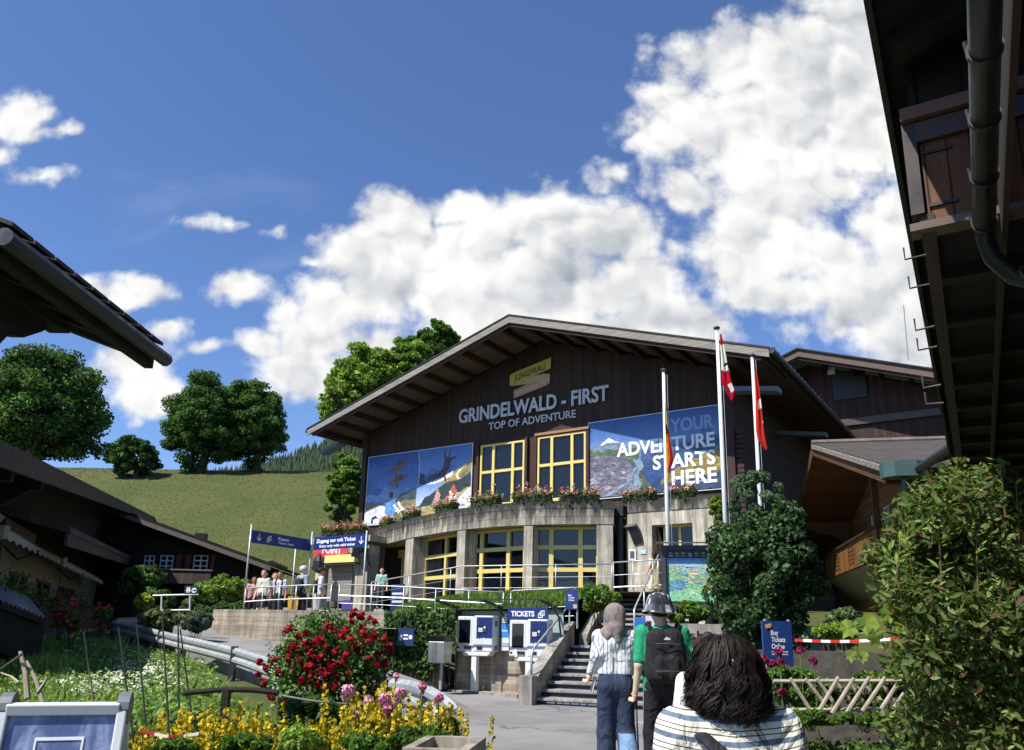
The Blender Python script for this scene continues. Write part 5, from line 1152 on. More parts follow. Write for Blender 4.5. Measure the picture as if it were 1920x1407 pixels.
# ------------------------------------------------------------------ flower boxes on the parapets
def flower_box(label, p, rz, seed, w_=1.0):
    rng = np.random.default_rng(seed); t = thing('flower_box', label, 'flower box', p, rz, 'geranium boxes along the parapets')
    m = MB(C('#43362e')); m.prism([(-w_/2, -.12, 0), (-w_/2+.03, -.10, -.0), (w_/2-.03, -.1, 0), (w_/2, -.12, 0), (w_/2, -.12, .20), (-w_/2, -.12, .20)], (0, .26, 0)); m.build('box', M_paint, t)
    n = 900; c = np.stack([rng.uniform(-w_*.54, w_*.54, n), rng.normal(-.02, .12, n), .16+rng.gamma(2.2, .05, n)], 1); c[:, 2] -= .16*(rng.random(n) < .25)
    V, Fq = leaf_geo(rng, c, np.tile([[0, -.5, .8]], (n, 1)), .08*rng.uniform(.7, 1.3, n), .85); np_mesh('leaves', V, Fq, M_leaf, palette(rng, n, [C('#4d6b30', .8), C('#3b5528', .8), C('#6a8440', .8)], .2), t)
    n = 62; cc = np.stack([rng.uniform(-w_*.52, w_*.52, n), rng.normal(-.07, .11, n), .24+rng.gamma(2, .055, n)], 1); k = 8; c = np.repeat(cc, k, 0)+rng.normal(0, .028, (n*k, 3))
    V, Fq = leaf_geo(rng, c, rng.normal(0, .6, (n*k, 3))+np.array([-.2, -.5, .6]), .055, .9); cols = np.repeat(palette(rng, n, [C('#e58f9c', .9), C('#dc6a7c', .9), C('#f0b4b8', .9), C('#c84a58', .9), C('#e8c0c0', .9)], .12), k, 0)
    o = np_mesh('blossoms', V, Fq, M_petal, cols, t); o['kind'] = 'stuff'; return t
for k, (px, py, w_, lb) in enumerate(((722, 976, 1.3, 'geranium box at the far left of the curved parapet, under the left picture poster'), (766, 960, 1.25, 'geranium box second from the left on the curved parapet'), (833, 950, 1.2, 'geranium box under the right edge of the left picture poster'), (908, 945, 1.25, 'geranium box under the left edge of the yellow upper windows'), (997, 940, 1.35, 'large geranium box in the middle below the gap of the upper windows'), (1087, 936, 1.25, 'geranium box at the right end of the curved parapet'))):
    z = 5.73; g = bz(px, py, z); e = arcat(px, .17); t_ = Vector(e[3]); flower_box(lb, bw(e[1], e[2], z-.02), BRZ+math.atan2(t_.y, t_.x), 60+k, w_)
for k, (px, w_, lb) in enumerate(((1200, 1.15, 'geranium box on the left half of the square entrance parapet'), (1275, 1.0, 'geranium box on the entrance parapet beside the flagpole'))):
    g = bhit(px, 935, yf+.2); flower_box(lb, bw(g.x, yf+.2, 5.71), BRZ, 70+k, w_)
for k, (px, lb) in enumerate(((624, 'geranium box on the ticket counter roof, left one'), (668, 'geranium box on the ticket counter roof, right one'))):
    g = th(px, 1003, -.05); flower_box(lb, T0+BX*g.x-BY*.05+Vector((0, 0, th(640, 1003, -.1).z-.02)), BRZ, 75+k, 1.1)

# ------------------------------------------------------------------ flagpoles and flags
def flagpole(label, px, py, Y, zb=1.8):
    a = P(px, py, Y); o = thing('flagpole', label, 'flagpole', (a.x, Y, zb), 0, 'flagpoles in front of the hall'); H = a.z-zb
    m = MB(); m.tube([(0, 0, -.3), (0, 0, H*.5), (0, 0, H)], [.062, .055, .042], 12); m.build('pole', M_white, o, smooth=True)
    m = MB(C('#3a3c40')); m.lathe([(.02, H), (.085, H+.02), (.09, H+.05), (.03, H+.09)], (0, 0, 0), 12); m.build('cap', M_paint, o, smooth=True)
    m = MB(C('#c8c8c8')); m.tube([(.09, -.03, H-.1), (.10, -.03, .5)], .005, 5); m.build('halyard', M_paint, o); return a
def flag(label, Y, rows, colf, seed, nc=12, fold=.05):
    """hanging cloth: rows = (py, px left, px right); colf(u, v) gives the colour"""
    rng = np.random.default_rng(seed); N = 26; py = np.linspace(rows[0][0], rows[-1][0], N); xl = np.interp(py, [r[0] for r in rows], [r[1] for r in rows]); xr = np.interp(py, [r[0] for r in rows], [r[2] for r in rows])
    pts = np.zeros((N, nc+1, 3)); ph = rng.uniform(0, 6)
    for i in range(N):
        for j in range(nc+1):
            u = j/nc; q = P(xl[i]+(xr[i]-xl[i])*u, py[i], Y); wv = math.sin(u*11+ph+i*.11)*fold*(.3+u)+math.sin(u*5-i*.2)*fold*.6; pts[i, j] = (q.x, Y+wv, q.z+math.sin(u*9+ph)*.02)
    V = pts.reshape(-1, 3); F_ = []; cs = []
    for i in range(N-1):
        for j in range(nc): F_.append((i*(nc+1)+j, (i+1)*(nc+1)+j, (i+1)*(nc+1)+j+1, i*(nc+1)+j+1)); cs.append(colf((j+.5)/nc, (i+.5)/(N-1)))
    o = np_mesh('flag', V, F_, M_flag, np.array(cs), smooth=True); return tag(o, label, 'flag', 'flags hanging from the flagpoles')
M_flag = leafmat('flag_cloth', .35, .8, .1)
flagpole('white flagpole with the yellow and orange flag, left of the three', 1244, 697, 20.0); flagpole('tall white flagpole with the red and white starred flag, middle of the three', 1344, 618, 19.0); flagpole('white flagpole with the red cross flag, right of the three', 1410, 669, 20.6)
flag('yellow and orange flag hanging limp on the left flagpole', 19.9, [(755, 1246, 1247.5), (790, 1246, 1252), (830, 1248, 1258), (862, 1249, 1264), (880, 1250, 1256), (905, 1250, 1253)], lambda u, v: C('#1f1a18') if .28 < v < .42 and .25 < u < .6 else (C('#cf4a36') if u > .45-.25*v and .3 < v < .88 else C('#d9b93c')), 1, 8, .03)
flag('red and white flag with white stars hanging on the middle flagpole', 18.9, [(628, 1350, 1351), (650, 1350.5, 1358), (690, 1352, 1368), (720, 1354, 1377), (734, 1362, 1383), (750, 1369, 1374)], lambda u, v: C('#c21f3a') if v < .17 else (C('#e8e6e8') if v < .55 and not (.42 < v < .47 and u > .3) else (C('#2a2430') if v < .55 else (C('#efe8ea') if (u-.55)**2*4+(v-.82)**2*30 < .10 or (u < .35 and .66 < v < .70) or (u > .75 and .66 < v < .70) else C('#b8182f')))), 2)
flag('plain red flag with a white cross hanging on the right flagpole', 20.5, [(697, 1416, 1417), (730, 1416, 1423), (770, 1416.5, 1430), (810, 1418, 1435), (825, 1422, 1437), (843, 1434, 1438)], lambda u, v: C('#efe9e6') if (.36 < v < .48 and .35 < u) or (.62 < v < .68 and u > .75) else C('#c8362c'), 3)
# ------------------------------------------------------------------ second hall behind, on the right
bh = thing('back_hall', 'second dark brown gabled hall rising behind the right roof slope of the station', 'hall', bw(6, 15, 0), BRZ); H0 = bh.location
def hh_(px, py, yl): q = PN(px, py, B0+BY*yl, BY)-B0; return Vector((q.dot(BX), yl, q.z))
def hl(m): m.v = [tuple(wl(bh, bw(*q))) for q in m.v]; return m
pk = hh_(1495, 653, 13); rr = hh_(1735, 689, 13); s_r = (rr.z-pk.z)/(rr.x-pk.x); xe = pk.x+12; xl_ = pk.x-9
def bzr(x): return pk.z+s_r*abs(x-pk.x)
m = MB(); m.add([(xl_+1,15,0),(xe-1,15,0),(xe-1,15,bzr(xe-1)-.3),(pk.x,15,pk.z-.3),(xl_+1,15,bzr(xl_+1)-.3)], [(0,1,2,3,4)]); hl(m).build('gable_wall', mat('red_brown_boards', C('#3d231d'), .8, fn=planks(.2, 0, .4, 8)), bh)
m = MB()
for a, b in ((xl_, pk.x), (pk.x, xe)): m.prism([(a,12.9,bzr(a)-.07),(b,12.9,bzr(b)-.07),(b,12.9,bzr(b)),(a,12.9,bzr(a))], (0,16,0))
r2 = hl(m).build('roof', M_black, bh)
m = MB()
for a, b in ((xl_, pk.x), (pk.x, xe)): m.prism([(a,13,bzr(a)-.45),(b,13,bzr(b)-.45),(b,13,bzr(b)-.075),(a,13,bzr(a)-.075)], (0,.06,0))
hl(m).build('fascia', mat('brown_fascia', C('#6d5a50', .9), .8, nz=(4, .5), st=(.4, 1, 6), bump=.3), r2)
m = MB()
for a, b in ((xl_, pk.x), (pk.x, xe)): m.prism([(a,13.1,bzr(a)-.6),(b,13.1,bzr(b)-.6),(b,13.1,bzr(b)-.46),(a,13.1,bzr(a)-.46)], (0,.05,0))
hl(m).build('inner_fascia', M_redwood, r2)
m = MB(C('#4a3730')); q1 = hh_(1585, 800, 14.9); q2 = hh_(1735, 775, 14.9); m.beam((q1.x-6, 14.9, q2.z), (xe-1, 14.9, q2.z), .1, .35); hl(m).build('ledge', M_paint, bh)
m = MB()
for k in range(8): x = pk.x+1+k*1.3; m = MB(); m.bx(x-.06, x+.06, 13.1, 15, bzr(x)-.5, bzr(x)-.2); hl(m).build('rafter', M_beam, r2)
m = MB(); q1 = hh_(1595, 745, 14.95); q2 = hh_(1560, 700, 14.95); m.bx(q2.x, q2.x+1.6, 14.9, 14.96, q2.z-1.5, q2.z); hl(m).build('dark_window', M_black, bh)  # upper window, its darkness painted as a black panel without a reflecting pane
m = MB(); q3 = hh_(1553, 704, 14.9); m.bx(q3.x, q3.x+.35, 14.8, 14.9, q3.z, q3.z+.4); hl(m).build('wall_box', M_white, bh)
m = MB(C('#8a8c90')); a = P(1694, 572, 50); b = P(1703, 676, 50); m.tube([b, a], .035, 5); o = m.build('antenna', M_paint, None); tag(o, 'thin metal rod antenna above the roof edge of the back hall', 'antenna')

# ------------------------------------------------------------------ chalet with the carved balcony
CU = hdir(1310); CV = Vector((CU.y, -CU.x, 0)); C0 = P(1645, 985, 20); CZ = C0.z; C0 = Vector((C0.x, C0.y, 0)); CRZ = math.atan2(CV.y, CV.x)
ch = thing('balcony_chalet', 'brown wooden chalet with carved balcony and deep gable roof right of the tall shrub', 'chalet', C0, CRZ)
# local axes: x = to the right (into the house), y = away along the balcony front
def ch_hit_x(px, py, x): q = PN(px, py, C0+CV*x, CV)-C0; return Vector((x, q.dot(CU), q.z))
def ch_y(px, py, y): q = PN(px, py, C0+CU*y, CU)-C0; return Vector((q.dot(CV), y, q.z))
e1 = ch_hit_x(1548, 1043, 0); BLn = e1.y; zr = CZ; zb = ch_hit_x(1650, 1047, 0).z; 
M_balc = mat('balcony_boards', C('#9c6a37', .85), .6, fn=planks(.14, 1, .4, 8, (C('#3a2818'), .7))); M_balc2 = mat('balcony_end_boards', C('#8a5428', .85), .6, fn=planks(.14, 0, .3, 8))
M_brown = mat('chalet_wall', C('#9a6a40', .95), .7, fn=planks(.18, 2, .3, 7)); M_dkbrown = mat('chalet_dark_beam', C('#6a4526', .85), .75, nz=(5, .3), bump=.3)
m = MB(); m.bx(-.03, .03, 0, BLn, zb, zr-.06); bal = m.build('balcony_front', M_balc, ch)
m = MB(); m.bx(.03, 1.6, -.03, .03, zb, zr-.06); m.build('balcony_end', M_balc2, ch)
m = MB(C('#33241a'))
r_ = random.Random(3)
for g in range(3):
    for i in range(7):
        for j in range(5):
            if abs(i-3)+abs(j-2) > 4: continue
            y = BLn*(.12+g*.30)+(i-3)*.13; z = zb+.16+j*.12
            m.prism([(-.034, y-.035, z), (-.034, y, z-.045), (-.034, y+.035, z), (-.034, y, z+.045)], (-.004, 0, 0))
c_ = m.build('carving', M_paint, bal); c_['kind'] = 'stuff'
m = MB(C('#4a3a30')); m.bx(-.09, .09, -.09, BLn, zr-.06, zr); m.bx(.09, 1.6, -.09, .09, zr-.06, zr); m.build('balcony_rail', M_paint, ch)
m = MB(C('#85867f', .8)); m.add([(0,0,zb-.03),(1.7,0,zb-.03),(1.7,BLn,zb-.03),(0,BLn,zb-.03),(.9,.5,zb-.75),(1.7,.5,zb-.75),(1.7,BLn,zb-.75),(.9,BLn,zb-.75)], [(3,2,1,0),(0,1,5,4),(1,2,6,5),(2,3,7,6),(3,0,4,7),(4,5,6,7)]); m.build('balcony_underside', M_paint, ch)
rid = ch_hit_x(1527, 834, -.9); pkz = rid.z; yr = rid.y; nv = ch_hit_x(1665, 874, -.9)
slp = (pkz-nv.z)/(yr-nv.y); yn = nv.y; yf2 = yr+(yr-yn)*1.25
def crz(y): return pkz-slp*abs(y-yr)
m = MB(); m.add([(1.0,yn+.6,0),(1.0,yf2-.8,0),(1.0,yf2-.8,crz(yf2-.8)-.25),(1.0,yr,pkz-.25),(1.0,yn+.6,crz(yn+.6)-.25)], [(0,1,2,3,4)]); m.quad((1.0,yn+.6,0),(9,yn+.6,0),(9,yn+.6,crz(yn+.6)-.2),(1.6,yn+.6,crz(yn+.6)-.2)); m.build('walls', M_brown, ch)
M_tile = mat('brown_roof_tiles', C('#5f544c', .75), .85, fn=tiles(.26, .22, 0, 1))
m = MB()
for a, b in ((yn, yr), (yr, yf2)): m.prism([(-.95,a,crz(a)-.05),(-.95,b,crz(b)-.05),(-.95,b,crz(b)+.03),(-.95,a,crz(a)+.03)], (10,0,0))
crf = m.build('roof', M_tile, ch)
m = MB(); m.tube([(-.98, yr, pkz+.06), (9, yr, pkz+.06)], .09, 8); m.build('ridge_cap', mat('ridge_tiles', C('#85726a', .75), .8, nz=(3, .4)), crf)
m = MB()
for a, b in ((yn+.05, yr), (yr, yf2)): m.prism([(-.85,a,crz(a)-.13),(-.85,b,crz(b)-.13),(-.85,b,crz(b)-.06),(-.85,a,crz(a)-.06)], (9.5,0,0))
m.build('soffit', mat('chalet_soffit', C('#7a5030', .85), .7, fn=planks(.16, 1, .3, 7)), crf)
m = MB(C('#b9b4ac'))
m.prism([(-1.0,yn,crz(yn)-.12),(-1.0,yr,pkz-.12),(-1.0,yr,pkz+.0),(-1.0,yn,crz(yn)+.0)], (.05,0,0)); m.build('near_bargeboard', M_fascia, crf)
m = MB(); m.prism([(-.97,yr,pkz-.32),(-.97,yf2,crz(yf2)-.32),(-.97,yf2,crz(yf2)+.0),(-.97,yr,pkz+.0)], (.06,0,0)); m.prism([(-.94,yn+.1,crz(yn+.1)-.36),(-.94,yr,pkz-.36),(-.94,yr,pkz-.14),(-.94,yn+.1,crz(yn+.1)-.14)], (.06,0,0)); m.build('far_bargeboard', M_dkbrown, crf)
for yy in (yr-.05, yn+.5, (yn+yr)/2, (yr+yf2)/2, yf2-1.0):
    m = MB(); m.bx(-.88, 1.1, yy-.11, yy+.11, crz(yy)-.42, crz(yy)-.14); m.build('purlin', M_dkbrown, crf)
    m = MB(); m.prism([(-.5,yy-.06,crz(yy)-.43),(1.0,yy-.06,crz(yy)-.43),(1.0,yy-.06,crz(yy)-1.35),(.75,yy-.06,crz(yy)-1.0),(.4,yy-.06,crz(yy)-.66),(-.1,yy-.06,crz(yy)-.56)], (0,.12,0)); m.build('carved_bracket', M_dkbrown, ch)
m = MB(); m.bx(-.06, .10, .02, .18, zr, crz(.1)-.2); m.build('balcony_post', M_dkbrown, ch)
m = MB(); m.tube([(-.5, .1, crz(.1)-.25), (0, .1, crz(.1)-.55), (.3,.1,crz(.1)-.5), (.7, .1, crz(.1)-.6), (1.0,.1,crz(.1)-.9)], .07, 7); m.build('curved_brace', M_dkbrown, ch)
for yy, w_ in ((.9, .8), (2.6, .8), (4.3, .8)):
    f = window_grid(ch, (.95, yy+w_, zr-.15), (0, -1, 0), w_, 1.1, (.5,), (.5,), .07, .08, name='window', fm=M_white, back=.05)
    for s in (-.42, w_+.04):
        m = MB(C('#8a5a34')); m.bx(.93, .99, yy+s, yy+s+.38, zr-.15, zr+.95); m.build('shutter', M_paint, ch)
for xx in (2.4, 3.6):
    f = window_grid(ch, (xx, yn+.53, zr-.1), (1, 0, 0), .7, 1.1, (.5,), (.5,), .06, .08, name='window', fm=M_white, back=.05)
hb = ch_y(1692, 886, yn-.05)
m = MB(C('#46605c', .8)); m.prism([(hb.x-.38,yn-.2,hb.z-.12),(hb.x-.2,yn-.35,hb.z-.12),(hb.x+.2,yn-.35,hb.z-.12),(hb.x+.38,yn-.2,hb.z-.12),(hb.x+.38,yn+.1,hb.z-.12),(hb.x-.38,yn+.1,hb.z-.12)], (0,0,.30)); m.tube([(hb.x,yn-.1,hb.z-.1),(hb.x,yn-.1,hb.z-.5),(hb.x+.2,yn+.5,hb.z-.9)], .06, 8); m.build('rain_hopper', M_paint, ch)
m = MB(); m.tube([(-.95, yn-.06, crz(yn)-.03), (hb.x, yn-.06, crz(yn)-.06)], .065, 8); a = ch_y(1722, 880, yn-.3); b = ch_y(1790, 836, yn-2.6); m.tube([(hb.x+.2, yn-.1, hb.z+.1), a, b], .085, 8); m.build('gutter', M_darkmetal, ch)
m = MB(); m.add([tuple(a), tuple(b), (b.x+3.5, b.y+.2, b.z+1.2), (a.x+3.5, a.y+.8, a.z+1.2), (a.x+.1, a.y, a.z-.2), (b.x+.1, b.y, b.z-.2), (b.x+2.5, b.y, b.z-.15), (a.x+2.5, a.y, a.z-.15)], [(0,1,2,3),(7,6,5,4)]); m.build('side_roof', mat('side_roof_boards', C('#6d4326', .8), .75, fn=planks(.18, 0, .3, 6)), ch)
m = MB(); m.bx(1.9, 8, yn-2.4, yn+.5, 0, hb.z-.25); m.build('side_wall', M_brown, ch)

# ------------------------------------------------------------------ near building overhead on the right: frame x = right, y = along the eaves
ND = hdir(1850); NRZ = math.atan2(-ND.x, ND.y)
nb = thing('eaves_house', 'very dark timber house close by on the right with deep eaves overhead', 'house', (0, 0, 0), NRZ)
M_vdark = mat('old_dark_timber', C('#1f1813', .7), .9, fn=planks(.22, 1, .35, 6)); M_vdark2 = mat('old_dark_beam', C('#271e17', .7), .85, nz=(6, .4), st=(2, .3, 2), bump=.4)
H_R = 4.3; SE = 14.6; RO = -.132
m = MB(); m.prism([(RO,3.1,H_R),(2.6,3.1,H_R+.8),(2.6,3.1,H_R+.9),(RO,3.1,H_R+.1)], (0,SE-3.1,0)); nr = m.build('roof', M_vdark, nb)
m = MB(); m.bx(RO-.03, RO, 3.1, SE, H_R-.05, H_R+.10); m.build('roof_edge', M_black, nr)
for k in range(14): y = 3.5+k*.85; m = MB(); m.prism([(RO+.05,y,H_R-.09),(2.3,y,H_R+.60),(2.3,y,H_R+.70),(RO+.05,y,H_R+.012)], (0,.12,0)); m.build('rafter', M_vdark2, nr)
# projecting upper storey: end wall towards us with a closed shutter, dark underside with cross beams
RL, ZB, S1, SB = -.040, 3.45, 3.8, 13.4
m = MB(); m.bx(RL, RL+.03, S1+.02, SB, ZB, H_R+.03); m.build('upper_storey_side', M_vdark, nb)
m = MB(); m.bx(RL+.03, 2.2, S1+.03, S1+.1, ZB, H_R+.2); m.build('upper_storey_end', mat('old_dark_wall', C('#241b15', .75), .85, fn=planks(.2, 0, .3, 6)), nb)
m = MB(); m.bx(RL-.012, RL+.05, S1-.03, SB, ZB-.07, ZB+.03); m.build('sill_beam', mat('lit_edge_beam', C('#4a3d32', .8), .75, nz=(7, .5), st=(3, .3, 3), bump=.4), nb)  # paler than the timber around it: light on the edge put into the colour
m = MB(); m.bx(RL+.05, 2.4, S1, SB, ZB-.02, ZB+.02); m.build('underside', M_vdark, nb)
for k in range(14): y = S1+.5+k*.68; m = MB(); m.bx(RL+.05, 2.4, y, y+.09, ZB-.09, ZB-.021); m.build('cross_beam', M_vdark2, nb)
def nh(px, py, y): q = PN(px, py, ND*y, ND); iv = frame_mat(nb).inverted() @ q; return iv
a = nh(1742, 418, S1-.03); b = nh(1818, 245, S1-.03)
m = MB(); m.bx(a.x, a.x+.5, S1-.02, S1+.02, a.z, b.z); m.build('shutter', mat('red_weathered_boards', C('#6e452c', 1.0), .75, fn=planks(.095, 0, .3, 12, (C('#33221a'), .7))), nb)
m = MB(C('#2e211a')); m.bx(a.x-.07, a.x-.012, S1-.05, S1+.02, ZB+.03, b.z+.15); m.bx(a.x-.07, a.x+.55, S1-.08, S1+.02, b.z+.115, b.z+.18, C('#6d4e3e')); m.bx(a.x-.012, a.x+.55, S1-.05, S1+.02, b.z+.0, b.z+.105, C('#46302a')); m.bx(a.x-.08, a.x+.55, S1-.08, S1+.02, a.z-.05, a.z-.012, C('#5c4a3c')); m.build('shutter_frame', M_paint, nb)
for z in (a.z+.08, a.z+.36): m = MB(C('#1e1a18')); m.bx(a.x+.01, a.x+.13, S1-.032, S1-.02, z, z+.016); m.build('hinge', M_paint, nb)
gh = 1.78; gt = thing('gutter', 'dark round gutter with clamps and a bent down pipe under the right eaves', 'gutter', tuple(frame_mat(nb) @ Vector((.197, 0, gh+CAMZ))), NRZ); ge = 3.68
m = MB(); m.tube([(0, 1.3, 0), (0, 2.4, 0), (0, ge, 0)], .046, 16); m.build('trough', mat('green_grey_zinc', C('#2f3833', .8), .4, metal=.3, nz=(5, .25)), gt, smooth=True)
m = MB(); m.tube([(0, ge, 0), (.0, ge+.09, -.04), (.02, ge+.12, -.12), (.09, ge+.14, -.22), (.22, ge+.15, -.28), (.5, ge+.15, -.33)], .038, 14); m.build('down_pipe', mat('dark_zinc', C('#22262b', .9), .35, metal=.4, nz=(5, .2)), gt, smooth=True)
for k in (1.39, 1.6, 1.83, 2.06): y = k*gh; m = MB(); m.tube([(0, y-.01, 0), (0, y+.01, 0)], .053, 16); m.tube([(-.045, y, .0), (-.05, y, .045)], .008, 6); m.build('clamp', M_black, gt)
m = MB(); m.bx(.262, .285, 1.2, 10, 3.30, 4.2); m.build('trim_board', mat('tan_trim', C('#3d2e20', .7), .8, nz=(6, .3), st=(4, .3, 1)), nb)
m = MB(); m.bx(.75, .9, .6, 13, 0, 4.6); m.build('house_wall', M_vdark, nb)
NR_ = Vector((ND.y, -ND.x, 0))
for (xa_, ya_, xb_, yb_) in ((1697, 487, 1737, 478), (1706, 541, 1743, 533), (1717, 620, 1752, 612), (1722, 657, 1757, 650), (1732, 728, 1764, 722), (1737, 758, 1769, 756)):
    q = frame_mat(nb).inverted() @ PN(xb_, yb_, NR_*RL, NR_); e = nh(xa_, ya_, q.y); u = nh(xa_-3, ya_-22, q.y)
    m = MB(C('#47423d')); m.tube([q, e, u], .0045, 6); m.build('roof_hook', M_paint, nb)
# ------------------------------------------------------------------ near roof corner, top left
lr = thing('roof_corner', 'dark tiled roof corner with gutter jutting in from the upper left', 'roof', P(298, 672, 8.0), 0); L0 = lr.location; zE = 0.0
def lrb(m): return m
m = MB(); sl_ = .36
m.prism([(0,0,.02),(-3.2,0,.02+3.2*sl_),(-3.2,0,.12+3.2*sl_),(0,0,.12)], (0,-2.7,0)); m.build('roof_slab', mat('mossy_tile_edge', C('#3a352e', .8), .9, fn=tiles(.3, .3, 0, 1)), lr)
m = MB()
for k in range(9): y = -.05-k*.29; m.prism([(.05,y,.125),(-1.0,y,.125+.38),(-1.0,y,.155+.38),(.05,y,.16)], (0,-.26,0))
m.build('eave_tiles', mat('dark_slate_tile', C('#3b3731', .8), .85, nz=(4, .4), bump=.4), lr)
m = MB(); m.tube([(.05,.06,.0),(.05,-2.7,.0)], .075, 10); m.build('gutter', M_darkmetal, lr)
m = MB(); m.bx(-.14, -.05, -2.7, .0, -.12, .05); m.build('fascia', M_vdark2, lr)
m = MB(); m.prism([(-.16,-.12,-.02),(-3.0,-.12,-.02+2.84*sl_),(-3.0,-.12,.1+2.84*sl_),(-.16,-.12,.04)], (0,-2.5,0)); m.build('soffit', M_vdark, lr)
for k in range(5): y = -.3-k*.5; m = MB(); m.prism([(-.1,y,-.1),(-2.6,y,-.1+2.5*sl_),(-2.6,y,.04+2.5*sl_),(-.1,y,.03)], (0,-.13,0)); m.build('rafter', M_vdark2, lr)
m = MB(); m.bx(-.75, -.55, -2.7, -.75, -.02, .20); m.build('purlin', M_vdark2, lr)
m = MB(); m.prism([(-.62,-1.6,.0),(-.62,-.95,.0),(-.62,-1.05,-.12),(-.62,-1.3,-.28),(-.62,-1.5,-.33),(-.62,-1.62,-.5),(-.62,-2.3,-.55),(-.62,-2.7,-.5),(-.62,-2.7,.1)], (-.12,0,0)); m.build('carved_console', M_vdark2, lr)

# ------------------------------------------------------------------ chalet restaurant on the left (gable side along the lane)
AU = hdir(350); AN = Vector((AU.y, -AU.x, 0)); A0 = P(196, 1100, 48.0); A0.z = 0; ARZ = math.atan2(AU.y, AU.x)
# local: x = away along the lane, y = to the left (into the house)
la = thing('lane_chalet', 'dark gabled chalet on the left with white walled upper floor, awning and plank balcony', 'chalet', A0, ARZ)
def ah(px, py, y): AL = Vector((-AU.y, AU.x, 0)); q = PN(px, py, A0+AL*y, AN)-A0; return Vector((q.dot(AU), y, q.z))
M_plaster = mat('cream_plaster', C('#b3aa96', .7), .9, nz=(3, .12), bump=.1)
v0 = ah(0, 838, -1.3); v1 = ah(302, 978, -1.3); vs = (v1.z-v0.z)/(v1.x-v0.x); xa_ = v0.x-.9
def az(x): return v0.z+vs*(x-v0.x)
m = MB(); m.prism([(xa_,-1.3,az(xa_)-.06),(v1.x,-1.3,v1.z-.06),(v1.x,-1.3,v1.z+.12),(xa_,-1.3,az(xa_)+.12)], (0,9,0)); arf = m.build('roof', mat('grey_brown_tiles', C('#57493f', .8), .9, fn=tiles(.3, .3, 0, 1)), la)
m = MB(); m.prism([(xa_,-1.32,az(xa_)-.34),(v1.x-.1,-1.32,v1.z-.34),(v1.x-.1,-1.32,v1.z-.061),(xa_,-1.32,az(xa_)-.061)], (0,.06,0)); m.build('bargeboard', mat('bargeboard_brown', C('#4a3a30', .8), .8, nz=(5, .3), bump=.3), arf)
m = MB(); m.prism([(xa_,-1.2,az(xa_)-.2),(v1.x-.15,-1.2,v1.z-.2),(v1.x-.15,-1.2,v1.z-.1),(xa_,-1.2,az(xa_)-.1)], (0,8.8,0)); m.build('soffit', M_vdark, arf)
for x in (v0.x+2.2, v0.x+5.5, v1.x-1.8):
    m = MB(); m.bx(x-.12, x+.12, -1.15, .2, az(x)-.5, az(x)-.21); m.prism([(x-.09,-.95,az(x)-.51),(x-.09,.0,az(x)-.51),(x-.09,.0,az(x)-1.3),(x-.09,-.3,az(x)-1.0),(x-.09,-.7,az(x)-.7)], (.18,0,0)); m.build('purlin', M_vdark2, arf)
zw = ah(68, 985, 0); 
m = MB(); m.add([(xa_,.02,0),(1.5,.02,0),(1.5,.02,az(1.5)-.2),(xa_,.02,az(xa_)-.2)], [(0,1,2,3)]); m.quad((1.5,.02,0),(1.5,7,0),(1.5,7,az(1.5)-.2),(1.5,.02,az(1.5)-.2)); m.build('timber_wall', M_vdark, la)
def abox(name, px0, py0, px1, py1, d0, d1, m_, col=None, par=None):
    a = ah(px0, py0, d0); b = ah(px1, py1, d0); m = MB(C(col) if col else None); zt = (a.z+ah(px1, py1, d0).z)/2
    m.bx(a.x, b.x, d0, d1, min(a.z, b.z), max(a.z, b.z)); return m.build(name, m_, par or la)
def aband(name, xa, xb, z0, z1, d0, d1, m_, col=None): m = MB(C(col) if col else None); m.bx(xa, xb, d0, d1, z0, z1); return m.build(name, m_, la)
q0 = ah(68, 990, -.02); q1 = ah(68, 1012, -.02); x68 = q0.x
aband('plaster_gable_band', xa_, x68, ah(0, 1005, 0).z, ah(0, 965, 0).z, -.05, .0, M_plaster)
pa = ah(0, 965, -.06); pbq = ah(30, 1000, -.06); m = MB(); m.bx(pa.x-.6, pbq.x, -.075, -.051, pbq.z, pa.z-.12, C('#b08a6a')); 
for k in range(5): x = pbq.x-.2-k*.33; m.bx(x-.05, x+.05, -.085, -.07, pbq.z+.05, pa.z-.2, C('#8c4a3c'))
m.build('painted_panel', M_paint, la)
aw0 = ah(0, 1003, -.9); aw1 = ah(196, 1068, -.9); azt = (aw0.z+aw1.z)/2
m = MB(C('#a39e94', .9)); xs_ = np.linspace(aw0.x-1, aw1.x+.2, 60)
for i in range(59): m.quad((xs_[i],-.9,azt-.20),(xs_[i+1],-.9,azt-.20),(xs_[i+1],-.5,azt+.06),(xs_[i],-.5,azt+.06)); zz = azt-.40 if i % 2 else azt-.32; m.quad((xs_[i],-.9,zz),(xs_[i+1],-.9,azt-.72-zz+azt),(xs_[i+1],-.9,azt-.20),(xs_[i],-.9,azt-.20))
m.build('awning', M_cloth, la)
aband('plaster_wall', xa_, .3, azt-1.6, azt+.02, -.03, .018, M_plaster)
for f0, f1 in ((.02, .17), (.30, .42), (.50, .62), (.70, .93)):
    a = aw0.x-.5+(aw1.x-aw0.x)*f0; b = aw0.x-.5+(aw1.x-aw0.x)*f1; f = MB(C('#3a2a22')); f.bx(a, b, -.06, -.02, azt-1.6, azt-.75); f_ = f.build('window', M_paint, la); g = MB(); g.bx(a+.08, b-.08, -.066, -.06, azt-1.55, azt-.85); g.build('pane', M_glass, f_)
for f0 in (.22, .66):
    x = aw0.x-.5+(aw1.x-aw0.x)*f0; m = MB(C('#2a2624')); m.tube([(x,-.02,azt-.1),(x,-.5,azt-.55),(x,-.95,azt-.3)], .03, 6); m.build('awning_arm', M_paint, la)
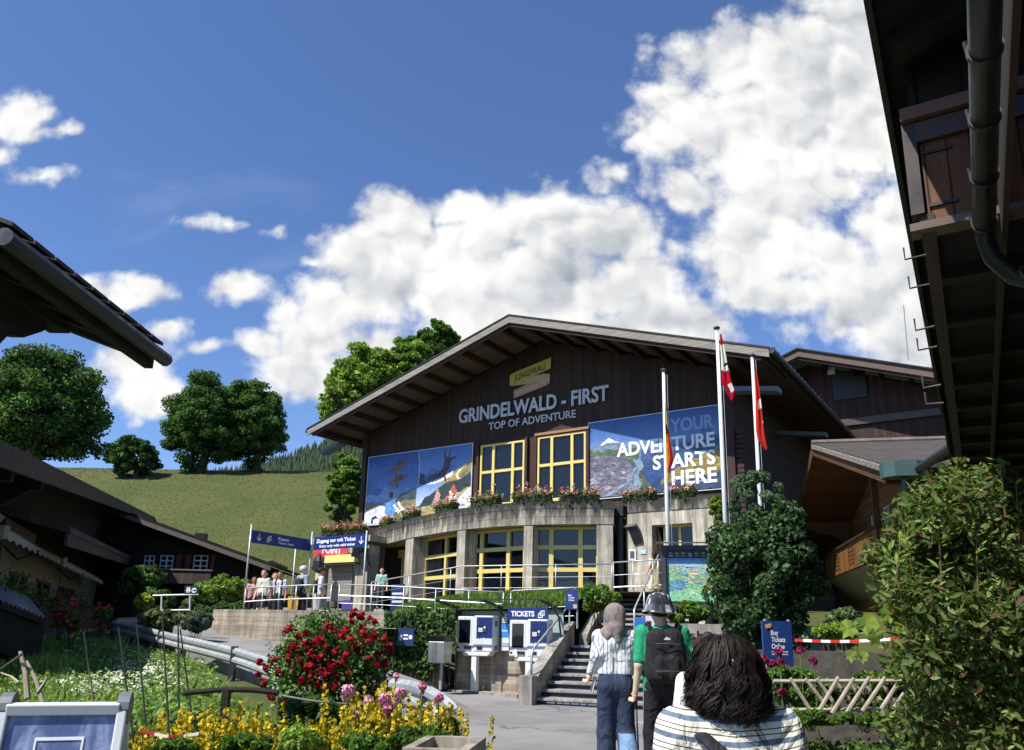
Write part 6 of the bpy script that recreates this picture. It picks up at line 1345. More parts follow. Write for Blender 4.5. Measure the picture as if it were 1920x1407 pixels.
bz_ = azt-1.5; m = MB(); m.bx(xa_, 1.0, -1.1, -1.04, bz_-2.2, bz_); m.build('balcony_front', mat('balcony_old_planks', C('#4a3a30', .85), .85, fn=planks(.15, 0, .35, 6)), la)
m = MB(); m.bx(xa_, 1.0, -1.15, -.98, bz_, bz_+.06); m.bx(xa_, 1.0, -1.04, .0, bz_-2.23, bz_-2.15); m.build('balcony_rail', M_vdark2, la)
m = MB(); m.bx(xa_, .9, -.9, -.84, -.5, bz_-2.2); m.build('lower_wall', M_vdark, la)
# small lower roof at the far end
w0 = ah(132, 992, -1.6); w1 = ah(322, 1082, -1.6); 
m = MB(); m.prism([(w0.x,-1.6,w0.z-.12),(w1.x,-1.6,w1.z-.12),(w1.x,-1.6,w1.z+.06),(w0.x,-1.6,w0.z+.06)], (0,1.9,.5)); lw = m.build('lower_roof', MATS['grey_brown_tiles'], la)
m = MB(); m.prism([(w0.x,-1.58,w0.z-.45),(w1.x-.3,-1.58,w1.z-.40),(w1.x-.3,-1.58,w1.z-.13),(w0.x,-1.58,w0.z-.13)], (0,.08,0)); m.build('lower_fascia', MATS['bargeboard_brown'], lw)
lan = thing('street_lantern', 'small iron lantern on a post before the chalet balcony, right one', 'lantern', ah(116, 1075, -1.3) and A0+AU*ah(116, 1075, -1.3).x-Vector((-AU.y, AU.x, 0))*1.3, 0, 'iron lanterns on the balcony')
zl = ah(116, 1062, -1.3).z-lan.location.z; m = MB(C('#1d1b1a')); m.tube([(0,0,bz_-lan.location.z),(0,0,zl)], .025, 6); m.build('post', M_paint, lan); m = MB(C('#8c8468')); m.lathe([(.06, zl), (.11, zl+.25), (.02, zl+.32)], (0,0,0), 6); m.build('lamp', M_paint, lan); m = MB(C('#1d1b1a')); m.lathe([(.14, zl+.25), (.02, zl+.40)], (0,0,0), 6); m.build('cap', M_paint, lan)
l2 = dup(lan, tuple(A0+AU*ah(4, 1020, -1.3).x-Vector((-AU.y, AU.x, 0))*1.3+Vector((0, 0, lan.location.z))), 0, 'small iron lantern on a post at the left picture edge', 'iron lanterns on the balcony')
rng = np.random.default_rng(77)
for k, px in enumerate((12, 42, 75, 108, 135, 160)):
    q = ah(px, 1090, -1.15); loc = A0+AU*q.x-Vector((-AU.y, AU.x, 0))*1.2+Vector((0, 0, bz_-.12)); t = thing('balcony_flowers', 'trailing red and pink flowers on the dark balcony, number %d from the left' % (k+1), 'flowers', loc, ARZ, 'flower boxes on the dark balcony')
    t['label'] = ['trailing flowers on the dark balcony at the left picture edge', 'trailing flowers on the dark balcony below the first window', 'trailing flowers on the dark balcony beside the first plaster pier', 'trailing flowers on the dark balcony under the right lantern', 'trailing flowers on the dark balcony below the awning arm', 'trailing flowers on the dark balcony nearest its far end'][k]
    n = 260; c = np.stack([rng.normal(0, .5, n), rng.normal(0, .12, n), rng.normal(.1, .2, n)], 1); V, Fq = leaf_geo(rng, c, np.tile([[0, -.6, .6]], (n, 1)), .1); np_mesh('leaves', V, Fq, M_leaf, palette(rng, n, DARKG, .2), t)
    n = 40; c = np.stack([rng.normal(0, .5, n), rng.normal(-.1, .1, n), rng.normal(.2, .2, n)], 1); V, Fq = leaf_geo(rng, c, np.tile([[0, -.6, .6]], (n, 1)), .07); o = np_mesh('blossoms', V, Fq, M_petal, palette(rng, n, [C('#c23a4c', .8), C('#d88a98', .8)], .2), t); o['kind'] = 'stuff'
ss = thing('garden_shed', 'low shed roof with pale corrugated edge at the left picture border', 'shed', PZ(30, 1210, .7), R(-25)); a = P(0, 1126, 14.5)-ss.location; b = P(84, 1158, 16.0)-ss.location; iv = ss.rotation_euler.to_matrix().inverted(); a = iv @ a; b = iv @ b
m = MB(C('#8d8d88')); N_ = 40
for i in range(N_):
    f0, f1 = i/N_, (i+1)/N_; p0 = a.lerp(b, f0); p1 = a.lerp(b, f1); d0 = .025*math.sin(i*1.6); d1 = .025*math.sin((i+1)*1.6); bk = Vector((-1.6, .6, .45)); m.quad(p0+Vector((0,0,d0)), p1+Vector((0,0,d1)), p1+bk+Vector((0,0,d1)), p0+bk+Vector((0,0,d0)))
m.build('roof', M_paint, ss); m = MB(); m.beam(a+Vector((0,0,-.09)), b+Vector((0,0,-.09)), .05, .1); m.prism([a+Vector((-.1,.1,-.1)), b+Vector((-.1,.1,-.1)), b+Vector((-.1,.1,-.9)), a+Vector((-.1,.1,-.9))], (-1.2,.4,0)); m.build('walls', M_vdark, ss)

# ------------------------------------------------------------------ chalet with red shutters further back
cbY = 44.0; cb0 = P(390, 1120, cbY); cb_ = thing('shutter_chalet', 'dark far chalet with white windows and red shutters above a small balcony', 'chalet', (cb0.x, cbY, 0), R(6))
def cbh(px, py, y=0): Mx = frame_mat(cb_); n_ = Mx.to_3x3() @ Vector((0, 1, 0)); q = PN(px, py, Vector(cb_.location)+n_*y, n_); return Mx.inverted() @ q
r0 = cbh(300, 985, -1.2); r1 = cbh(508, 1060, -1.2); sb = (r1.z-r0.z)/(r1.x-r0.x); xl2 = r0.x-5; 
def cz2(x): return r0.z+sb*(x-r0.x)
m = MB(); m.prism([(xl2,-1.2,cz2(xl2)-.05),(r1.x+.3,-1.2,cz2(r1.x+.3)-.05),(r1.x+.3,-1.2,cz2(r1.x+.3)+.12),(xl2,-1.2,cz2(xl2)+.12)], (0,9,0)); rb_ = m.build('roof', MATS['grey_brown_tiles'], cb_)
m = MB(); m.prism([(xl2,-1.24,cz2(xl2)-.30),(r1.x,-1.24,r1.z-.30),(r1.x,-1.24,r1.z-.06),(xl2,-1.24,cz2(xl2)-.06)], (0,.06,0)); m.build('bargeboard', mat('grey_bargeboard', C('#7a6c66', .8), .8, nz=(4, .3)), rb_)
m = MB(); m.prism([(xl2,-1.1,cz2(xl2)-.2),(r1.x-.05,-1.1,r1.z-.2),(r1.x-.05,-1.1,r1.z-.08),(xl2,-1.1,cz2(xl2)-.08)], (0,8,0)); m.build('soffit', M_vdark, rb_)
for k in range(5): m = MB(); x = r1.x-.05+.1*k; y = -.9+k*1.0; m.bx(r1.x-.2, r1.x+.1, y, y+.12, cz2(r1.x)+.1, cz2(r1.x)+.26); m.build('snow_hook', M_black, rb_)
m = MB(); ch_c = cbh(375, 1003, 2); m.bx(ch_c.x-.3, ch_c.x+.3, 2, 2.6, ch_c.z-.8, ch_c.z+.1); m.build('chimney', M_black, rb_)
m = MB(); m.add([(xl2,0,0),(r1.x-1.2,0,0),(r1.x-1.2,0,cz2(r1.x-1.2)-.15),(xl2,0,cz2(xl2)-.15)], [(0,1,2,3)]); m.quad((r1.x-1.2,0,0),(r1.x-1.2,7,0),(r1.x-1.2,7,cz2(r1.x-1.2)-.15),(r1.x-1.2,0,cz2(r1.x-1.2)-.15)); m.build('wall', mat('dark_chalet_boards', C('#33241d', .8), .85, fn=planks(.2, 2, .3, 6)), cb_)
for p0, p1 in ((268, 291), (298, 326), (361, 391)):
    a = cbh(p0, 1071, -.04); b = cbh(p1, 1042, -.04); window_grid(cb_, (a.x, -.06, a.z), (1, 0, 0), b.x-a.x, b.z-a.z, (.5,), (.33, .66), .05, .06, name='window', fm=M_white, back=.04)
for p0, p1 in ((328, 341), (345, 359), (393, 404)):
    a = cbh(p0, 1074, -.04); b = cbh(p1, 1040, -.04); m = MB(C('#7c3430', .8)); m.bx(a.x, b.x, -.07, -.01, a.z, b.z); m.build('shutter', M_paint, cb_)
a = cbh(286, 1093, -1.0); b = cbh(396, 1071, -1.0); m = MB(); m.bx(a.x-1.5, b.x, -1.0, -.95, a.z, b.z); m.build('balcony_front', mat('balcony_grey_planks', C('#5c4b40', .85), .85, fn=planks(.16, 0, .3, 6)), cb_); m = MB(C('#8a8078')); m.bx(a.x-1.5, b.x+.06, -1.06, -.9, b.z, b.z+.06); m.bx(a.x-1.5, b.x, -.95, 0, a.z-.05, a.z+.02, C('#3a2c24')); m.build('balcony_rail', M_paint, cb_)

# ------------------------------------------------------------------ guardrails
def guardrail(label, pts, posts, h=.31, seg=5):
    pts = catmull([tuple(p) for p in pts], seg); pts = [Vector(p) for p in pts]; base = Vector((pts[0].x, pts[0].y, pts[0].z-.7)); o = thing('guardrail', label, 'guardrail', base, 0, 'steel guardrails beside the lane')
    prof = [(.0, 0), (.05, .05), (.05, .10), (.0, .14), (.0, .17), (.05, .21), (.05, .26), (.0, .31)]; m = MB(); rows = []
    for i, p in enumerate(pts):
        t = pts[min(i+1, len(pts)-1)]-pts[max(i-1, 0)]; t.z = 0; t.normalize(); nn = Vector((t.y, -t.x, 0)); rows.append([p-base+nn*a+Vector((0, 0, b-h)) for a, b in prof])
    for i in range(len(rows)-1):
        for k in range(len(prof)-1): m.quad(rows[i][k], rows[i+1][k], rows[i+1][k+1], rows[i][k+1])
    b = m.build('beam', M_galv, o, smooth=False); sd = b.modifiers.new('solid', 'SOLIDIFY'); sd.thickness = .012
    for f in posts:
        p = pts[int(f*(len(pts)-1))]-base; m = MB(); m.bx(p.x-.05, p.x+.05, p.y-.06, p.y+.06, p.z-1.1, p.z+.02); m.build('post', M_darkmetal, o)
    return o, pts
guardrail('long steel guardrail curving down along the lane above the garden', [P(262, 1157, 24.0), P(228, 1159, 23.2), P(215, 1164, 22.0), P(250, 1170, 20.6), P(320, 1187, 18.4), P(440, 1214, 15.6), P(535, 1244, 13.3)], (.30, .66, .86, 1.0))
g2, gp = guardrail('short curved end of a steel guardrail beside the pink peonies', [P(735, 1272, 9.8), P(770, 1276, 9.4), P(805, 1287, 8.7), P(835, 1303, 8.1), P(857, 1324, 7.7), P(848, 1330, 7.45), P(832, 1332, 7.35)], (.30, .97))
e = gp[-3]-g2.location; m = MB(); m.lathe([(.085, -.34), (.09, -.3), (.09, -.02), (.06, .02)], e+Vector((-.05, .02, 0)), 14); m.build('end_cap', M_galv, g2, smooth=True)

# ------------------------------------------------------------------ white sign frame with the restroom plate
wf = thing('tube_frame', 'white tubular frame with a small dark plate in the garden by the lane', 'frame', P(330, 1150, 20), R(-4)); WF = wf.location; k_ = 20/1450
def wv(px, py): q = P(px, py, 20)-WF; return Vector((q.x, q.y*0, q.z))
m = MB(); m.tube([wv(285, 1117), wv(373, 1115)], .022, 7); m.build('top_bar', M_white, wf); m = MB(); m.tube([wv(300, 1145), wv(357, 1144)], .022, 7); m.build('lower_bar', M_white, wf)
for px in (302, 357): m = MB(); m.tube([wv(px, 1117), wv(px-1, 1175)], .02, 7); m.build('post', M_white, wf)
a = wv(346, 1114); b = wv(374, 1099); pt = board('restroom_sign', 'small dark plate with white figures and an arrow on the white frame', 'sign', WF+Vector(((a.x+b.x)/2, -.03, a.z)), b.x-a.x, b.z-a.z, R(-4), '#22384a', [])
w_, h_ = b.x-a.x, b.z-a.z; m = MB(C('#eef0f0'))
for s in (-.27, -.13):
    m.lathe([(.022, -.004), (.022, .004)], (0, 0, 0), 8); n_ = 16; m.v[-n_:] = [(v[0]+w_*s, -.02+v[2]*.5, v[1]+h_*.72) for v in m.v[-n_:]]; m.prism([(w_*s-.02, -.018, h_*.62), (w_*s+.02, -.018, h_*.62), (w_*s+.04, -.018, h_*.32), (w_*s+.015, -.018, h_*.32), (w_*s+.012, -.018, h_*.14), (w_*s-.012, -.018, h_*.14), (w_*s-.015, -.018, h_*.32), (w_*s-.04, -.018, h_*.32)], (0, -.004, 0))
m.lathe([(h_*.32, 0), (h_*.32, .004)], (0, 0, 0), 18); n_ = 36; m.v[-n_:] = [(v[0]+w_*.22, -.018-v[2], v[1]+h_*.45) for v in m.v[-n_:]]
m.prism([(w_*.22-.05, -.023, h_*.41), (w_*.22+.01, -.023, h_*.41), (w_*.22+.01, -.023, h_*.3), (w_*.22+.065, -.023, h_*.45), (w_*.22+.01, -.023, h_*.6), (w_*.22+.01, -.023, h_*.49), (w_*.22-.05, -.023, h_*.49)], (0, -.003, 0), C('#22384a')); m.build('symbols', M_paint, pt)

# ------------------------------------------------------------------ hedges and small conifers by the lane
def at_px(px, py, Y): q = P(px, py, Y); return (q.x, Y, float(gz(q.x, Y)))
for k, (px, top, w_, lb) in enumerate(((396, 1128, 15, 'narrow dark thuja at the left end of the hedge row'), (414, 1120, 15, 'narrow dark thuja second in the hedge row'), (430, 1126, 14, 'narrow dark thuja in the middle of the hedge row'), (444, 1118, 14, 'narrow dark thuja next to the terrace wall'), (372, 1132, 14, 'narrow dark thuja behind the white sign frame'), (278, 1092, 14, 'slim pointed conifer left of the white sign frame'), (350, 1120, 16, 'slim conifer right behind the restroom plate'))):
    Y = 23.5; s = Y/1450; b = at_px(px, 1180, Y); H = P(px, top, Y).z-b[2]
    bush('thuja', lb, b, (w_*s, w_*s, H/2), 80+k, 1500, 26, .14, DARKG+GREENS[:1], 'conifer', 'thujas by the lane', True, .35, (.5, .8), H/2, .85, .8)
for k, (px, cy, rx, ry, Y, lb, cols) in enumerate(((430, 1102, 46, 24, 25.5, 'light green leafy shrub behind the thuja row', LIGHTG), (385, 1108, 34, 20, 25, 'spreading light shrub behind the restroom plate', LIGHTG), (262, 1085, 52, 28, 25, 'dark shrub under the eaves of the lane chalet', DARKG), (268, 1128, 17, 16, 21.5, 'small bright yellow green shrub beside the frame', [C('#9aa83c', .8), C('#b3b850', .8)]), (300, 1130, 26, 26, 23.5, 'dark rounded shrub left of the white frame', DARKG), (365, 1165, 28, 20, 19.5, 'grey green lavender clump at the corner of the lane', [C('#6d7a68', .8), C('#56654f', .8), C('#7d7f86', .8)]), (300, 1160, 52, 16, 19.8, 'low grey green rockery planting inside the curve', [C('#76835a', .8), C('#94996f', .8), C('#5d6b48', .8)]))):
    s = Y/1450; b = at_px(px, cy+ry, Y); zc = P(px, cy, Y).z-b[2]
    bush('garden_shrub', lb, b, (rx*s, rx*s*.8, ry*s), 100+k, 3000, 26, .12, cols, 'shrub', 'shrubs beyond the guardrail', True, .5, (.3, .5), max(zc, ry*s*.8))

# ------------------------------------------------------------------ garden bank: ground cover, daisies, stakes
rng = np.random.default_rng(90); gs = []
n = 80000; gx = rng.uniform(-15, -1.35, n); gy = rng.uniform(5.0, 22.5, n)
lane = np.interp(gy, [4, 9.5, 13, 16, 18.5, 21, 23], [-1.5, -1.7, -4.6, -5.9, -8.2, -11.2, -12.6]); keep = (gx < lane-.25) & (gx > -gy*.72-.5); gx, gy = gx[keep], gy[keep]
pts = np.stack([gx, gy, gz(gx, gy)-.03], 1); patch = np.sin(gx*1.3+.7)*np.cos(gy*.9)+.5*np.sin(gx*3.1+gy*2.3)
hgt = .32+.14*patch; gs.append(blades(rng, pts, hgt, [C('#86a04c', .9), C('#6f8d40', .9), C('#98ae5e', .9), C('#5d7c36', .9), C('#a5ac70', .85)], .012, .6))
k = rng.choice(len(pts), 26000); c = pts[k]+np.stack([rng.normal(0, .1, 26000), rng.normal(0, .1, 26000), rng.uniform(.03, .32, 26000)], 1)
V, Fq = leaf_geo(rng, c, np.tile([[0, -.2, .8]], (26000, 1)), .10, .5); gs.append((V, Fq, palette(rng, 26000, [C('#8aa45a', .9), C('#6d8c48', .9), C('#587840', .9), C('#9cb074', .9)], .22)))
stuff('garden_plants', gs)
def blossom_field(name, n, region, z, size, cols, per=6, spread=.05, kind='stuff'):
    c0 = np.array([list(ground_hit(*region()[:2], .30)) for _ in range(n)]); c = np.repeat(c0, per, 0)+rng.normal(0, spread, (n*per, 3))*np.array([1, 1, .35])
    V, Fq = leaf_geo(rng, c, np.tile([[0, -.25, 1.]], (n*per, 1)), size, .95, jit=.4); o = np_mesh(name, V, Fq, M_petal, np.repeat(palette(rng, n, cols, .08), per, 0)); o['kind'] = 'stuff'; return o
def reg(pts, Yf):
    def f():
        a, b = pts[rng.integers(len(pts))]; x = rng.normal(a, 22); y = rng.normal(b, 8); return (x, y, Yf(y))
    return f
Yg_ = lambda y: float(np.interp(y, [1160, 1185, 1210, 1250, 1300, 1340], [21, 17.5, 14.5, 11.3, 8.8, 7.2]))
blossom_field('white_yarrow_flowers', 120, reg([(230,1262),(260,1250),(290,1255),(200,1275),(240,1280),(270,1235),(330,1275),(350,1270),(180,1285),(150,1283)], Yg_), 0, .045, [C('#e4e2d4', .9), C('#ccc8b8', .9)], 6, .06)
blossom_field('yellow_bank_flowers', 380, lambda: (rng.uniform(130, 245), 0, 0) if False else (lambda x: (x, 1178-(x-130)*.22+rng.normal(0, 7), 19.5))(rng.uniform(128, 245)), 0, .10, [C('#d6c23a', .85), C('#c8b028', .85), C('#e0cf50', .85)], 7, .07)
for k, (px, py, Y, lb) in enumerate(((118, 1150, 19, 'red rose bush at the foot of the dark balcony, left one'), (140, 1158, 18, 'low red rose bush in front of the dark balcony, front one'), (195, 1142, 21, 'small red rose bush near the far end of the dark balcony'))):
    s = Y/1450; b = (P(px, py, Y).x, Y, float(gz(P(px, py, Y).x, Y))); zc = P(px, py, Y).z-b[2]; t, L, r_ = bush('rose_bush', lb, b, (.28, .25, .28), 120+k, 500, 12, .08, GREENS, 'rose bush', 'red roses by the lane chalet', zc=max(zc-.1, .4))
    c = np.array([0, -.2, max(zc, .5)])+r_.normal(0, .17, (20, 3)); V, Fq = leaf_geo(r_, c, np.tile([[0, -.6, .5]], (20, 1)), .12, .9); o = np_mesh('blossoms', V, Fq, M_petal, palette(r_, 20, [C('#b01a30', .85), C('#c83048', .85)], .1), t); o['kind'] = 'stuff'
for k, (x0, y0, x1, y1, Y, lb) in enumerate(((157, 1185, 176, 1322, 8.6, 'thin plant stake furthest left'), (222, 1176, 240, 1310, 8.8, 'thin kinked plant stake second from the left'), (256, 1172, 272, 1330, 8.5, 'thin plant stake in the middle above the white flowers'), (304, 1152, 314, 1352, 7.6, 'tall thin plant stake fourth from the left'), (334, 1168, 338, 1345, 7.8, 'tall brown plant stake with a pale tip, furthest right'), (338, 1180, 352, 1300, 8.6, 'short thin plant stake close behind the tall brown one'))):
    a = P(x0, y0, Y); b = P(x1, y1, Y-.1); m = MB(C('#7d6a45')); b = b+(b-a)*max(0, (b.z-float(gz(b.x, b.y)))/(a.z-b.z)); m.tube([b, b.lerp(a, .45)+Vector((.02*math.sin(k*3), 0, 0)), a], [.011, .010, .008], 6); o = m.build('plant_stake', M_paint, None); tag(o, lb, 'stake', 'thin stakes in the garden bank')
for k, (x0, y0, x1, y1, lb) in enumerate(((38, 1222, 52, 1310, 'thick pale dead branch standing in the left garden'), (0, 1255, 40, 1228, 'dead branch leaning left against the pale one'), (50, 1240, 80, 1318, 'dark dead branch leaning right against the pale one'), (88, 1270, 70, 1300, 'short pale dead twig right of the branches'), (2, 1262, 35, 1280, 'short dead twig at the left picture edge'))):
    a = P(x0, y0, 8.2); b = P(x1, y1, 8.1); m = MB(C('#9a8e78') if k % 2 == 0 else C('#5d5140')); r0_ = (.03, .014, .024, .018, .014)[k]; m.tube([b, b.lerp(a, .5)+Vector((.015, 0, .01)), a], [r0_, r0_*.8, r0_*.6], 7); o = m.build('dead_branch', M_paint, None); tag(o, lb, 'branch', 'dead branches in the left garden')
# ------------------------------------------------------------------ dark hand rail, rope, tape, trough
dr = thing('wooden_rail', 'dark wooden rail on a post in the flower garden', 'rail', PZ(415, 1420, .0), 0); DR = dr.location; YD = 6.3; dr.location = (P(420, 1400, YD).x, YD, 0.0); DR = Vector(dr.location)
m = MB(); m.tube([P(345, 1300, YD)-DR, P(420, 1293, YD)-DR, P(470, 1294, YD)-DR, P(522, 1299, YD)-DR], .021, 8); m.build('rail', M_vdark2, dr); m = MB(); a = P(425, 1294, YD)-DR; b = P(413, 1420, YD)-DR; m.beam(a, b, .055, .055, (0, 1, 0)); m.build('post', M_vdark2, dr)
m = MB(C('#8d867a')); pts = [P(530, 1305, 6.25), P(590, 1315, 6.3), P(650, 1320, 6.4), P(740, 1323, 6.7), P(832, 1330, 7.2)]; m.tube([Vector(p) for p in catmull([tuple(p) for p in pts], 4)], .009, 6); o = m.build('rope', M_paint, None); tag(o, 'thin grey rope strung between the dark rail and the guardrail end', 'rope')
def tape(label, a, b, n, h=.05):
    a = Vector(a); b = Vector(b); m = MB()
    for i in range(n):
        p = a.lerp(b, i/n); q = a.lerp(b, (i+1)/n); sg_ = lambda f: Vector((0, .01*math.sin(f*9), -.06*math.sin(f*3.1416))); p = p+sg_(i/n)*.5; q = q+sg_((i+1)/n)*.5; u = Vector((0, 0, h)); m.quad(p, q, q+u, p+u, C('#c8342e') if i % 2 == 0 else C('#e6e4e0'))
    o = m.build('barrier_tape', M_print, None); sd = o.modifiers.new('solid', 'SOLIDIFY'); sd.thickness = .002; return tag(o, label, 'tape', 'red and white barrier tapes')
tape('red and white tape low behind the folding board', P(262, 1372, 5.6), P(372, 1379, 5.6), 4, .02)
tape('red and white tape stretched behind the buy tickets board on the right', P(1490, 1203, 12.0), P(1690, 1200, 10.5), 11, .04)
tr = thing('stone_trough', 'grey concrete trough cut by the bottom edge beside the flower bed', 'trough', P(835, 1440, 5.2), R(-8)); TR = tr.location; tz = P(835, 1392, 5.2).z-TR.z; w_ = .20
m = MB(); M_tr = mat('trough_concrete', C('#a69c8c', .85), .9, fn=concrete(stain=.35))
for x0, x1, y0, y1 in ((-w_, w_, -.3, -.24), (-w_, w_, .24, .3), (-w_, -w_+.06, -.24, .24), (w_-.06, w_, -.24, .24)): m.bx(x0, x1, y0, y1, -.25, tz)
m.bx(-w_+.06, w_-.06, -.24, .24, -.25, tz-.08); m.build('trough', M_tr, tr)
m = MB(); p0 = PZ(258, 1412, .35); p1 = PZ(560, 1412, .35); m.beam((p0.x, 5.05, .40), (p1.x, 5.15, .40), .06, .10); m.beam((p0.x, 5.07, .2), (p1.x, 5.17, .2), .03, .30); o = m.build('bed_edging', M_vdark2, None); tag(o, 'dark plank edging of the flower bed at the bottom left', 'edging')
# ------------------------------------------------------------------ shrubs and flower beds in front
def ripple(rng, L): return L
t, L, rg = bush('rose_bush', 'big bush covered in deep red roses beside the retaining wall', (P(620, 1335, 10.6).x, 10.6, .08), (.93, .75, .84), 201, 11000, 52, .07, [C('#4f7034', .85), C('#6b8a48', .85), C('#3a5628', .85), C('#86a060', .8)], 'rose bush', zc=.90, size=(.26, .42), spread=.8)
tb0 = Vector(t.location); RB = [(665,1150),(690,1160),(560,1195),(620,1170),(625,1185),(600,1200),(590,1205),(575,1210),(610,1215),(545,1215),(585,1225),(600,1235),(620,1240),(640,1190),(650,1185),(655,1200),(675,1175),(680,1190),(690,1200),(700,1190),(720,1200),(725,1215),(700,1240),(710,1245),(690,1235),(720,1245),(675,1225),(650,1230),(640,1245),(620,1255),(630,1270),(585,1250),(570,1255),(560,1240),(540,1235),(550,1260),(515,1240),(490,1245),(500,1255),(525,1262),(485,1270),(495,1285),(505,1300),(512,1310),(595,1285),(610,1290),(625,1285),(615,1265),(540,1185),(555,1222),(608,1180),(665,1215),(675,1158),(705,1168),(533,1318),(730,1230),(570,1190),(660,1165),(545,1178),(628,1222),(712,1225),(655,1262),(580,1268),(598,1258),(566,1275)]
def rose_mesh(rng, r, cols, n=26):
    d = unit(rng.normal(0, 1, (n, 3))+np.array([0, -.35, .35])); c = d*r*rng.uniform(.25, 1, (n, 1)); V, Fq = leaf_geo(rng, c, d, r*.95, .95, jit=.35, fold=.25); return V, Fq, palette(rng, n, cols, .18)
protos = []
for k in range(3):
    V, Fq, Cc = rose_mesh(np.random.default_rng(300+k), .062, [C('#a3142a', .9), C('#c22038', .9), C('#8a1024', .9)]); protos.append((V, Fq, Cc))
r_ = np.random.default_rng(305); first = []
for k, (px, py) in enumerate(RB):
    Yr = 10.6-.62+.25*abs(px-612)/120-.15*r_.random(); p = P(px+r_.normal(0, 2), py+r_.normal(0, 2), Yr)-tb0
    if k < 3: o = np_mesh('rose', *protos[k][:2], M_petal, protos[k][2], t); first.append(o)
    else: o = first[k % 3].copy(); COL.objects.link(o); o.parent = t
    o.location = p; o.rotation_euler = (r_.uniform(-.4, .4), r_.uniform(-.4, .4), r_.uniform(0, 6)); s_ = r_.uniform(.62, 1.12); o.scale = (s_, s_, s_)
# long arching canes
m = MB(C('#5d6b3a'))
for k, (px, py) in enumerate(((490,1245),(485,1272),(505,1302),(515,1240),(545,1180),(690,1160),(725,1205))): m.tube([Vector((r_.normal(0, .2), 0, .2)), (P(px, py, 10.2)-tb0)*.6+Vector((0, 0, .25)), P(px, py, 10.1)-tb0], .010, 5)
m.build('canes', M_paint, t)
# small white flowers, yellow loosestrife, pink peonies
def loosestrife(name_label, px, py, Y, seed, n=22, h=.75, w_=.30):
    rng = np.random.default_rng(seed); b = P(px, py, Y); top = b.z; zb = float(gz(b.x, Y)); t = thing('loosestrife', name_label, 'flowering plant', (b.x, Y, zb), 0, 'yellow loosestrife clumps in the near flower bed'); H = top-zb
    gs = []; ls = []
    for k in range(n):
        x, y = rng.normal(0, w_*.5), rng.normal(0, w_*.45); hh = H*rng.uniform(.74, 1.03); lean = rng.normal(0, .05, 2)
        q = 26; z = rng.uniform(.10, hh*.8, q); c = np.stack([x+lean[0]*z/hh, y+lean[1]*z/hh, z], 1)+rng.normal(0, .025, (q, 3)); V, Fq = leaf_geo(rng, c, np.stack([rng.normal(0, 1, q), rng.normal(-.4, 1, q), np.full(q, .9)], 1), .085*rng.uniform(.7, 1.3, q), .38); ls.append((V, Fq, palette(rng, q, [C('#5f7d36', .85), C('#48682c', .85), C('#7d9448', .85)], .2)))
        q = 56; z = hh*rng.uniform(.50, 1.0, q); sp = .034*(1.25-z/hh); a = rng.uniform(0, 6.28, q); c = np.stack([x+lean[0]*z/hh+np.cos(a)*sp, y+lean[1]*z/hh+np.sin(a)*sp, z], 1); V, Fq = leaf_geo(rng, c, np.stack([np.cos(a), np.sin(a), np.full(q, .35)], 1), .030*rng.uniform(.8, 1.3, q), .9, jit=.4); gs.append((V, Fq, palette(rng, q, [C('#d9bd2a', .9), C('#e3cc3c', .9), C('#bfa22a', .9), C('#a89a30', .85)], .12)))
    V, Fq, Cc = merge(ls); np_mesh('leaves', V, Fq, M_leaf, Cc, t); V, Fq, Cc = merge(gs); o = np_mesh('flower_spikes', V, Fq, M_petal, Cc, t); o['kind'] = 'stuff'; return t
for k, (px, py, Y, lb) in enumerate(((285, 1350, 5.9, 'yellow loosestrife clump beside the folding board'), (335, 1338, 6.0, 'yellow loosestrife clump left of the dark rail post'), (385, 1345, 5.9, 'yellow loosestrife clump just behind the dark rail post'), (445, 1322, 6.2, 'tall yellow loosestrife clump right of the dark rail post'), (490, 1340, 6.0, 'yellow loosestrife clump at the right end of the dark rail'), (530, 1362, 5.7, 'low yellow loosestrife clump near the plank edging'), (618, 1345, 5.7, 'yellow loosestrife clump at the left end of the peony bed'), (662, 1308, 5.8, 'bright yellow loosestrife clump under the left pink peonies'), (705, 1296, 5.9, 'bright yellow loosestrife clump in the middle of the peony bed'), (690, 1284, 6.5, 'yellow loosestrife clump behind the left pink peonies'), (760, 1312, 5.8, 'half faded loosestrife clump right of the pink peony pair'), (790, 1308, 6.2, 'yellow loosestrife clump below the right pink peonies'), (735, 1283, 7.0, 'yellow loosestrife clump at the back near the guardrail'), (818, 1325, 6.4, 'yellow loosestrife clump touching the guardrail end'))):
    loosestrife(lb, px, py, Y, 400+k, 30 if k not in (10,) else 18)
for k, (px, py, rx, ry, Y, lb, cl) in enumerate(((690, 1397, 70, 24, 5.5, 'dense dark leafy plant at the front of the peony bed', GREENS), (790, 1393, 62, 28, 5.6, 'dense leafy plant between the peony bed and the trough', GREENS), (835, 1368, 26, 24, 6.4, 'dark leafy plant under the guardrail end cap', DARKG), (560, 1388, 50, 24, 5.5, 'fresh green feathery plant between the two flower beds', LIGHTG), (575, 1345, 60, 40, 7.0, 'dark leafy plant below the red roses', DARKG), (330, 1400, 60, 14, 5.4, 'green leafy plant at the foot of the left loosestrife', GREENS), (460, 1396, 55, 16, 5.5, 'green leafy plant at the foot of the rail post', GREENS))):
    s = Y/1450; b = P(px, py+ry, Y); zb = float(gz(b.x, Y)); zc = P(px, py, Y).z-zb
    bush('bed_plant', lb, (b.x, Y, zb), (rx*s, rx*s*.6, ry*s), 430+k, 3200, 22, .045, cl, 'plant', 'leafy plants in the near flower bed', False, .5, (.35, .5), max(zc, ry*s*.7), .75)
pp = []
for k in range(2): pp.append(rose_mesh(np.random.default_rng(450+k), .055, [C('#e6a8bc', .9), C('#dc8fae', .9), C('#f0c8d2', .9)], 60))
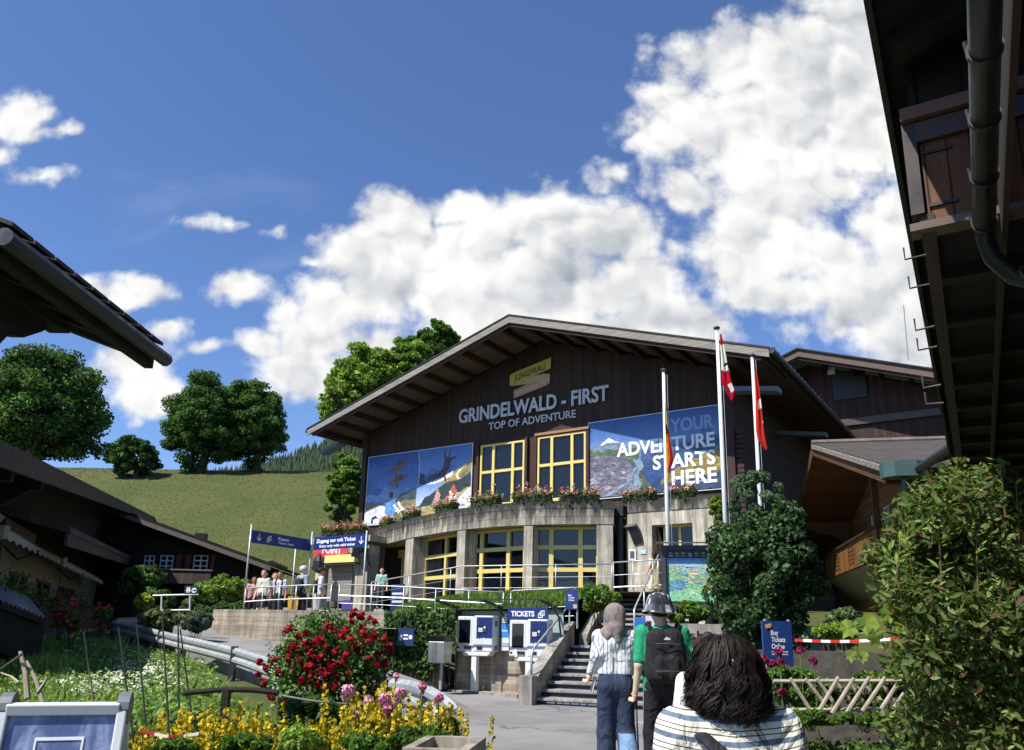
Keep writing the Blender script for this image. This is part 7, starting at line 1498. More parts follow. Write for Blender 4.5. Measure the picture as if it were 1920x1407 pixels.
pf = None
for k, (px, py, lb) in enumerate(((653, 1298, 'pale pink peony at the left of the bed, upper of its pair'), (690, 1317, 'pale pink peony low in the middle left of the bed'), (721, 1312, 'pale pink peony, upper of the tight middle pair'), (726, 1331, 'deeper pink peony, lower of the tight middle pair'), (750, 1302, 'pale pink peony right of the middle pair'), (791, 1290, 'deep pink peony standing tallest before the guardrail'), (822, 1309, 'pink peony touching the guardrail beam'), (668, 1338, 'faded pink peony deep among the yellow spikes'), (745, 1318, 'small faded pink peony beside the middle pair'), (742, 1270, 'whitish pink peony at the back under the roses'))):
    Y = 5.75 if k != 9 else 8.6; p = P(px, py, Y); zb = float(gz(p.x, Y)); t = thing('peony', lb, 'peony', (p.x, Y, zb), 0, 'pink peonies in the near flower bed'); o = None
    V, Fq, Cc = pp[k % 2]; sc = .8*(1.15, .9, 1.0, 1.15, 1.0, .85, .8, .7, .6, .9)[k]; o = np_mesh('bloom', V*sc, Fq, M_petal, Cc*(.82 if k in (3, 5) else 1)*np.array([1, .72 if k in (3, 5) else 1, .85 if k in (3, 5) else 1]), t); o.location = (0, 0, p.z-zb)
    m = MB(C('#5c7a3a')); m.tube([(.04, .05, 0), (.01, .02, (p.z-zb)*.5), (0, 0, p.z-zb)], .006, 5); m.build('stem', M_paint, t)
n = 6000; rng = np.random.default_rng(470); gx = rng.uniform(-4.2, -.5, n); gy = rng.uniform(4.9, 7.6, n); keep = gx < -.95+.35*(gy-5)*.4; gx, gy = gx[keep], gy[keep]; pts = np.stack([gx, gy, np.zeros(len(gx))], 1)
stuff('bed_grass', [blades(rng, pts, .22, [C('#7f9f48', .8), C('#618338', .8), C('#90aa58', .8)], .008, .5)])

# ------------------------------------------------------------------ right side: tall shrub, planter, map board, hedge
def fol(o): return o
s = 15/1450; b = P(1444, 1225, 15.0)
bush('lilac_shrub', 'tall dense dark green shrub between the map board and the balcony chalet', (b.x, 15.0, .35), (106*s, 1.0, 142*s), 501, 17000, 95, .105, [C('#3f5a34', .8), C('#55704a', .8), C('#2f4628', .8), C('#6b8460', .8)], 'shrub', None, True, .7, (.14, .34), P(1430, 1085, 15).z-.35, .96, .3)
s = 16/1450; b = P(1420, 1000, 16.2)
bush('pine_shrub', 'blue green bushy pine top rising behind the tall dark shrub', (b.x, 16.2, .5), (52*s, .5, 62*s), 502, 5200, 60, .10, [C('#5d7458', .8), C('#48604a', .8), C('#718a66', .8)], 'shrub', None, True, .4, (.12, .30), P(1425, 945, 16.2).z-.5, 1.0, .5)
for k, (px, py, rx, ry, Y, lb, cl) in enumerate(((1290, 1150, 48, 20, 16.8, 'low leafy hedge on top of the lettered concrete planter', GREENS+LIGHTG[:1]), (1345, 955, 14, 40, 23, 'climbing plant at the right edge of the concrete entrance', LIGHTG), (1120, 1120, 44, 24, 20.3, 'leafy shrub at the top left of the stairs', GREENS+LIGHTG[:1]), (1585, 1165, 44, 22, 13.5, 'grey green low plants under the balcony', [C('#7d9068', .8), C('#5c7048', .8)]), (1570, 1185, 46, 14, 12.6, 'light green border plants behind the barrier tape', LIGHTG))):
    s = Y/1450; b = P(px, py+ry, Y); zc = P(px, py, Y).z; zb = min(b.z, max(float(gz(b.x, Y)), 0)) if k in (0, 3, 4) else b.z-.5
    bush('hedge_plant', lb, (b.x, Y, zb), (rx*s, rx*s*.6, ry*s), 510+k, 3600, 28, .10, cl, 'shrub', 'green shrubs around the stairs and chalet', True, .65, (.35, .55), zc-zb, .8)
pw = thing('planter_wall', 'low concrete planter wall with dark metal letters behind the walkers', 'planter', (P(1290, 1215, 16.2).x, 16.2, 0), R(-8)); z1 = P(1300, 1170, 16.2).z
m = MB(); m.bx(-.85, 2.6, -.1, .15, -.1, z1); m.build('wall', M_tread, pw); m = MB(); m.bx(-.85, 2.6, .15, 3.0, -.1, z1-.1); m.build('soil', M_lawn, pw)
m = MB(C('#1c1b1c')); a = wl(pw, P(1288, 1199, 16.0)); m.text('asha', (a.x-.1, -.135, a.z), (1, 0, 0), (0, 0, 1), .62, .17, .02, .012); m.build('letters', M_paint, pw)
mp = thing('map_board', 'large framed panorama map board with a small roof, partly hidden by the tall shrub', 'map board', (P(1310, 1130, 17.6).x, 17.6, .2), R(-12)); MPL = mp.location
a = wl(mp, P(1250, 1130, 17.6)); b = wl(mp, P(1250, 1032, 17.6)); x0 = a.x; x1 = x0+1.45; z0, z1 = a.z, b.z+.02
m = MB(C('#3a3f44')); m.bx(x0-.11, x1+.11, -.05, .09, z0-.1, z0); m.bx(x0-.11, x1+.11, -.05, .09, z1, z1+.1); m.bx(x0-.11, x0, -.05, .09, z0, z1); m.bx(x1, x1+.11, -.05, .09, z0, z1); m.bx(x0-.02, x1+.02, .03, .08, z0, z1); m.build('frame', M_paint, mp)
m = MB(C('#54585b')); m.prism([(x0-.2, -.22, z1+.13), (x0-.2, .2, z1+.17), (x0-.2, .2, z1+.2), (x0-.2, -.22, z1+.16)], (x1-x0+.4, 0, 0)); m.build('roof', M_paint, mp)
for x in (x0+.1, x1-.1): m = MB(); m.bx(x-.05, x+.05, .0, .1, -.3, z0-.1); m.build('post', M_darkmetal, mp)
rng = np.random.default_rng(520); q = PIC(x1-x0, z1-z0, .028); cxm = (x0+x1)/2
q.p([(0,0),(1,0),(1,1),(0,1)], '#24344a'); q.grad(.02, .98, .68, .84, '#a8cdea', '#4a8ed2', 6); q.p([(.02,.86),(.98,.86),(.98,.97),(.02,.97)], '#141b28')
for k in range(9): u = .05+k*.1; q.p([(u,.93),(u+.05,.93),(u+.05,.945),(u,.945)], '#c9d2dc'); q.p([(u,.885),(u+.06,.885),(u+.06,.9),(u,.9)], '#d8785a' if k % 3 else '#e6e2da')
q.ridge(rng, .02, .98, .45, lambda u: .72+.04*math.sin(u*13), '#9fb8b4', 30, .02); q.ridge(rng, .02, .98, .03, lambda u: .60+.05*math.sin(u*8+1), '#7fae8a', 30, .02); q.p([(.02,.03),(.02,.45),(.25,.5),(.5,.32),(.8,.42),(.98,.36),(.98,.03)], '#8cc07a'); q.p([(.02,.16),(.05,.40),(.2,.46),(.34,.34),(.2,.2)], '#5d93b8'); q.p([(.02,.03),(.02,.2),(.4,.25),(.98,.16),(.98,.03)], '#86c89a')
q.speck(rng, 260, .06, .94, .06, .70, ['#a9d08c', '#6aa67c', '#c8dc92', '#5f9aa8', '#b8c8b0', '#4e8a5c', '#d8c890'], .04)
for _ in range(16):
    u, v = rng.uniform(.1, .8), rng.uniform(.15, .65); q.p([(u,v),(u+.14,v+rng.uniform(-.06,.06)),(u+.14,v+.012),(u,v+.012)], ['#d87860', '#e8e8e0', '#4a7ab8'][rng.integers(3)])
q.finish(mp, 3, 150, name='map', dx=cxm, dz=z0, warp=.01)
# boards on the right
s_ = board('buy_online_sign', 'blue buy tickets online board standing on posts among the purple peonies', 'sign', P(1460, 1247, 9.6), 58/1450*9.6*1.03, .51, R(14), '#25447f', [('Buy', -.09, .345, .10, .056, '#f2f3f6', .03), ('Tickets', -.09, .266, .19, .056, '#f2f3f6', .03), ('Online', -.09, .187, .175, .056, '#f2f3f6', .03)])
m = MB()
for z_, ws in ((.145, .19), (.115, .22)):
    x = -.09
    while x < -.09+ws: m.bx(x, x+.035, -.0185, -.0165, z_, z_+.012); x += .045
m.build('small_print', M_textw, s_)
m = MB(C('#d8b23c')); m.prism([(-.16, -.0185, .465), (-.08, -.0185, .48), (-.08, -.0185, .445), (-.16, -.0185, .43)], (0, -.003, 0)); m.prism([(-.15, -.0185, .45), (-.09, -.0185, .46), (-.09, -.0185, .43), (-.15, -.0185, .42)], (0, -.006, 0), C('#d88a8a')); m.build('logo_ribbon', M_paint, s_)
m = MB(C('#a39a8c'))
for x in (-.12, .20): m.tube([(x, .05, -1.1), (x, .05, .53)], .022, 8)
m.build('posts', M_paint, s_)
bs = thing('brochure_stand', 'slim stand with blue and pink leaflets in front of the stairs', 'stand', (P(1207, 1186, 14.2).x, 14.2, 0), 0); zA = P(1207, 1188, 14.2).z; k_ = 14.2/1450
m = MB(); m.tube([(0, .06, 0), (0, .06, zA+.3)], .025, 8); m.lathe([(.16, 0), (.16, .02), (.03, .04)], (0, .06, 0), 14); m.build('pole', M_galv, bs)
m = MB(); m.bx(-.16, .03, -.01, .01, zA, zA+.28, C('#3f78c8')); m.bx(-.15, .02, -.014, -.008, zA+.02, zA+.10, C('#93aac4')); m.bx(.035, .2, -.01, .01, zA, zA+.32, C('#dfe3e8')); m.bx(.05, .14, -.014, -.008, zA+.16, zA+.22, C('#c83c44')); m.bx(-.02, .17, -.02, -.012, zA+.33, zA+.42, C('#e2b6bc')); m.bx(.05, .19, -.014, -.008, zA+.03, zA+.10, C('#7fa6d8')); m.build('leaflets', M_paint, bs)
# lattice fence
lf = thing('lattice_fence', 'low rustic fence of crossed grey wooden stakes in front of the garden on the right', 'fence', (P(1560, 1345, 8.8).x, 8.8, 0), R(-4)); LF = lf.location; M_grey = mat('silvery_wood', C('#b5a999', .85), .85, nz=(8, .35), st=(1, 1, .3), bump=.3)
def lfp(px, py, Y): return wl(lf, P(px, py, Y))
for (a, b) in (((1450, 1278, 8.85), (1690, 1277, 8.75)), ((1450, 1332, 8.85), (1640, 1330, 8.75))): m = MB(); m.tube([lfp(*a), lfp(*b)], .022, 7); m.build('cross_rail', M_grey, lf)
for k, (xa, ya, xb, yb) in enumerate(((1572, 1270, 1526, 1350), (1601, 1272, 1560, 1338), (1630, 1270, 1588, 1336), (1660, 1270, 1617, 1334), (1682, 1283, 1646, 1340), (1695, 1300, 1665, 1345))): m = MB(); m.tube([lfp(xa, ya, 8.7), lfp(xb, yb, 8.7)], [.020, .024], 7); m.build('stake', M_grey, lf)
for k, (xa, ya, xb, yb) in enumerate(((1482, 1272, 1528, 1345), (1510, 1273, 1545, 1318), (1532, 1273, 1568, 1325), (1568, 1280, 1612, 1335), (1596, 1284, 1628, 1330), (1625, 1288, 1655, 1325), (1655, 1285, 1680, 1320))): m = MB(); m.tube([lfp(xa, ya, 8.78), lfp(xb, yb, 8.78)], [.019, .022], 7); m.build('stake', M_grey, lf)
m = MB(); m.tube([lfp(1448, 1320, 8.6), lfp(1463, 1368, 8.6)], .03, 7); m.build('post', M_grey, lf)
# purple peonies, ground cover, lawn, bed edge on the right
b = P(1485, 1290, 9.2); bush('peony_bush', 'leafy peony bush in front of the blue buy tickets board', (b.x, 9.2, .1), (.40, .3, .22), 540, 2600, 20, .085, GREENS, 'peony bush', None, True, .45, (.35, .5), P(1470, 1284, 9.2).z-.1)
for k, (px, py, lb) in enumerate(((1432, 1237, 'purple red peony at the left corner of the blue board'), (1460, 1222, 'purple red peony in front of the lower text of the blue board'), (1463, 1240, 'large purple red peony under the blue board'), (1447, 1246, 'small purple red peony left of the large one'), (1500, 1220, 'purple red peony right of the blue board'), (1466, 1298, 'purple red peony low beside the fence post'), (1525, 1238, 'small pink peony in front of the dark wall'))):
    V, Fq, Cc = rose_mesh(np.random.default_rng(550+k), .05, [C('#9c2a5c', .9), C('#b33a70', .9), C('#7d1e48', .9)], 40); p = P(px, py, 8.95); t = thing('peony', lb, 'peony', (p.x, 8.95, .1), 0, 'purple red peonies around the blue board'); o = np_mesh('bloom', V, Fq, M_petal, Cc, t); o.location = (0, 0, p.z-.1); m = MB(C('#5c7a3a')); m.tube([(.03, .05, 0), (0, 0, p.z-.1)], .006, 5); m.build('stem', M_paint, t)
bw_ = thing('bed_wall', 'low dark stone wall of the raised bed behind the lattice fence', 'wall', (P(1570, 1260, 10.6).x, 10.6, 0), R(-6)); m = MB(); z1 = P(1570, 1222, 10.6).z; m.bx(-1.3, 3.5, 0, .2, -.1, z1); m.build('stones', mat('dark_stone', C('#6b655c', .7), .9, nz=(4, .4), bump=.6, bscale=9), bw_); m = MB(); m.bx(-1.3, 3.5, .2, 3.0, -.1, z1-.08); m.build('soil', M_lawn, bw_)
for k, (px, py, rx, ry, Y, lb) in enumerate(((1545, 1302, 44, 30, 9.7, 'leafy green plant behind the left half of the lattice fence'), (1625, 1296, 48, 34, 9.8, 'leafy green plant behind the right half of the lattice fence'), (1690, 1270, 40, 40, 9.6, 'taller leafy plant behind the right end of the lattice fence'), (1560, 1255, 50, 18, 10.9, 'light shoots growing on the dark bed wall'), (1520, 1348, 50, 14, 8.3, 'low leafy plant in front of the left fence stakes'), (1620, 1350, 60, 14, 8.2, 'low leafy plant in front of the right fence stakes'))):
    s = Y/1450; b = P(px, py+ry, Y); bush('fence_plant', lb, (b.x, Y, max(b.z, 0)), (rx*s, rx*s*.6, ry*s), 590+k, 2200, 22, .07, GREENS+LIGHTG[:1], 'plant', 'leafy plants around the lattice fence', True, .5, (.3, .5), P(px, py, Y).z-max(b.z, 0), .85)
rng = np.random.default_rng(560); gs = []
n = 9000; u = rng.random(n); gy = rng.uniform(7.9, 10.4, n); gx = 2.75+rng.random(n)*3.2+(gy-8)*.12; c = np.stack([gx, gy, rng.uniform(0, .28, n)*(.6+.6*rng.random(n))], 1)
V, Fq = leaf_geo(rng, c, np.tile([[0, -.35, .8]], (n, 1)), .075*rng.uniform(.7, 1.3, n), .8); gs.append((V, Fq, palette(rng, n, [C('#5c7c38', .8), C('#48672e', .8), C('#7a9648', .8)], .22))); stuff('ground_cover', gs)
m = MB(); m.poly([(2.35,4.5,.02),(9,4.5,.02),(9,8.0,.02),(2.75,8.0,.02)]); struct(m, 'lawn', M_lawn)
n = 26000; gx = 2.3+rng.random(n)*3.4; gy = rng.uniform(5.0, 8.0, n); pts = np.stack([gx, gy, np.full(n, .01)], 1); stuff('lawn_grass', [blades(rng, pts, .075, [C('#86a648', .8), C('#6d9040', .8), C('#9ab658', .8)], .006, .6)])
m = MB(); m.beam((2.55, 7.95, .06), (4.6, 7.85, .06), .12, .16); m.beam((2.5, 5.2, .06), (2.55, 7.95, .06), .1, .16); o = m.build('bed_kerb', M_tread, None); tag(o, 'weathered kerb stones between the lawn and the fenced bed', 'kerb')
# big foreground shrub on the right
def big_shrub():
    rng = np.random.default_rng(570); t = thing('large_shrub', 'big sunlit shrub with pointed leaves filling the lower right corner', 'shrub', (3.55, 4.9, 0), 0); b0 = np.array([3.55, 4.9, 0.]); L = []
    env = [(1740,975,62),(1700,1030,48),(1775,935,55),(1830,940,70),(1900,950,60),(1725,1065,66),(1780,1040,90),(1880,1060,80),(1700,1120,50),(1745,1150,70),(1820,1150,90),(1910,1180,80),(1740,1250,70),(1830,1270,90),(1910,1300,80),(1780,1350,70),(1860,1390,80),(1720,1330,50),(1930,1400,70),(1668,1050,26),(1870,895,40)]
    for (px, py, r) in env:
        for _ in range(3):
            Y = 4.6+rng.uniform(-.25, .9); p = np.array(list(P(px+rng.normal(0, r*.35), py+rng.normal(0, r*.35), Y)))-b0; s = r/1450*Y*rng.uniform(.75, 1.05); L.append((p, np.array([s, s, s*.9])))
    n = 21000; w_ = np.array([l[1].prod()**(2/3) for l in L]); k_ = rng.choice(len(L), n, p=w_/w_.sum()); P0 = np.array([l[0] for l in L])[k_]; R0 = np.array([l[1] for l in L])[k_]; d = unit(rng.normal(0, 1, (n, 3)))
    c = P0+d*R0*(1-.65*rng.random((n, 1))**1.4); V, F3 = lance_geo(rng, c, d*.6+np.array([0, -.1, .45]), .062*rng.uniform(.55, 1.35, n), .40, along=d*.7+np.array([0, 0, .25]), jit=.7)
    gs = [(V, F3, np.repeat(palette(rng, n, [C('#6b7c3c', .85), C('#576b33', .85), C('#86945a', .85), C('#42542a', .85), C('#627538', .85), C('#758648', .85), C('#4e6230', .85), C('#6b5838', .7)], .22), 8, 0))]
    # upright shoots with whorled lance leaves
    tips = [(1715,915),(1745,900),(1875,862),(1835,905),(1690,965),(1780,895),(1905,905),(1672,1010),(1690,1000),(1760,990),(1830,1000),(1740,1090),(1680,1075),(1720,1200),(1800,1100)]
    m = MB(C('#6b5a3c'))
    for (px, py) in tips:
        Y = 4.6+rng.uniform(-.2, .3); p = np.array(list(P(px, py, Y)))-b0; q = p+np.array([rng.normal(0, .03), .05, -.35]); m.tube([q, p], [.007, .003], 5); k = 11; f = rng.uniform(.1, 1, k); a = rng.uniform(0, 6.28, k)
        al = np.stack([np.cos(a), np.sin(a), np.full(k, .9)], 1); c = q+(p-q)*f[:, None]+unit(al)*.05; V, Fq = lance_geo(rng, c, np.stack([-np.cos(a)*.6, -np.sin(a)*.6-.3, np.full(k, .8)], 1), np.full(k, .085), .30, along=al, jit=.2); gs.append((V, Fq, np.repeat(palette(rng, k, [C('#7f9a4a', .9), C('#93ab58', .9), C('#688640', .9)], .15), 8, 0)))
    V, Fq, Cc = merge(gs); np_mesh('foliage', V, Fq, M_leaf, Cc, t)
    for l in L[::4]: e = Vector(l[0]); m.tube([(rng.normal(0, .25), rng.normal(.2, .15), -.05), e*.5+Vector((0, .1, .1)), e], [.02, .013, .005], 5)
    m.build('branches', M_paint, t)
big_shrub()
# vine shoot with big leaves reaching in front of the tape
vn = thing('vine_shoot', 'vine shoot with broad light green leaves reaching left from the big shrub', 'vine', P(1690, 1240, 4.7), 0); rng = np.random.default_rng(580); gs = []
def vleaf(px, py, s, yaw):
    c = np.array(list(P(px, py, 4.55)-vn.location)); pts = []
    n = 10; out = [(0, -.5), (.28, -.42), (.5, -.12), (.34, .02), (.42, .3), (.16, .28), (0, .6), (-.16, .28), (-.42, .3), (-.34, .02), (-.5, -.12), (-.28, -.42)]
    ca, sa = math.cos(yaw), math.sin(yaw); V = [c]
    for x, z in out: V.append(c+np.array([(x*ca-z*sa)*s, -.12*abs(x)*s+rng.normal(0, .01), (x*sa+z*ca)*s]))
    F_ = [(0, 1+i, 1+(i+1) % len(out), 1+(i+1) % len(out)) for i in range(len(out))]; F_ = [(0, 1+i, 1+(i+1) % len(out)) for i in range(len(out))]; return np.array(V), np.array(F_), palette(rng, len(out), [C('#93ab4a', .9), C('#a6b85a', .9), C('#7c9a48', .9)], .06)
V, F3, Cc = merge([vleaf(px, py, s, y) for px, py, s, y in ((1590, 1180, .11, 2.6), (1625, 1170, .13, 2.0), (1665, 1150, .12, 2.3), (1595, 1230, .07, 3.1), (1618, 1232, .07, 3.0), (1640, 1195, .10, 2.8), (1690, 1170, .1, 2.4))]); np_mesh('leaves', V, F3, M_leaf, Cc, vn)
m = MB(C('#7d8a4a')); m.tube([P(1720, 1200, 4.8)-vn.location, P(1660, 1185, 4.62)-vn.location, P(1595, 1190, 4.6)-vn.location], .006, 5); m.build('stem', M_paint, vn)
# ------------------------------------------------------------------ folding board in the lower left corner
af = thing('folding_board', 'white framed folding pavement board with a face drawn on its dark panel', 'pavement board', (P(135, 1500, 4.4).x, 4.4, 0), R(17)); AF = af.location
a = wl(af, P(22, 1322, 4.4)); b = wl(af, P(228, 1322, 4.4)); w_ = b.x-a.x; cx = (a.x+b.x)/2; zt = (a.z+b.z)/2; tilt = .20; M_al = mat('white_aluminium', C('#e4e5e6', .9), .35, nz=(6, .04))
def afp(x, t, off=0): return Vector((cx+x*w_/2, -tilt*(1-t)-off, zt*t))   # t = 0 ground, 1 top
def bar(m, x0, t0, x1, t1, w): m.beam(afp(x0, t0), afp(x1, t1), w, .035, (0, -1, .25))
m = MB(); bar(m, -1.0, .03, -1.0, .99, .05); bar(m, 1.0, .03, 1.0, .99, .05); m.beam(afp(-.96, .985), afp(.96, .985), .05, .06, (0, -.2, 1)); m.beam(afp(-.96, .05), afp(.96, .05), .05, .06, (0, -.2, 1)); m.build('front_frame', M_al, af, bevel=.008)
m = MB(C('#55648f')); m.quad(afp(-.95, .05, -.008), afp(.95, .05, -.008), afp(.95, .96, -.008), afp(-.95, .96, -.008)); m.build('panel', mat('foil_panel', C('#5b6894', .9), .25, fn=lambda w, b, tc, base: w.mix(w.smooth(w.n('ShaderNodeTexNoise', ins={'Vector': w.vm('MULTIPLY', tc, (7, 7, 4)), 'Scale': 1.0, 'Detail': 4.0, 'Distortion': 1.2}).outputs[0], .45, .75), base, C('#9aa6c4')), bump=.5, bscale=9), af)
m = MB(C('#e9ebef'))
def fb(x0, x1, t0, t1): m.quad(afp(x0, t0, -.003), afp(x1, t0, -.003), afp(x1, t1, -.003), afp(x0, t1, -.003))
fb(-.40, .42, .845, .86); fb(-.40, -.365, .46, .845); fb(.385, .42, .46, .845)
for x in (-.12, .18):
    c = afp(x, .765, -.003); m.poly([c+Vector((.028*math.cos(k*.628), -.0*k, 0))+ (afp(0, 1)-afp(0, .9)).normalized()*.036*math.sin(k*.628) for k in range(10)])
m.poly([afp(-.16+.02*k, .67-.0006*(49-(k-8)**2)*.5, -.003) for k in range(17)]+[afp(.16-.02*k, .682-.0006*(49-(8-k)**2)*.5, -.003) for k in range(17)]); m.build('drawn_face', M_paint, af)
for x in (-1.0, 1.0):
    c = afp(x, 1.0); m = MB(C('#6d7074')); m.tube([c+Vector((-.03, .06, -.02)), c+Vector((.03, .06, -.02))], .085, 14); m.build('hinge_cap', M_paint, af)
    m = MB(); m.beam(c+Vector((0, .12, -.02)), Vector((c.x+.02, .42, .03)), .035, .06, (0, 1, 0)); m.build('rear_leg', M_al, af)
m = MB(C('#c4c3be')); m.quad(Vector((cx+w_/2-.0, .14, zt-.06)), Vector((cx-w_/2, .14, zt-.06)), Vector((cx-w_/2, .42, .05)), Vector((cx+w_/2, .42, .05))); m.quad(afp(1.02, .97), Vector((cx+w_/2+.02, .12, zt-.05)), Vector((cx+w_/2+.02, .38, .1)), afp(1.02, .1)); m.build('rear_panel', M_paint, af)
# ------------------------------------------------------------------ people
M_skin = mat('skin', (1, 1, 1), .55, attr=True, nz=(20, .06)); M_hair = mat('hair', (1, 1, 1), .62, attr=True, spec=.22)
mat('striped_shirt', (1, 1, 1), .85, fn=stripes_fn('v')); mat('banded_top', (1, 1, 1), .85, fn=stripes_fn('h'))
SK = C('#d9a184', .95); SK2 = C('#b98465', .95); SK3 = C('#e6b89c', .95)
def sdfmesh(caps, res, k=.03, cut=None):
    f0 = caps_sdf([tuple(c) for c in caps], k)
    def fn(Pp):
        d = f0(Pp)
        if cut:
            for (n_, o_) in cut: d = np.maximum(d, -(Pp@np.array(n_)-o_))
        return d
    lo, hi = caps_bounds(caps, .03); return surfnet(fn, lo, hi, res)
def part_mesh(name, caps, res, colf, root, m=None, k=.03, cut=None, sc=1.0):
    V, Fq = sdfmesh(caps, res, k, cut); cen = V[Fq].mean(1); cols = np.array([colf]*len(Fq)) if isinstance(colf, tuple) else colf(cen)
    return np_mesh(name, V*sc, Fq, m or M_cloth, cols, root, smooth=True)
def hand_caps(w, d, side, curl=.5, s=1.0):
    """palm, four unequal bent fingers and a thumb; w = wrist, d = hand direction"""
    w = np.array(w, float); d = unit(np.array(d, float)); sx = unit(np.cross(d, np.array([side, .15, 0.]))+1e-6); acr = unit(np.cross(sx, d)); out = [(w, w+d*.045*s, .022*s, .026*s), (w+d*.04*s+sx*.018*s, w+d*.075*s+sx*.022*s, .018*s, .015*s), (w+d*.04*s-sx*.018*s, w+d*.07*s-sx*.022*s, .018*s, .015*s)]
    inn = acr*(-side) if (acr*np.array([1, 0, 0])).sum()*side > 0 else acr*side
    for i, (o, l) in enumerate(((.030, .062), (.010, .072), (-.010, .068), (-.028, .052))):
        a = w+(d*.078+sx*o)*s; b = a+(d*.55+inn*curl*.5)*l*.55*s; c = b+(d*(.8-curl)+inn*(curl+.2))*l*.5*s; out += [(a, b, .0095*s, .009*s), (b, c, .0088*s, .0075*s)]
    a = w+(d*.03+sx*.03)*s; b = a+(d*.5+sx*.6+inn*.3)*.04*s; out += [(a, b, .012*s, .0105*s), (b, b+(d*.8+inn*.4)*.03*s, .0105*s, .009*s)]
    return out
def person(label, loc, H, rz, skin=SK, shirt=None, sleeve=.55, trousers=None, tlen=.95, skirt=None, hair=None, hairlen=.0, shoes=C('#2a2a2c'), pose=None, res=.02, shirt_col=None, hat=None, face=True, group=None, belly=0.0, detail=False, wide=1.0, armskin=None, shirt_z=.90, hijab=None):
    s = H/1.70; t = thing('person', label, 'person', loc, rz, group); pose = pose or {}
    J = dict(shl=(-.175*wide, 0, 1.385), shr=(.175*wide, 0, 1.385), ell=(-.235*wide, -.02, 1.11), elr=(.235*wide, -.02, 1.11), wrl=(-.25*wide, .06, .87), wrr=(.25*wide, .06, .87), hil=(-.085, 0, .90), hir=(.085, 0, .90), knl=(-.10, .02, .49), knr=(.10, .02, .49), anl=(-.105, -.02, .08), anr=(.105, -.02, .08)); J.update(pose)
    J = {k: np.array(v, float) for k, v in J.items()}; hd = np.array(pose.get('head', (0, .01, 1.585)), float) if 'head' in pose else np.array([0, .01, 1.585])
    turn = pose.get('turn', 0.0); ct, st_ = math.cos(turn), math.sin(turn)
    def hp(x, y, z): return hd+np.array([x*ct-y*st_, x*st_+y*ct, z])
    caps = [(hp(0, -.025, .025), hp(0, .015, .02), .093, .088), (hp(0, .03, -.05), hp(0, .045, -.075), .066, .048), (hp(0, .09, .0), hp(0, .108, -.025), .013, .017), (hp(-.088, -.01, -.01), hp(-.09, -.015, -.03), .014, .012), (hp(.088, -.01, -.01), hp(.09, -.015, -.03), .014, .012), (np.array([0, -.015, 1.40]), hp(0, -.02, -.06), .062, .054), (np.array([-.10*wide, -.01, 1.36]), np.array([.10*wide, -.01, 1.36]), .06, .06), (np.array([-.05, 0, 1.0]), np.array([-.05, 0, 1.28]), .085, .085, .8), (np.array([.05, 0, 1.0]), np.array([.05, 0, 1.28]), .085, .085, .8)]
    for q, sgn in (('l', -1), ('r', 1)):
        caps += [(J['sh'+q], J['el'+q], .050, .040), (J['el'+q], J['wr'+q], .040, .026)]
        caps += [(J['hi'+q], J['kn'+q], .078, .056), (J['kn'+q], J['kn'+q]*.6+J['an'+q]*.4+np.array([0, -.012, 0]), .054, .054), (J['kn'+q]*.6+J['an'+q]*.4, J['an'+q], .052, .036), (J['an'+q], J['an'+q]+np.array([0, .12, -.035]), .038, .030)]
        if not detail: caps += [(J['wr'+q], J['wr'+q]+unit(J['wr'+q]-J['el'+q])*.075, .028, .030), (J['wr'+q]+unit(J['wr'+q]-J['el'+q])*.08, J['wr'+q]+unit(J['wr'+q]-J['el'+q])*.15+np.array([0, .02, 0]), .024, .012), (J['wr'+q]+np.array([-.0, .02, -.03]), J['wr'+q]+np.array([0, .05, -.075]), .013, .010)]
    V, Fq = sdfmesh(caps, res, .028); cen = V[Fq].mean(1); cols = np.array([skin]*len(Fq))
    if face:
        rel = cen-hd; lx = rel[:, 0]*ct+rel[:, 1]*st_; ly = -rel[:, 0]*st_+rel[:, 1]*ct; lz = rel[:, 2]; fr = ly > .05
        cols[fr & (np.abs(np.abs(lx)-.034) < .016) & (np.abs(lz-.012) < .011)] = C('#2c2320'); cols[fr & (np.abs(lx) < .026) & (np.abs(lz+.058) < .009)] = C('#a8594f'); cols[fr & (np.abs(np.abs(lx)-.034) < .022) & (np.abs(lz-.036) < .006)] = C('#4a382c')
    if armskin:
        for q in 'lr':
            dd = np.minimum(np.linalg.norm(cen-(J['el'+q]*.5+J['wr'+q]*.5), axis=1), np.linalg.norm(cen-(J['el'+q]*.6+J['sh'+q]*.4), axis=1)); dd = np.minimum(dd, np.linalg.norm(cen-J['el'+q], axis=1)); cols[dd < .11] = armskin
    gs = [(V*s, Fq, cols)]
    if detail:
        for q, sgn in (('l', -1), ('r', 1)):
            V2, F2 = sdfmesh(hand_caps(J['wr'+q]-unit(J['wr'+q]-J['el'+q])*.02, J['wr'+q]-J['el'+q]+np.array(pose.get('hd'+q, (0, 0, 0))), sgn, pose.get('curl'+q, .5)), .006, .009); gs.append((V2*s, F2, np.array([skin]*len(F2))))
    V, Fq, cols = merge(gs); np_mesh('body', V, Fq, M_skin, cols, t, smooth=True)
    def P_(name, caps, col, k=.03, cut=None, m=None, r=None): return part_mesh(name, caps, r or res, col, t, m, k, cut, s)
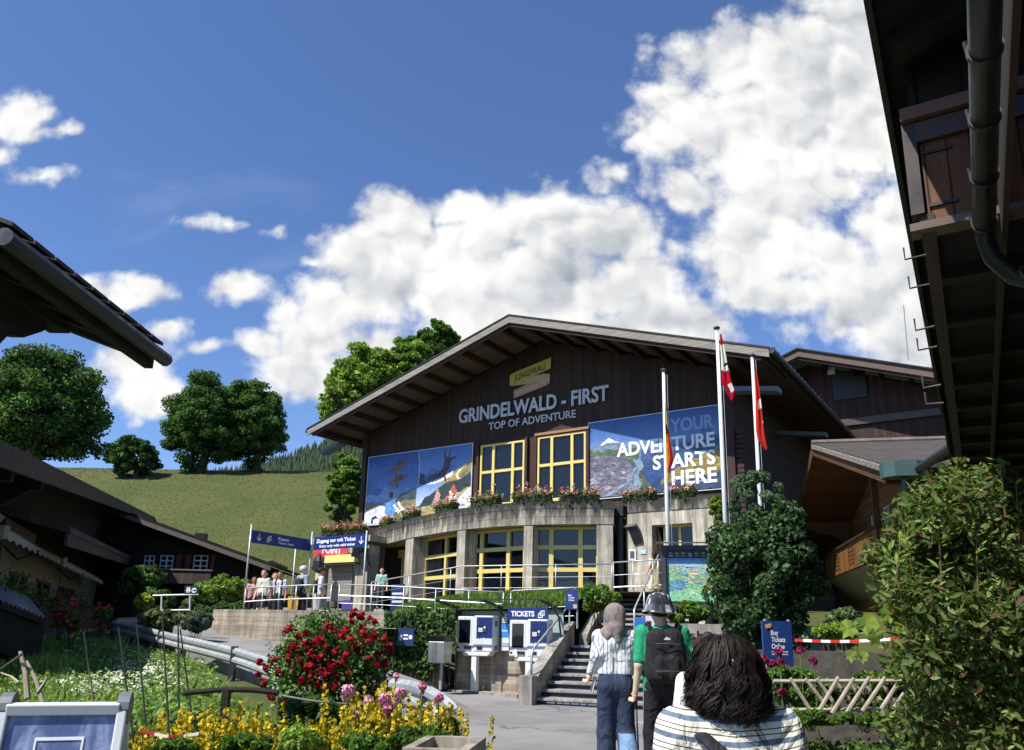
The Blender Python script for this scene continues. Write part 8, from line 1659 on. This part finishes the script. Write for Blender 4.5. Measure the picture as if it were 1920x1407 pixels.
    if shirt:
        b = belly; c = [(np.array([-.075*wide, .0, shirt_z-.03]), np.array([-.085*wide, -.005, 1.30]), .105+b*.5, .105, .82), (np.array([.075*wide, .0, shirt_z-.03]), np.array([.085*wide, -.005, 1.30]), .105+b*.5, .105, .82), (np.array([-.155*wide, -.005, 1.375]), np.array([.155*wide, -.005, 1.375]), .062, .062), (np.array([0, -.01, 1.34]), np.array([0, -.012, 1.41]), .10, .068)]
        if b: c.append((np.array([0, .05, 1.02]), np.array([0, .04, 1.12]), .10+b, .08))
        cut = [((0, 0, 1), shirt_z)]
        for q in 'lr':
            e = J['sh'+q]+(J['el'+q]-J['sh'+q])*min(sleeve*1.7, 1.0); c.append((J['sh'+q], e, .066, .060))
            if sleeve > .62: c.append((J['el'+q], J['el'+q]+(J['wr'+q]-J['el'+q])*.92, .060, .042))
        P_('shirt', c, shirt_col if (shirt_col is not None and not isinstance(shirt_col, str)) else shirt, .045, cut, MATS.get(shirt_col) if isinstance(shirt_col, str) else None)
    if skirt:
        zb, wd = skirt[1], skirt[2]; c = [(np.array([-.07, 0, zb]), np.array([-.06, 0, 1.0]), wd, .105, .85), (np.array([.07, 0, zb]), np.array([.06, 0, 1.0]), wd, .105, .85)]; P_('skirt', c, skirt[0], .05, [((0, 0, 1), zb), ((0, 0, -1), -1.02)])
    if trousers:
        c = [(np.array([-.06, -.01, .93]), np.array([.06, -.01, .93]), .115, .115, .9), (np.array([-.06, 0, 1.0]), np.array([.06, 0, 1.0]), .10, .10, .85)]; cut = [((0, 0, -1), -1.04)]
        for q in 'lr':
            k_ = J['kn'+q]; a_ = J['an'+q]; w1 = pose.get('flare', .062)
            if tlen > .9: c += [(J['hi'+q], k_, .094, .070+(w1-.06)*.5), (k_, a_+np.array([0, 0, -.02]), .070+(w1-.06)*.5, w1)]
            else: e = J['hi'+q]+(k_-J['hi'+q])*min(tlen*1.6, 1); c += [(J['hi'+q], e, .096, .080)]
        P_('trousers', c, trousers, .03, cut)
    for q in 'lr':
        a_ = J['an'+q]; f = np.array(pose.get('ft'+q, (0, .13, -.045))); c = [(a_+np.array([0, -.03, -.03]), a_+f, .046, .038), (a_, a_+np.array([0, -.01, -.03]), .04, .046)]; P_('shoe', c, shoes, .02)
    if hair is not None:
        c = [(hp(0, -.035, .035), hp(0, .0, .045), .100, .092)]
        if hairlen: c += [(hp(-.05, -.06, .0), hp(-.06, -.07, -hairlen), .06, .045), (hp(.05, -.06, .0), hp(.06, -.07, -hairlen), .06, .045), (hp(0, -.07, 0), hp(0, -.09, -hairlen), .06, .05)]
        P_('hair', c, lambda cen: palette(np.random.default_rng(1), len(cen), [hair], .12), .03, [((-st_*-.0, -.8, .62), float(np.dot(np.array([0, -.8, .62]), hd)-.028))] if not hairlen else [((0, -.9, .45), float(np.dot(np.array([0, -.9, .45]), hd)-.035))], M_hair)
    return t, J, s, hp, P_
TP = 'visitors waiting on the left terrace'
def at_ter(px, top, Y, zf=1.5): q = P(px, top, Y); return (q.x, Y, zf), q.z-zf
def backpack(label, loc, rz, s, col, w_=.30, h_=.44, res=.02, logo=False):
    t = thing('backpack', label, 'backpack', loc, rz); c = [(np.array([-w_*.22, -.07, .10]), np.array([-w_*.20, -.06, h_-.10]), .105, .09, .8), (np.array([w_*.22, -.07, .10]), np.array([w_*.20, -.06, h_-.10]), .105, .09, .8)]
    part_mesh('main_bag', c, res, col, t, M_cloth, .05, None, s)
    part_mesh('front_pocket', [(np.array([-w_*.18, -.14, .08]), np.array([-w_*.16, -.135, h_*.40]), .06, .055, .7), (np.array([w_*.18, -.14, .08]), np.array([w_*.16, -.135, h_*.40]), .06, .055, .7)], res, tuple(q*.8 for q in col), t, M_cloth, .04, None, s)
    for sg_ in (-1, 1): m = MB(tuple(q*.7 for q in col)); m.tube([Vector(v)*s for v in ((sg_*.10, -.02, h_-.06), (sg_*.125, .01, h_+.03), (sg_*.135, .12, h_-.02), (sg_*.14, .13, h_-.18), (sg_*.15, .03, .06))], .024*s, 8, sq=.5); m.build('strap', M_cloth, t, smooth=True)
    if logo:
        m = MB(C('#d8d8da')); z = h_*.80; y = -.158; m.prism([Vector(v)*s for v in ((-.028, y, z-.012), (.028, y, z-.012), (.016, y-.0, z+.006), (.006, y, z+.002), (-.004, y, z+.014))], (0, -.004, 0)); m.build('emblem', M_paint, t)
        for z in (h_*.24, h_*.70): m = MB(C('#4a4a4c')); m.tube([Vector(v)*s for v in ((-.10, -.19 if z < h_*.5 else -.155, z), (0, -.205 if z < h_*.5 else -.17, z+.004), (.10, -.19 if z < h_*.5 else -.155, z))], .004, 5); m.build('zip', M_paint, t)
    return t
l, h = at_ter(478, 1082, 22.9); person('person in a pink sleeveless top and dark shorts, leftmost behind the railing', l, h, R(200), SK2, C('#d8a2a0', .9), .3, C('#25252b'), .5, None, C('#2a201c'), .10, group=TP)
l, h = at_ter(497, 1069, 22.7); person('person with long brown hair in a cream top and black skirt facing the lane', l, h, R(160), SK3, C('#d9d6c4', .9), .5, None, 0, (C('#1d1d22'), .56, .13), C('#5a4030'), .20, group=TP, belly=.03, pose={'turn': .4})
l, h = at_ter(517, 1075, 24.2); person('person half hidden between the cream top and the white vest', l, h, R(210), SK3, C('#c8b8b0', .9), .5, C('#3a3c48'), .95, None, C('#8a6a50'), .04, group=TP)
l, h = at_ter(527, 1072, 22.6); person('person in a white vest with dark backpack straps and sunglasses', l, h, R(170), SK2, C('#d4d8dc', .9), .4, C('#202228'), .6, None, C('#3a2c24'), 0, group=TP, shirt_col=lambda c: np.where((np.abs(np.abs(c[:, 0])-.11) < .03)[:, None], np.array([C('#22242a')]), np.array([C('#d4d8dc', .9)])))
l, h = at_ter(570, 1062, 22.5); t_, J_, s_, _, _ = person('grey haired person in a blue grey shirt seen from the side', l, h, R(-40), SK3, C('#9aa6b4', .9), .55, C('#2a2c34'), .6, None, C('#cfcac4'), 0, group=TP, belly=.02)
backpack('dark backpack on the grey haired visitor', (l[0]-.03, l[1]-.08, l[2]+.92*s_), R(-40), s_, C('#22262e'))
l, h = at_ter(604, 1065, 22.2); t_, J_, s_, _, _ = person('dark haired person in a white shirt and pale jeans, rightmost behind the railing', l, h, R(-70), SK2, C('#dedede', .9), .55, C('#8496a8', .9), .95, None, C('#241d1a'), 0, group=TP, belly=.02)
backpack('black backpack on the white shirted visitor', (l[0]-.10, l[1]-.02, l[2]+.95*s_), R(-70), s_*.9, C('#1c1d22'))
m = MB(); q = P(549, 1131, 22.3); m.prism([(-.13, 0, 0), (.13, 0, 0), (.15, 0, .36), (-.15, 0, .36)], (0, .08, 0), C('#d9a83a')); m.tube([(-.08, .04, .36), (-.06, .04, .52), (.06, .04, .52), (.08, .04, .36)], .008, 6, col=C('#8a6a2a')); m.prism([(-.03, -.004, .02), (.03, -.004, .02), (.04, -.004, .34), (-.02, -.004, .34)], (0, .003, 0), C('#5c4a2c')); m.v = [(v[0]+q.x, v[1]+22.3, v[2]+q.z-.18) for v in m.v]; o = m.build('carrier_bag', M_cloth, None); tag(o, 'yellow patterned carrier bag held beside the grey haired visitor', 'bag')
q = P(717, 1066, 31.5); person('person in a mint shirt standing in the shaded left doorway', (q.x, 31.5, 2.2), max(q.z-2.2, 1.5), R(180), SK3, C('#a8cfc4', .9), .5, C('#4a4c50'), .95, None, C('#6a5040'), .05)
q = P(1226, 1036, 23.6); person('person in a pale yellow dress at the top of the stairs beside the map board', (q.x, 23.6, 2.6), q.z-2.6, R(30), SK2, C('#ecdfa2', .92), .4, None, 0, (C('#ecdfa2', .92), .25, .22), C('#2a201c'), .16, pose={'ell': (-.25, -.05, 1.12), 'wrl': (-.36, -.02, .90)}, res=.018)
bt = board('pavement_board', 'dark blue pavement board standing in the left doorway', 'pavement board', (P(745, 1130, 30.5).x, 30.5, 2.15), .65, 1.0, R(-30), '#22345e', [], extra=lambda t: lines(t, .65, 1.0, '#cfd6e4', 3, .3))

# the couple walking towards the stairs
WY = 7.6; kx = WY/1450; b = P(1154, 1446, WY); G_ = pzz(WY); s0 = 1.645/1.70
def wp(px, py, y=0.0, cx=1154, Y=WY): q = P(px, py, Y); return (((q.x-P(cx, 1300, Y).x)/s0), y, (q.z-G_)/s0)
stripe_cols = np.array([C('#e8eaec', .95), C('#7d8998', .95)])
def stripes(c):
    a = np.arctan2(c[:, 0], -c[:, 1]-.0)*.20+c[:, 0]*.5; f = np.mod(a/.030, 1); k = (f < .26) | ((np.mod(c[:, 2]/.17, 1) < .05) & (np.mod(a/.09, 1) < .5)); out = np.where(k[:, None], stripe_cols[1], stripe_cols[0]); return out
def jeans(c):
    n_ = np.sin(c[:, 0]*31+c[:, 2]*17)*np.sin(c[:, 2]*23)*.12; base = np.array(C('#2c3950', .95))*(1+n_)[:, None]; low = (c[:, 2] < .50) & (c[:, 0] > .02); return np.where(low[:, None], np.array(C('#6f8fb2', .95))*(1+n_*1.5)[:, None], base)
el = wp(1119, 1228, -.04); wr = wp(1107, 1266, .04)
tw_, J_, s_, hp_, P_ = person('person in a taupe headscarf, striped white shirt and wide jeans walking to the stairs', (P(1154, 1300, WY).x, WY, G_), 1.645, 0, SK3, C('#e8eaec'), .8, C('#2c3950'), .95, None, None, shoes=C('#c9c6c0'), res=.0115, face=False, detail=True, wide=.92, shirt_z=1.03,
    pose={'ell': el, 'wrl': wr, 'curll': .75, 'elr': (.26, .03, 1.13), 'wrr': (.20, .22, 1.06), 'flare': .098, 'knr': (.10, .03, .50), 'anr': (.115, -.20, .20), 'ftr': (0, .03, -.14), 'knl': (-.085, .06, .49), 'anl': (-.085, .05, .08), 'head': (0, .01, 1.575)}, shirt_col='striped_shirt')
o = [c for c in children(tw_) if c.name.startswith('trousers')][0]; me = o.data; cen = np.zeros(len(me.polygons)*3); me.polygons.foreach_get('center', cen); cc = jeans(cen.reshape(-1, 3)/s_); at = me.attributes['Col']; at.data.foreach_set('color', np.concatenate([cc, np.ones((len(cc), 1))], 1).astype(np.float32).ravel())
SC = C('#857a76', .95); P_('headscarf', [(hp_(0, -.02, .03), hp_(0, .005, .02), .108, .10), (hp_(0, -.03, -.03), hp_(0, -.03, -.12), .098, .075), (hp_(-.05, -.02, -.14), hp_(.05, -.02, -.14), .07, .07), (hp_(-.05, -.07, -.12), hp_(-.085, -.095, -.20), .035, .02), (hp_(-.11, -.03, -.17), hp_(.11, -.03, -.17), .062, .062), (hp_(0, -.08, -.10), hp_(.02, -.10, -.22), .07, .04), (hp_(.06, .02, .02), hp_(.07, .03, -.10), .045, .04), (hp_(-.06, .02, .02), hp_(-.07, .03, -.10), .045, .04), (hp_(-.04, -.10, .02), hp_(.03, -.12, -.14), .02, .018), (hp_(.05, -.09, .04), hp_(.06, -.11, -.12), .018, .016)], lambda c: np.array(SC)[None]*(1+.05*np.sin(c[:, 2:3]*60+c[:, 0:1]*25)), .028, [((0, -.6, .5), float(np.dot(np.array([0, -.6, .5]), hp_(0, 0, 0))-.10))], r=.010)
sole = tw_.location+Vector(((.115)*s_, -.235*s_, .17*s_)); 
q = Vector(J_['wrl'])*s_+tw_.location+Vector((.035, .03, -.09)); m = MB(C('#e2c9cc')); m.box((0, 0, 0), (.012, .075, .15), Euler((.35, .15, .2)).to_matrix()); m.v = [tuple(Vector(v)+q) for v in m.v]; o = m.build('phone', M_paint, None, bevel=.004); tag(o, 'pale pink phone held in the left hand of the walker in the headscarf', 'phone')
MY = 7.4; s0 = 1.70/1.70; G_ = pzz(MY)
el = wp(1197, 1246, -.03, 1244, MY); wr = wp(1192, 1300, .03, 1244, MY)
ML = (P(1244, 1300, MY).x, MY, G_)
tm, J_, s_, hp_, P_ = person('person in a green polo shirt, sun hat and black trousers walking with a pole', ML, 1.70, 0, SK3, C('#1f9a6c', .9), .5, C('#16161a'), .95, None, C('#2a2420'), 0, C('#202022'), {'ell': el, 'wrl': wr, 'curll': .8, 'hdl': (0, .12, -.1), 'flare': .075, 'elr': (.27, 0, 1.12), 'wrr': (.28, .05, .88), 'knl': (-.10, .08, .5), 'anl': (-.1, .10, .10), 'knr': (.11, 0, .49), 'anr': (.12, -.12, .09), 'head': (-.02, .015, 1.575)}, .0115, armskin=C('#d6c0a0', .95), face=False, detail=True, wide=1.08, shirt_z=.86)
HC = [C('#23262e'), C('#5d6470'), C('#a8adb6'), C('#383c46'), C('#16181e')]
def hatcol(c):
    k = (np.floor(c[:, 0]*34+1.5*np.sin(c[:, 2]*50))+np.floor(c[:, 2]*38+np.sin(c[:, 0]*60)*1.2)+np.floor(c[:, 1]*20)).astype(int) % 5; return np.array(HC)[k]
V = hp_(0, -.005, .06); m = MB(); prof = [(.168, -.075), (.165, -.07), (.125, .0), (.112, .06), (.10, .095), (.06, .112), (.0, .115)]; ns = 28; vs = []; rg = random.Random(4)
for (r, z) in prof:
    for k in range(ns): a = 2*math.pi*k/ns; w_ = (1+.03*math.sin(a*3+1)) if r > .15 else 1; vs.append((V[0]+r*w_*math.cos(a), V[1]+r*w_*math.sin(a)*1.05, V[2]+z+(.012*math.sin(a*2+.5) if r > .15 else 0)))
fs = [(i*ns+k, i*ns+(k+1) % ns, (i+1)*ns+(k+1) % ns, (i+1)*ns+k) for i in range(len(prof)-1) for k in range(ns)]; V_ = np.array(vs); cen = V_[np.array(fs)].mean(1); ho = np_mesh('sun_hat', V_*s_, np.array(fs), M_cloth, hatcol(cen), tm, smooth=True); sd = ho.modifiers.new('s', 'SUBSURF'); sd.levels = sd.render_levels = 1
backpack('black backpack with two zips worn over the green polo shirt', (ML[0], MY-.075, G_+.93*s_), 0, s_*1.10, C('#17171a'), .33, .46, .012, True)
wq = Vector(J_['wrl'])*s_+Vector(ML); pole = thing('walking_pole', 'thin black walking pole in the left hand of the person in the green polo', 'walking pole', (wq.x+.04, MY+.10, G_), 0)
m = MB(C('#141416')); a = wq+Vector((.012, .045, -.02))-pole.location; m.tube([(0, 0, 0), a], [.007, .009], 7); m.build('shaft', M_paint, pole, smooth=True); m = MB(C('#2a2a2c')); m.tube([a-Vector((0, 0, .09)), a+Vector((0, 0, .03))], .015, 8); m.build('grip', M_paint, pole, smooth=True)
# person with a bun, mostly hidden
BY_ = 5.0; q = P(1322, 1196, BY_); tbn, J_, s_, hp_, P_ = person('person with a brown hair bun and white shirt, mostly hidden behind the curly hair', (q.x, BY_, pzz(BY_)), q.z-pzz(BY_), R(12), SK3, C('#e2e0dc', .95), .55, C('#3a3c44'), .95, None, C('#3b2820'), .02, face=False, res=.014, wide=1.0)
P_('hair_bun', [(hp_(-.03, -.10, .10), hp_(-.02, -.105, .115), .052, .048)], C('#34231c'), .02, None, M_hair)

# foreground: dark curly bob, striped top
FY = 2.4; q = P(1360, 1192, FY); FL = Vector((q.x, FY, .02)); FH = 1.545
def bands(c):
    z = c[:, 2]+.012*np.sin(c[:, 0]*9)-.10*c[:, 0]**2; f = np.mod((z-1.0)/.062, 1); out = np.tile(np.array(C('#e6e2d2', .95)), (len(c), 1)); out[(f > .10) & (f < .34)] = C('#6d7f92', .95); out[((f > .55) & (f < .60)) | ((f > .76) & (f < .81))] = C('#4a463e', .9); return out
tf, J_, s_, hp_, P_ = person('person with dark curly bobbed hair and cream striped top, seen from behind close by', tuple(FL), FH, R(6), SK3, C('#e6e2d2'), .7, C('#2a2c34'), .95, None, None, pose={'head': (0, .02, 1.545)}, res=.0085, face=False, wide=1.0, shirt_col='banded_top')
rng = np.random.default_rng(600); topz = P(1360, 1191, FY).z-FL.z; hc = np.array([0, .01*0, topz])
zp = [0, .008, .02, .05, .09, .13, .17, .205, .235, .26]; rp = [.03, .054, .069, .088, .100, .107, .111, .109, .099, .086]
part_mesh('hair_volume', [(np.array([0, .0, (topz-.10)]), np.array([0, -.005, (topz-.165)]), .070, .082), (np.array([0, -.01, topz-.155]), np.array([0, -.01, topz-.17]), .084, .074)], .012, C('#120d0b'), tf, M_hair, .03)
n = 8000; seg = 18; az = rng.uniform(0, 2*np.pi, n); z0 = rng.uniform(.0, .13, n)**1.0; z1 = np.minimum(z0+rng.uniform(.10, .26, n), .214+rng.normal(0, .018, n)); kk = rng.uniform(.80, 1.07, n)+.10*(rng.random(n) < .12)*rng.random(n); ph = rng.uniform(0, 6.28, (3, n)); fr = rng.uniform(38, 80, n); am = np.where(rng.random(n) < .2, rng.uniform(.014, .026, n), rng.uniform(.006, .016, n))
cl = np.floor(az/6.2832*60+rng.normal(0, .25, n)); ph[0] = ph[0]*.35+cl*1.7; fr = 78+22*np.sin(cl*2.1)+rng.normal(0, 3, n); T = np.linspace(0, 1, seg)
zz = z0[:, None]+(z1-z0)[:, None]*T; r = np.interp(zz, zp, rp)*(kk*(1+.05*np.sin(cl*2.7)+.03*np.sin(cl*5.1)))[:, None]+am[:, None]*(zz/.2)*np.sin(zz*fr[:, None]+ph[0][:, None]); a = az[:, None]+(am[:, None]*9*(zz/.2))*np.cos(zz*fr[:, None]+ph[0][:, None])+.13*np.sin(zz*22+cl[:, None]*1.3)*(.3+zz/.25)+.05*np.sin(zz*14+ph[1][:, None])
x = r*np.cos(a); y = r*np.sin(a)*.93; z = topz-zz+.004*np.sin(ph[2])[:, None]; Cn = np.stack([x, y, z], -1); tg = np.gradient(Cn, axis=1); rad = np.stack([np.cos(a), np.sin(a), np.full_like(a, .15)], -1); sd_ = unit(np.cross(tg, rad)+rng.normal(0, .002, (n, 1, 3))); wdt = (.0018*rng.uniform(.6, 1.4, n))[:, None, None]*(1-.6*T**2)[None, :, None]
Lf = Cn-sd_*wdt; Rt = Cn+sd_*wdt; V = np.stack([Lf, Rt], 2).reshape(-1, 3); o_ = np.arange(n)[:, None, None]*seg*2; j = np.arange(seg-1)[None, :, None]*2; Fq = (o_+j+np.array([[[0, 1, 3, 2]]])).reshape(-1, 4); cols = np.repeat(palette(rng, n, [C('#17110f'), C('#201714'), C('#2c1f1a'), C('#120d0b')], .3), seg-1, 0)
np_mesh('hair', V, Fq, M_hair, cols, tf, smooth=True)
m = MB(C('#1b1c20')); iv = frame_mat(tf).inverted(); pts = [iv @ P(1302, 1366, FY-.02), iv @ P(1322, 1384, FY-.105), iv @ P(1352, 1412, FY-.135), iv @ P(1400, 1460, FY-.14)]; m.tube([iv @ P(1290, 1362, FY+.08)]+pts, .024, 8, sq=.35); m.v = m.v; sb_ = m.build('bag_strap', M_cloth, tf, smooth=True)
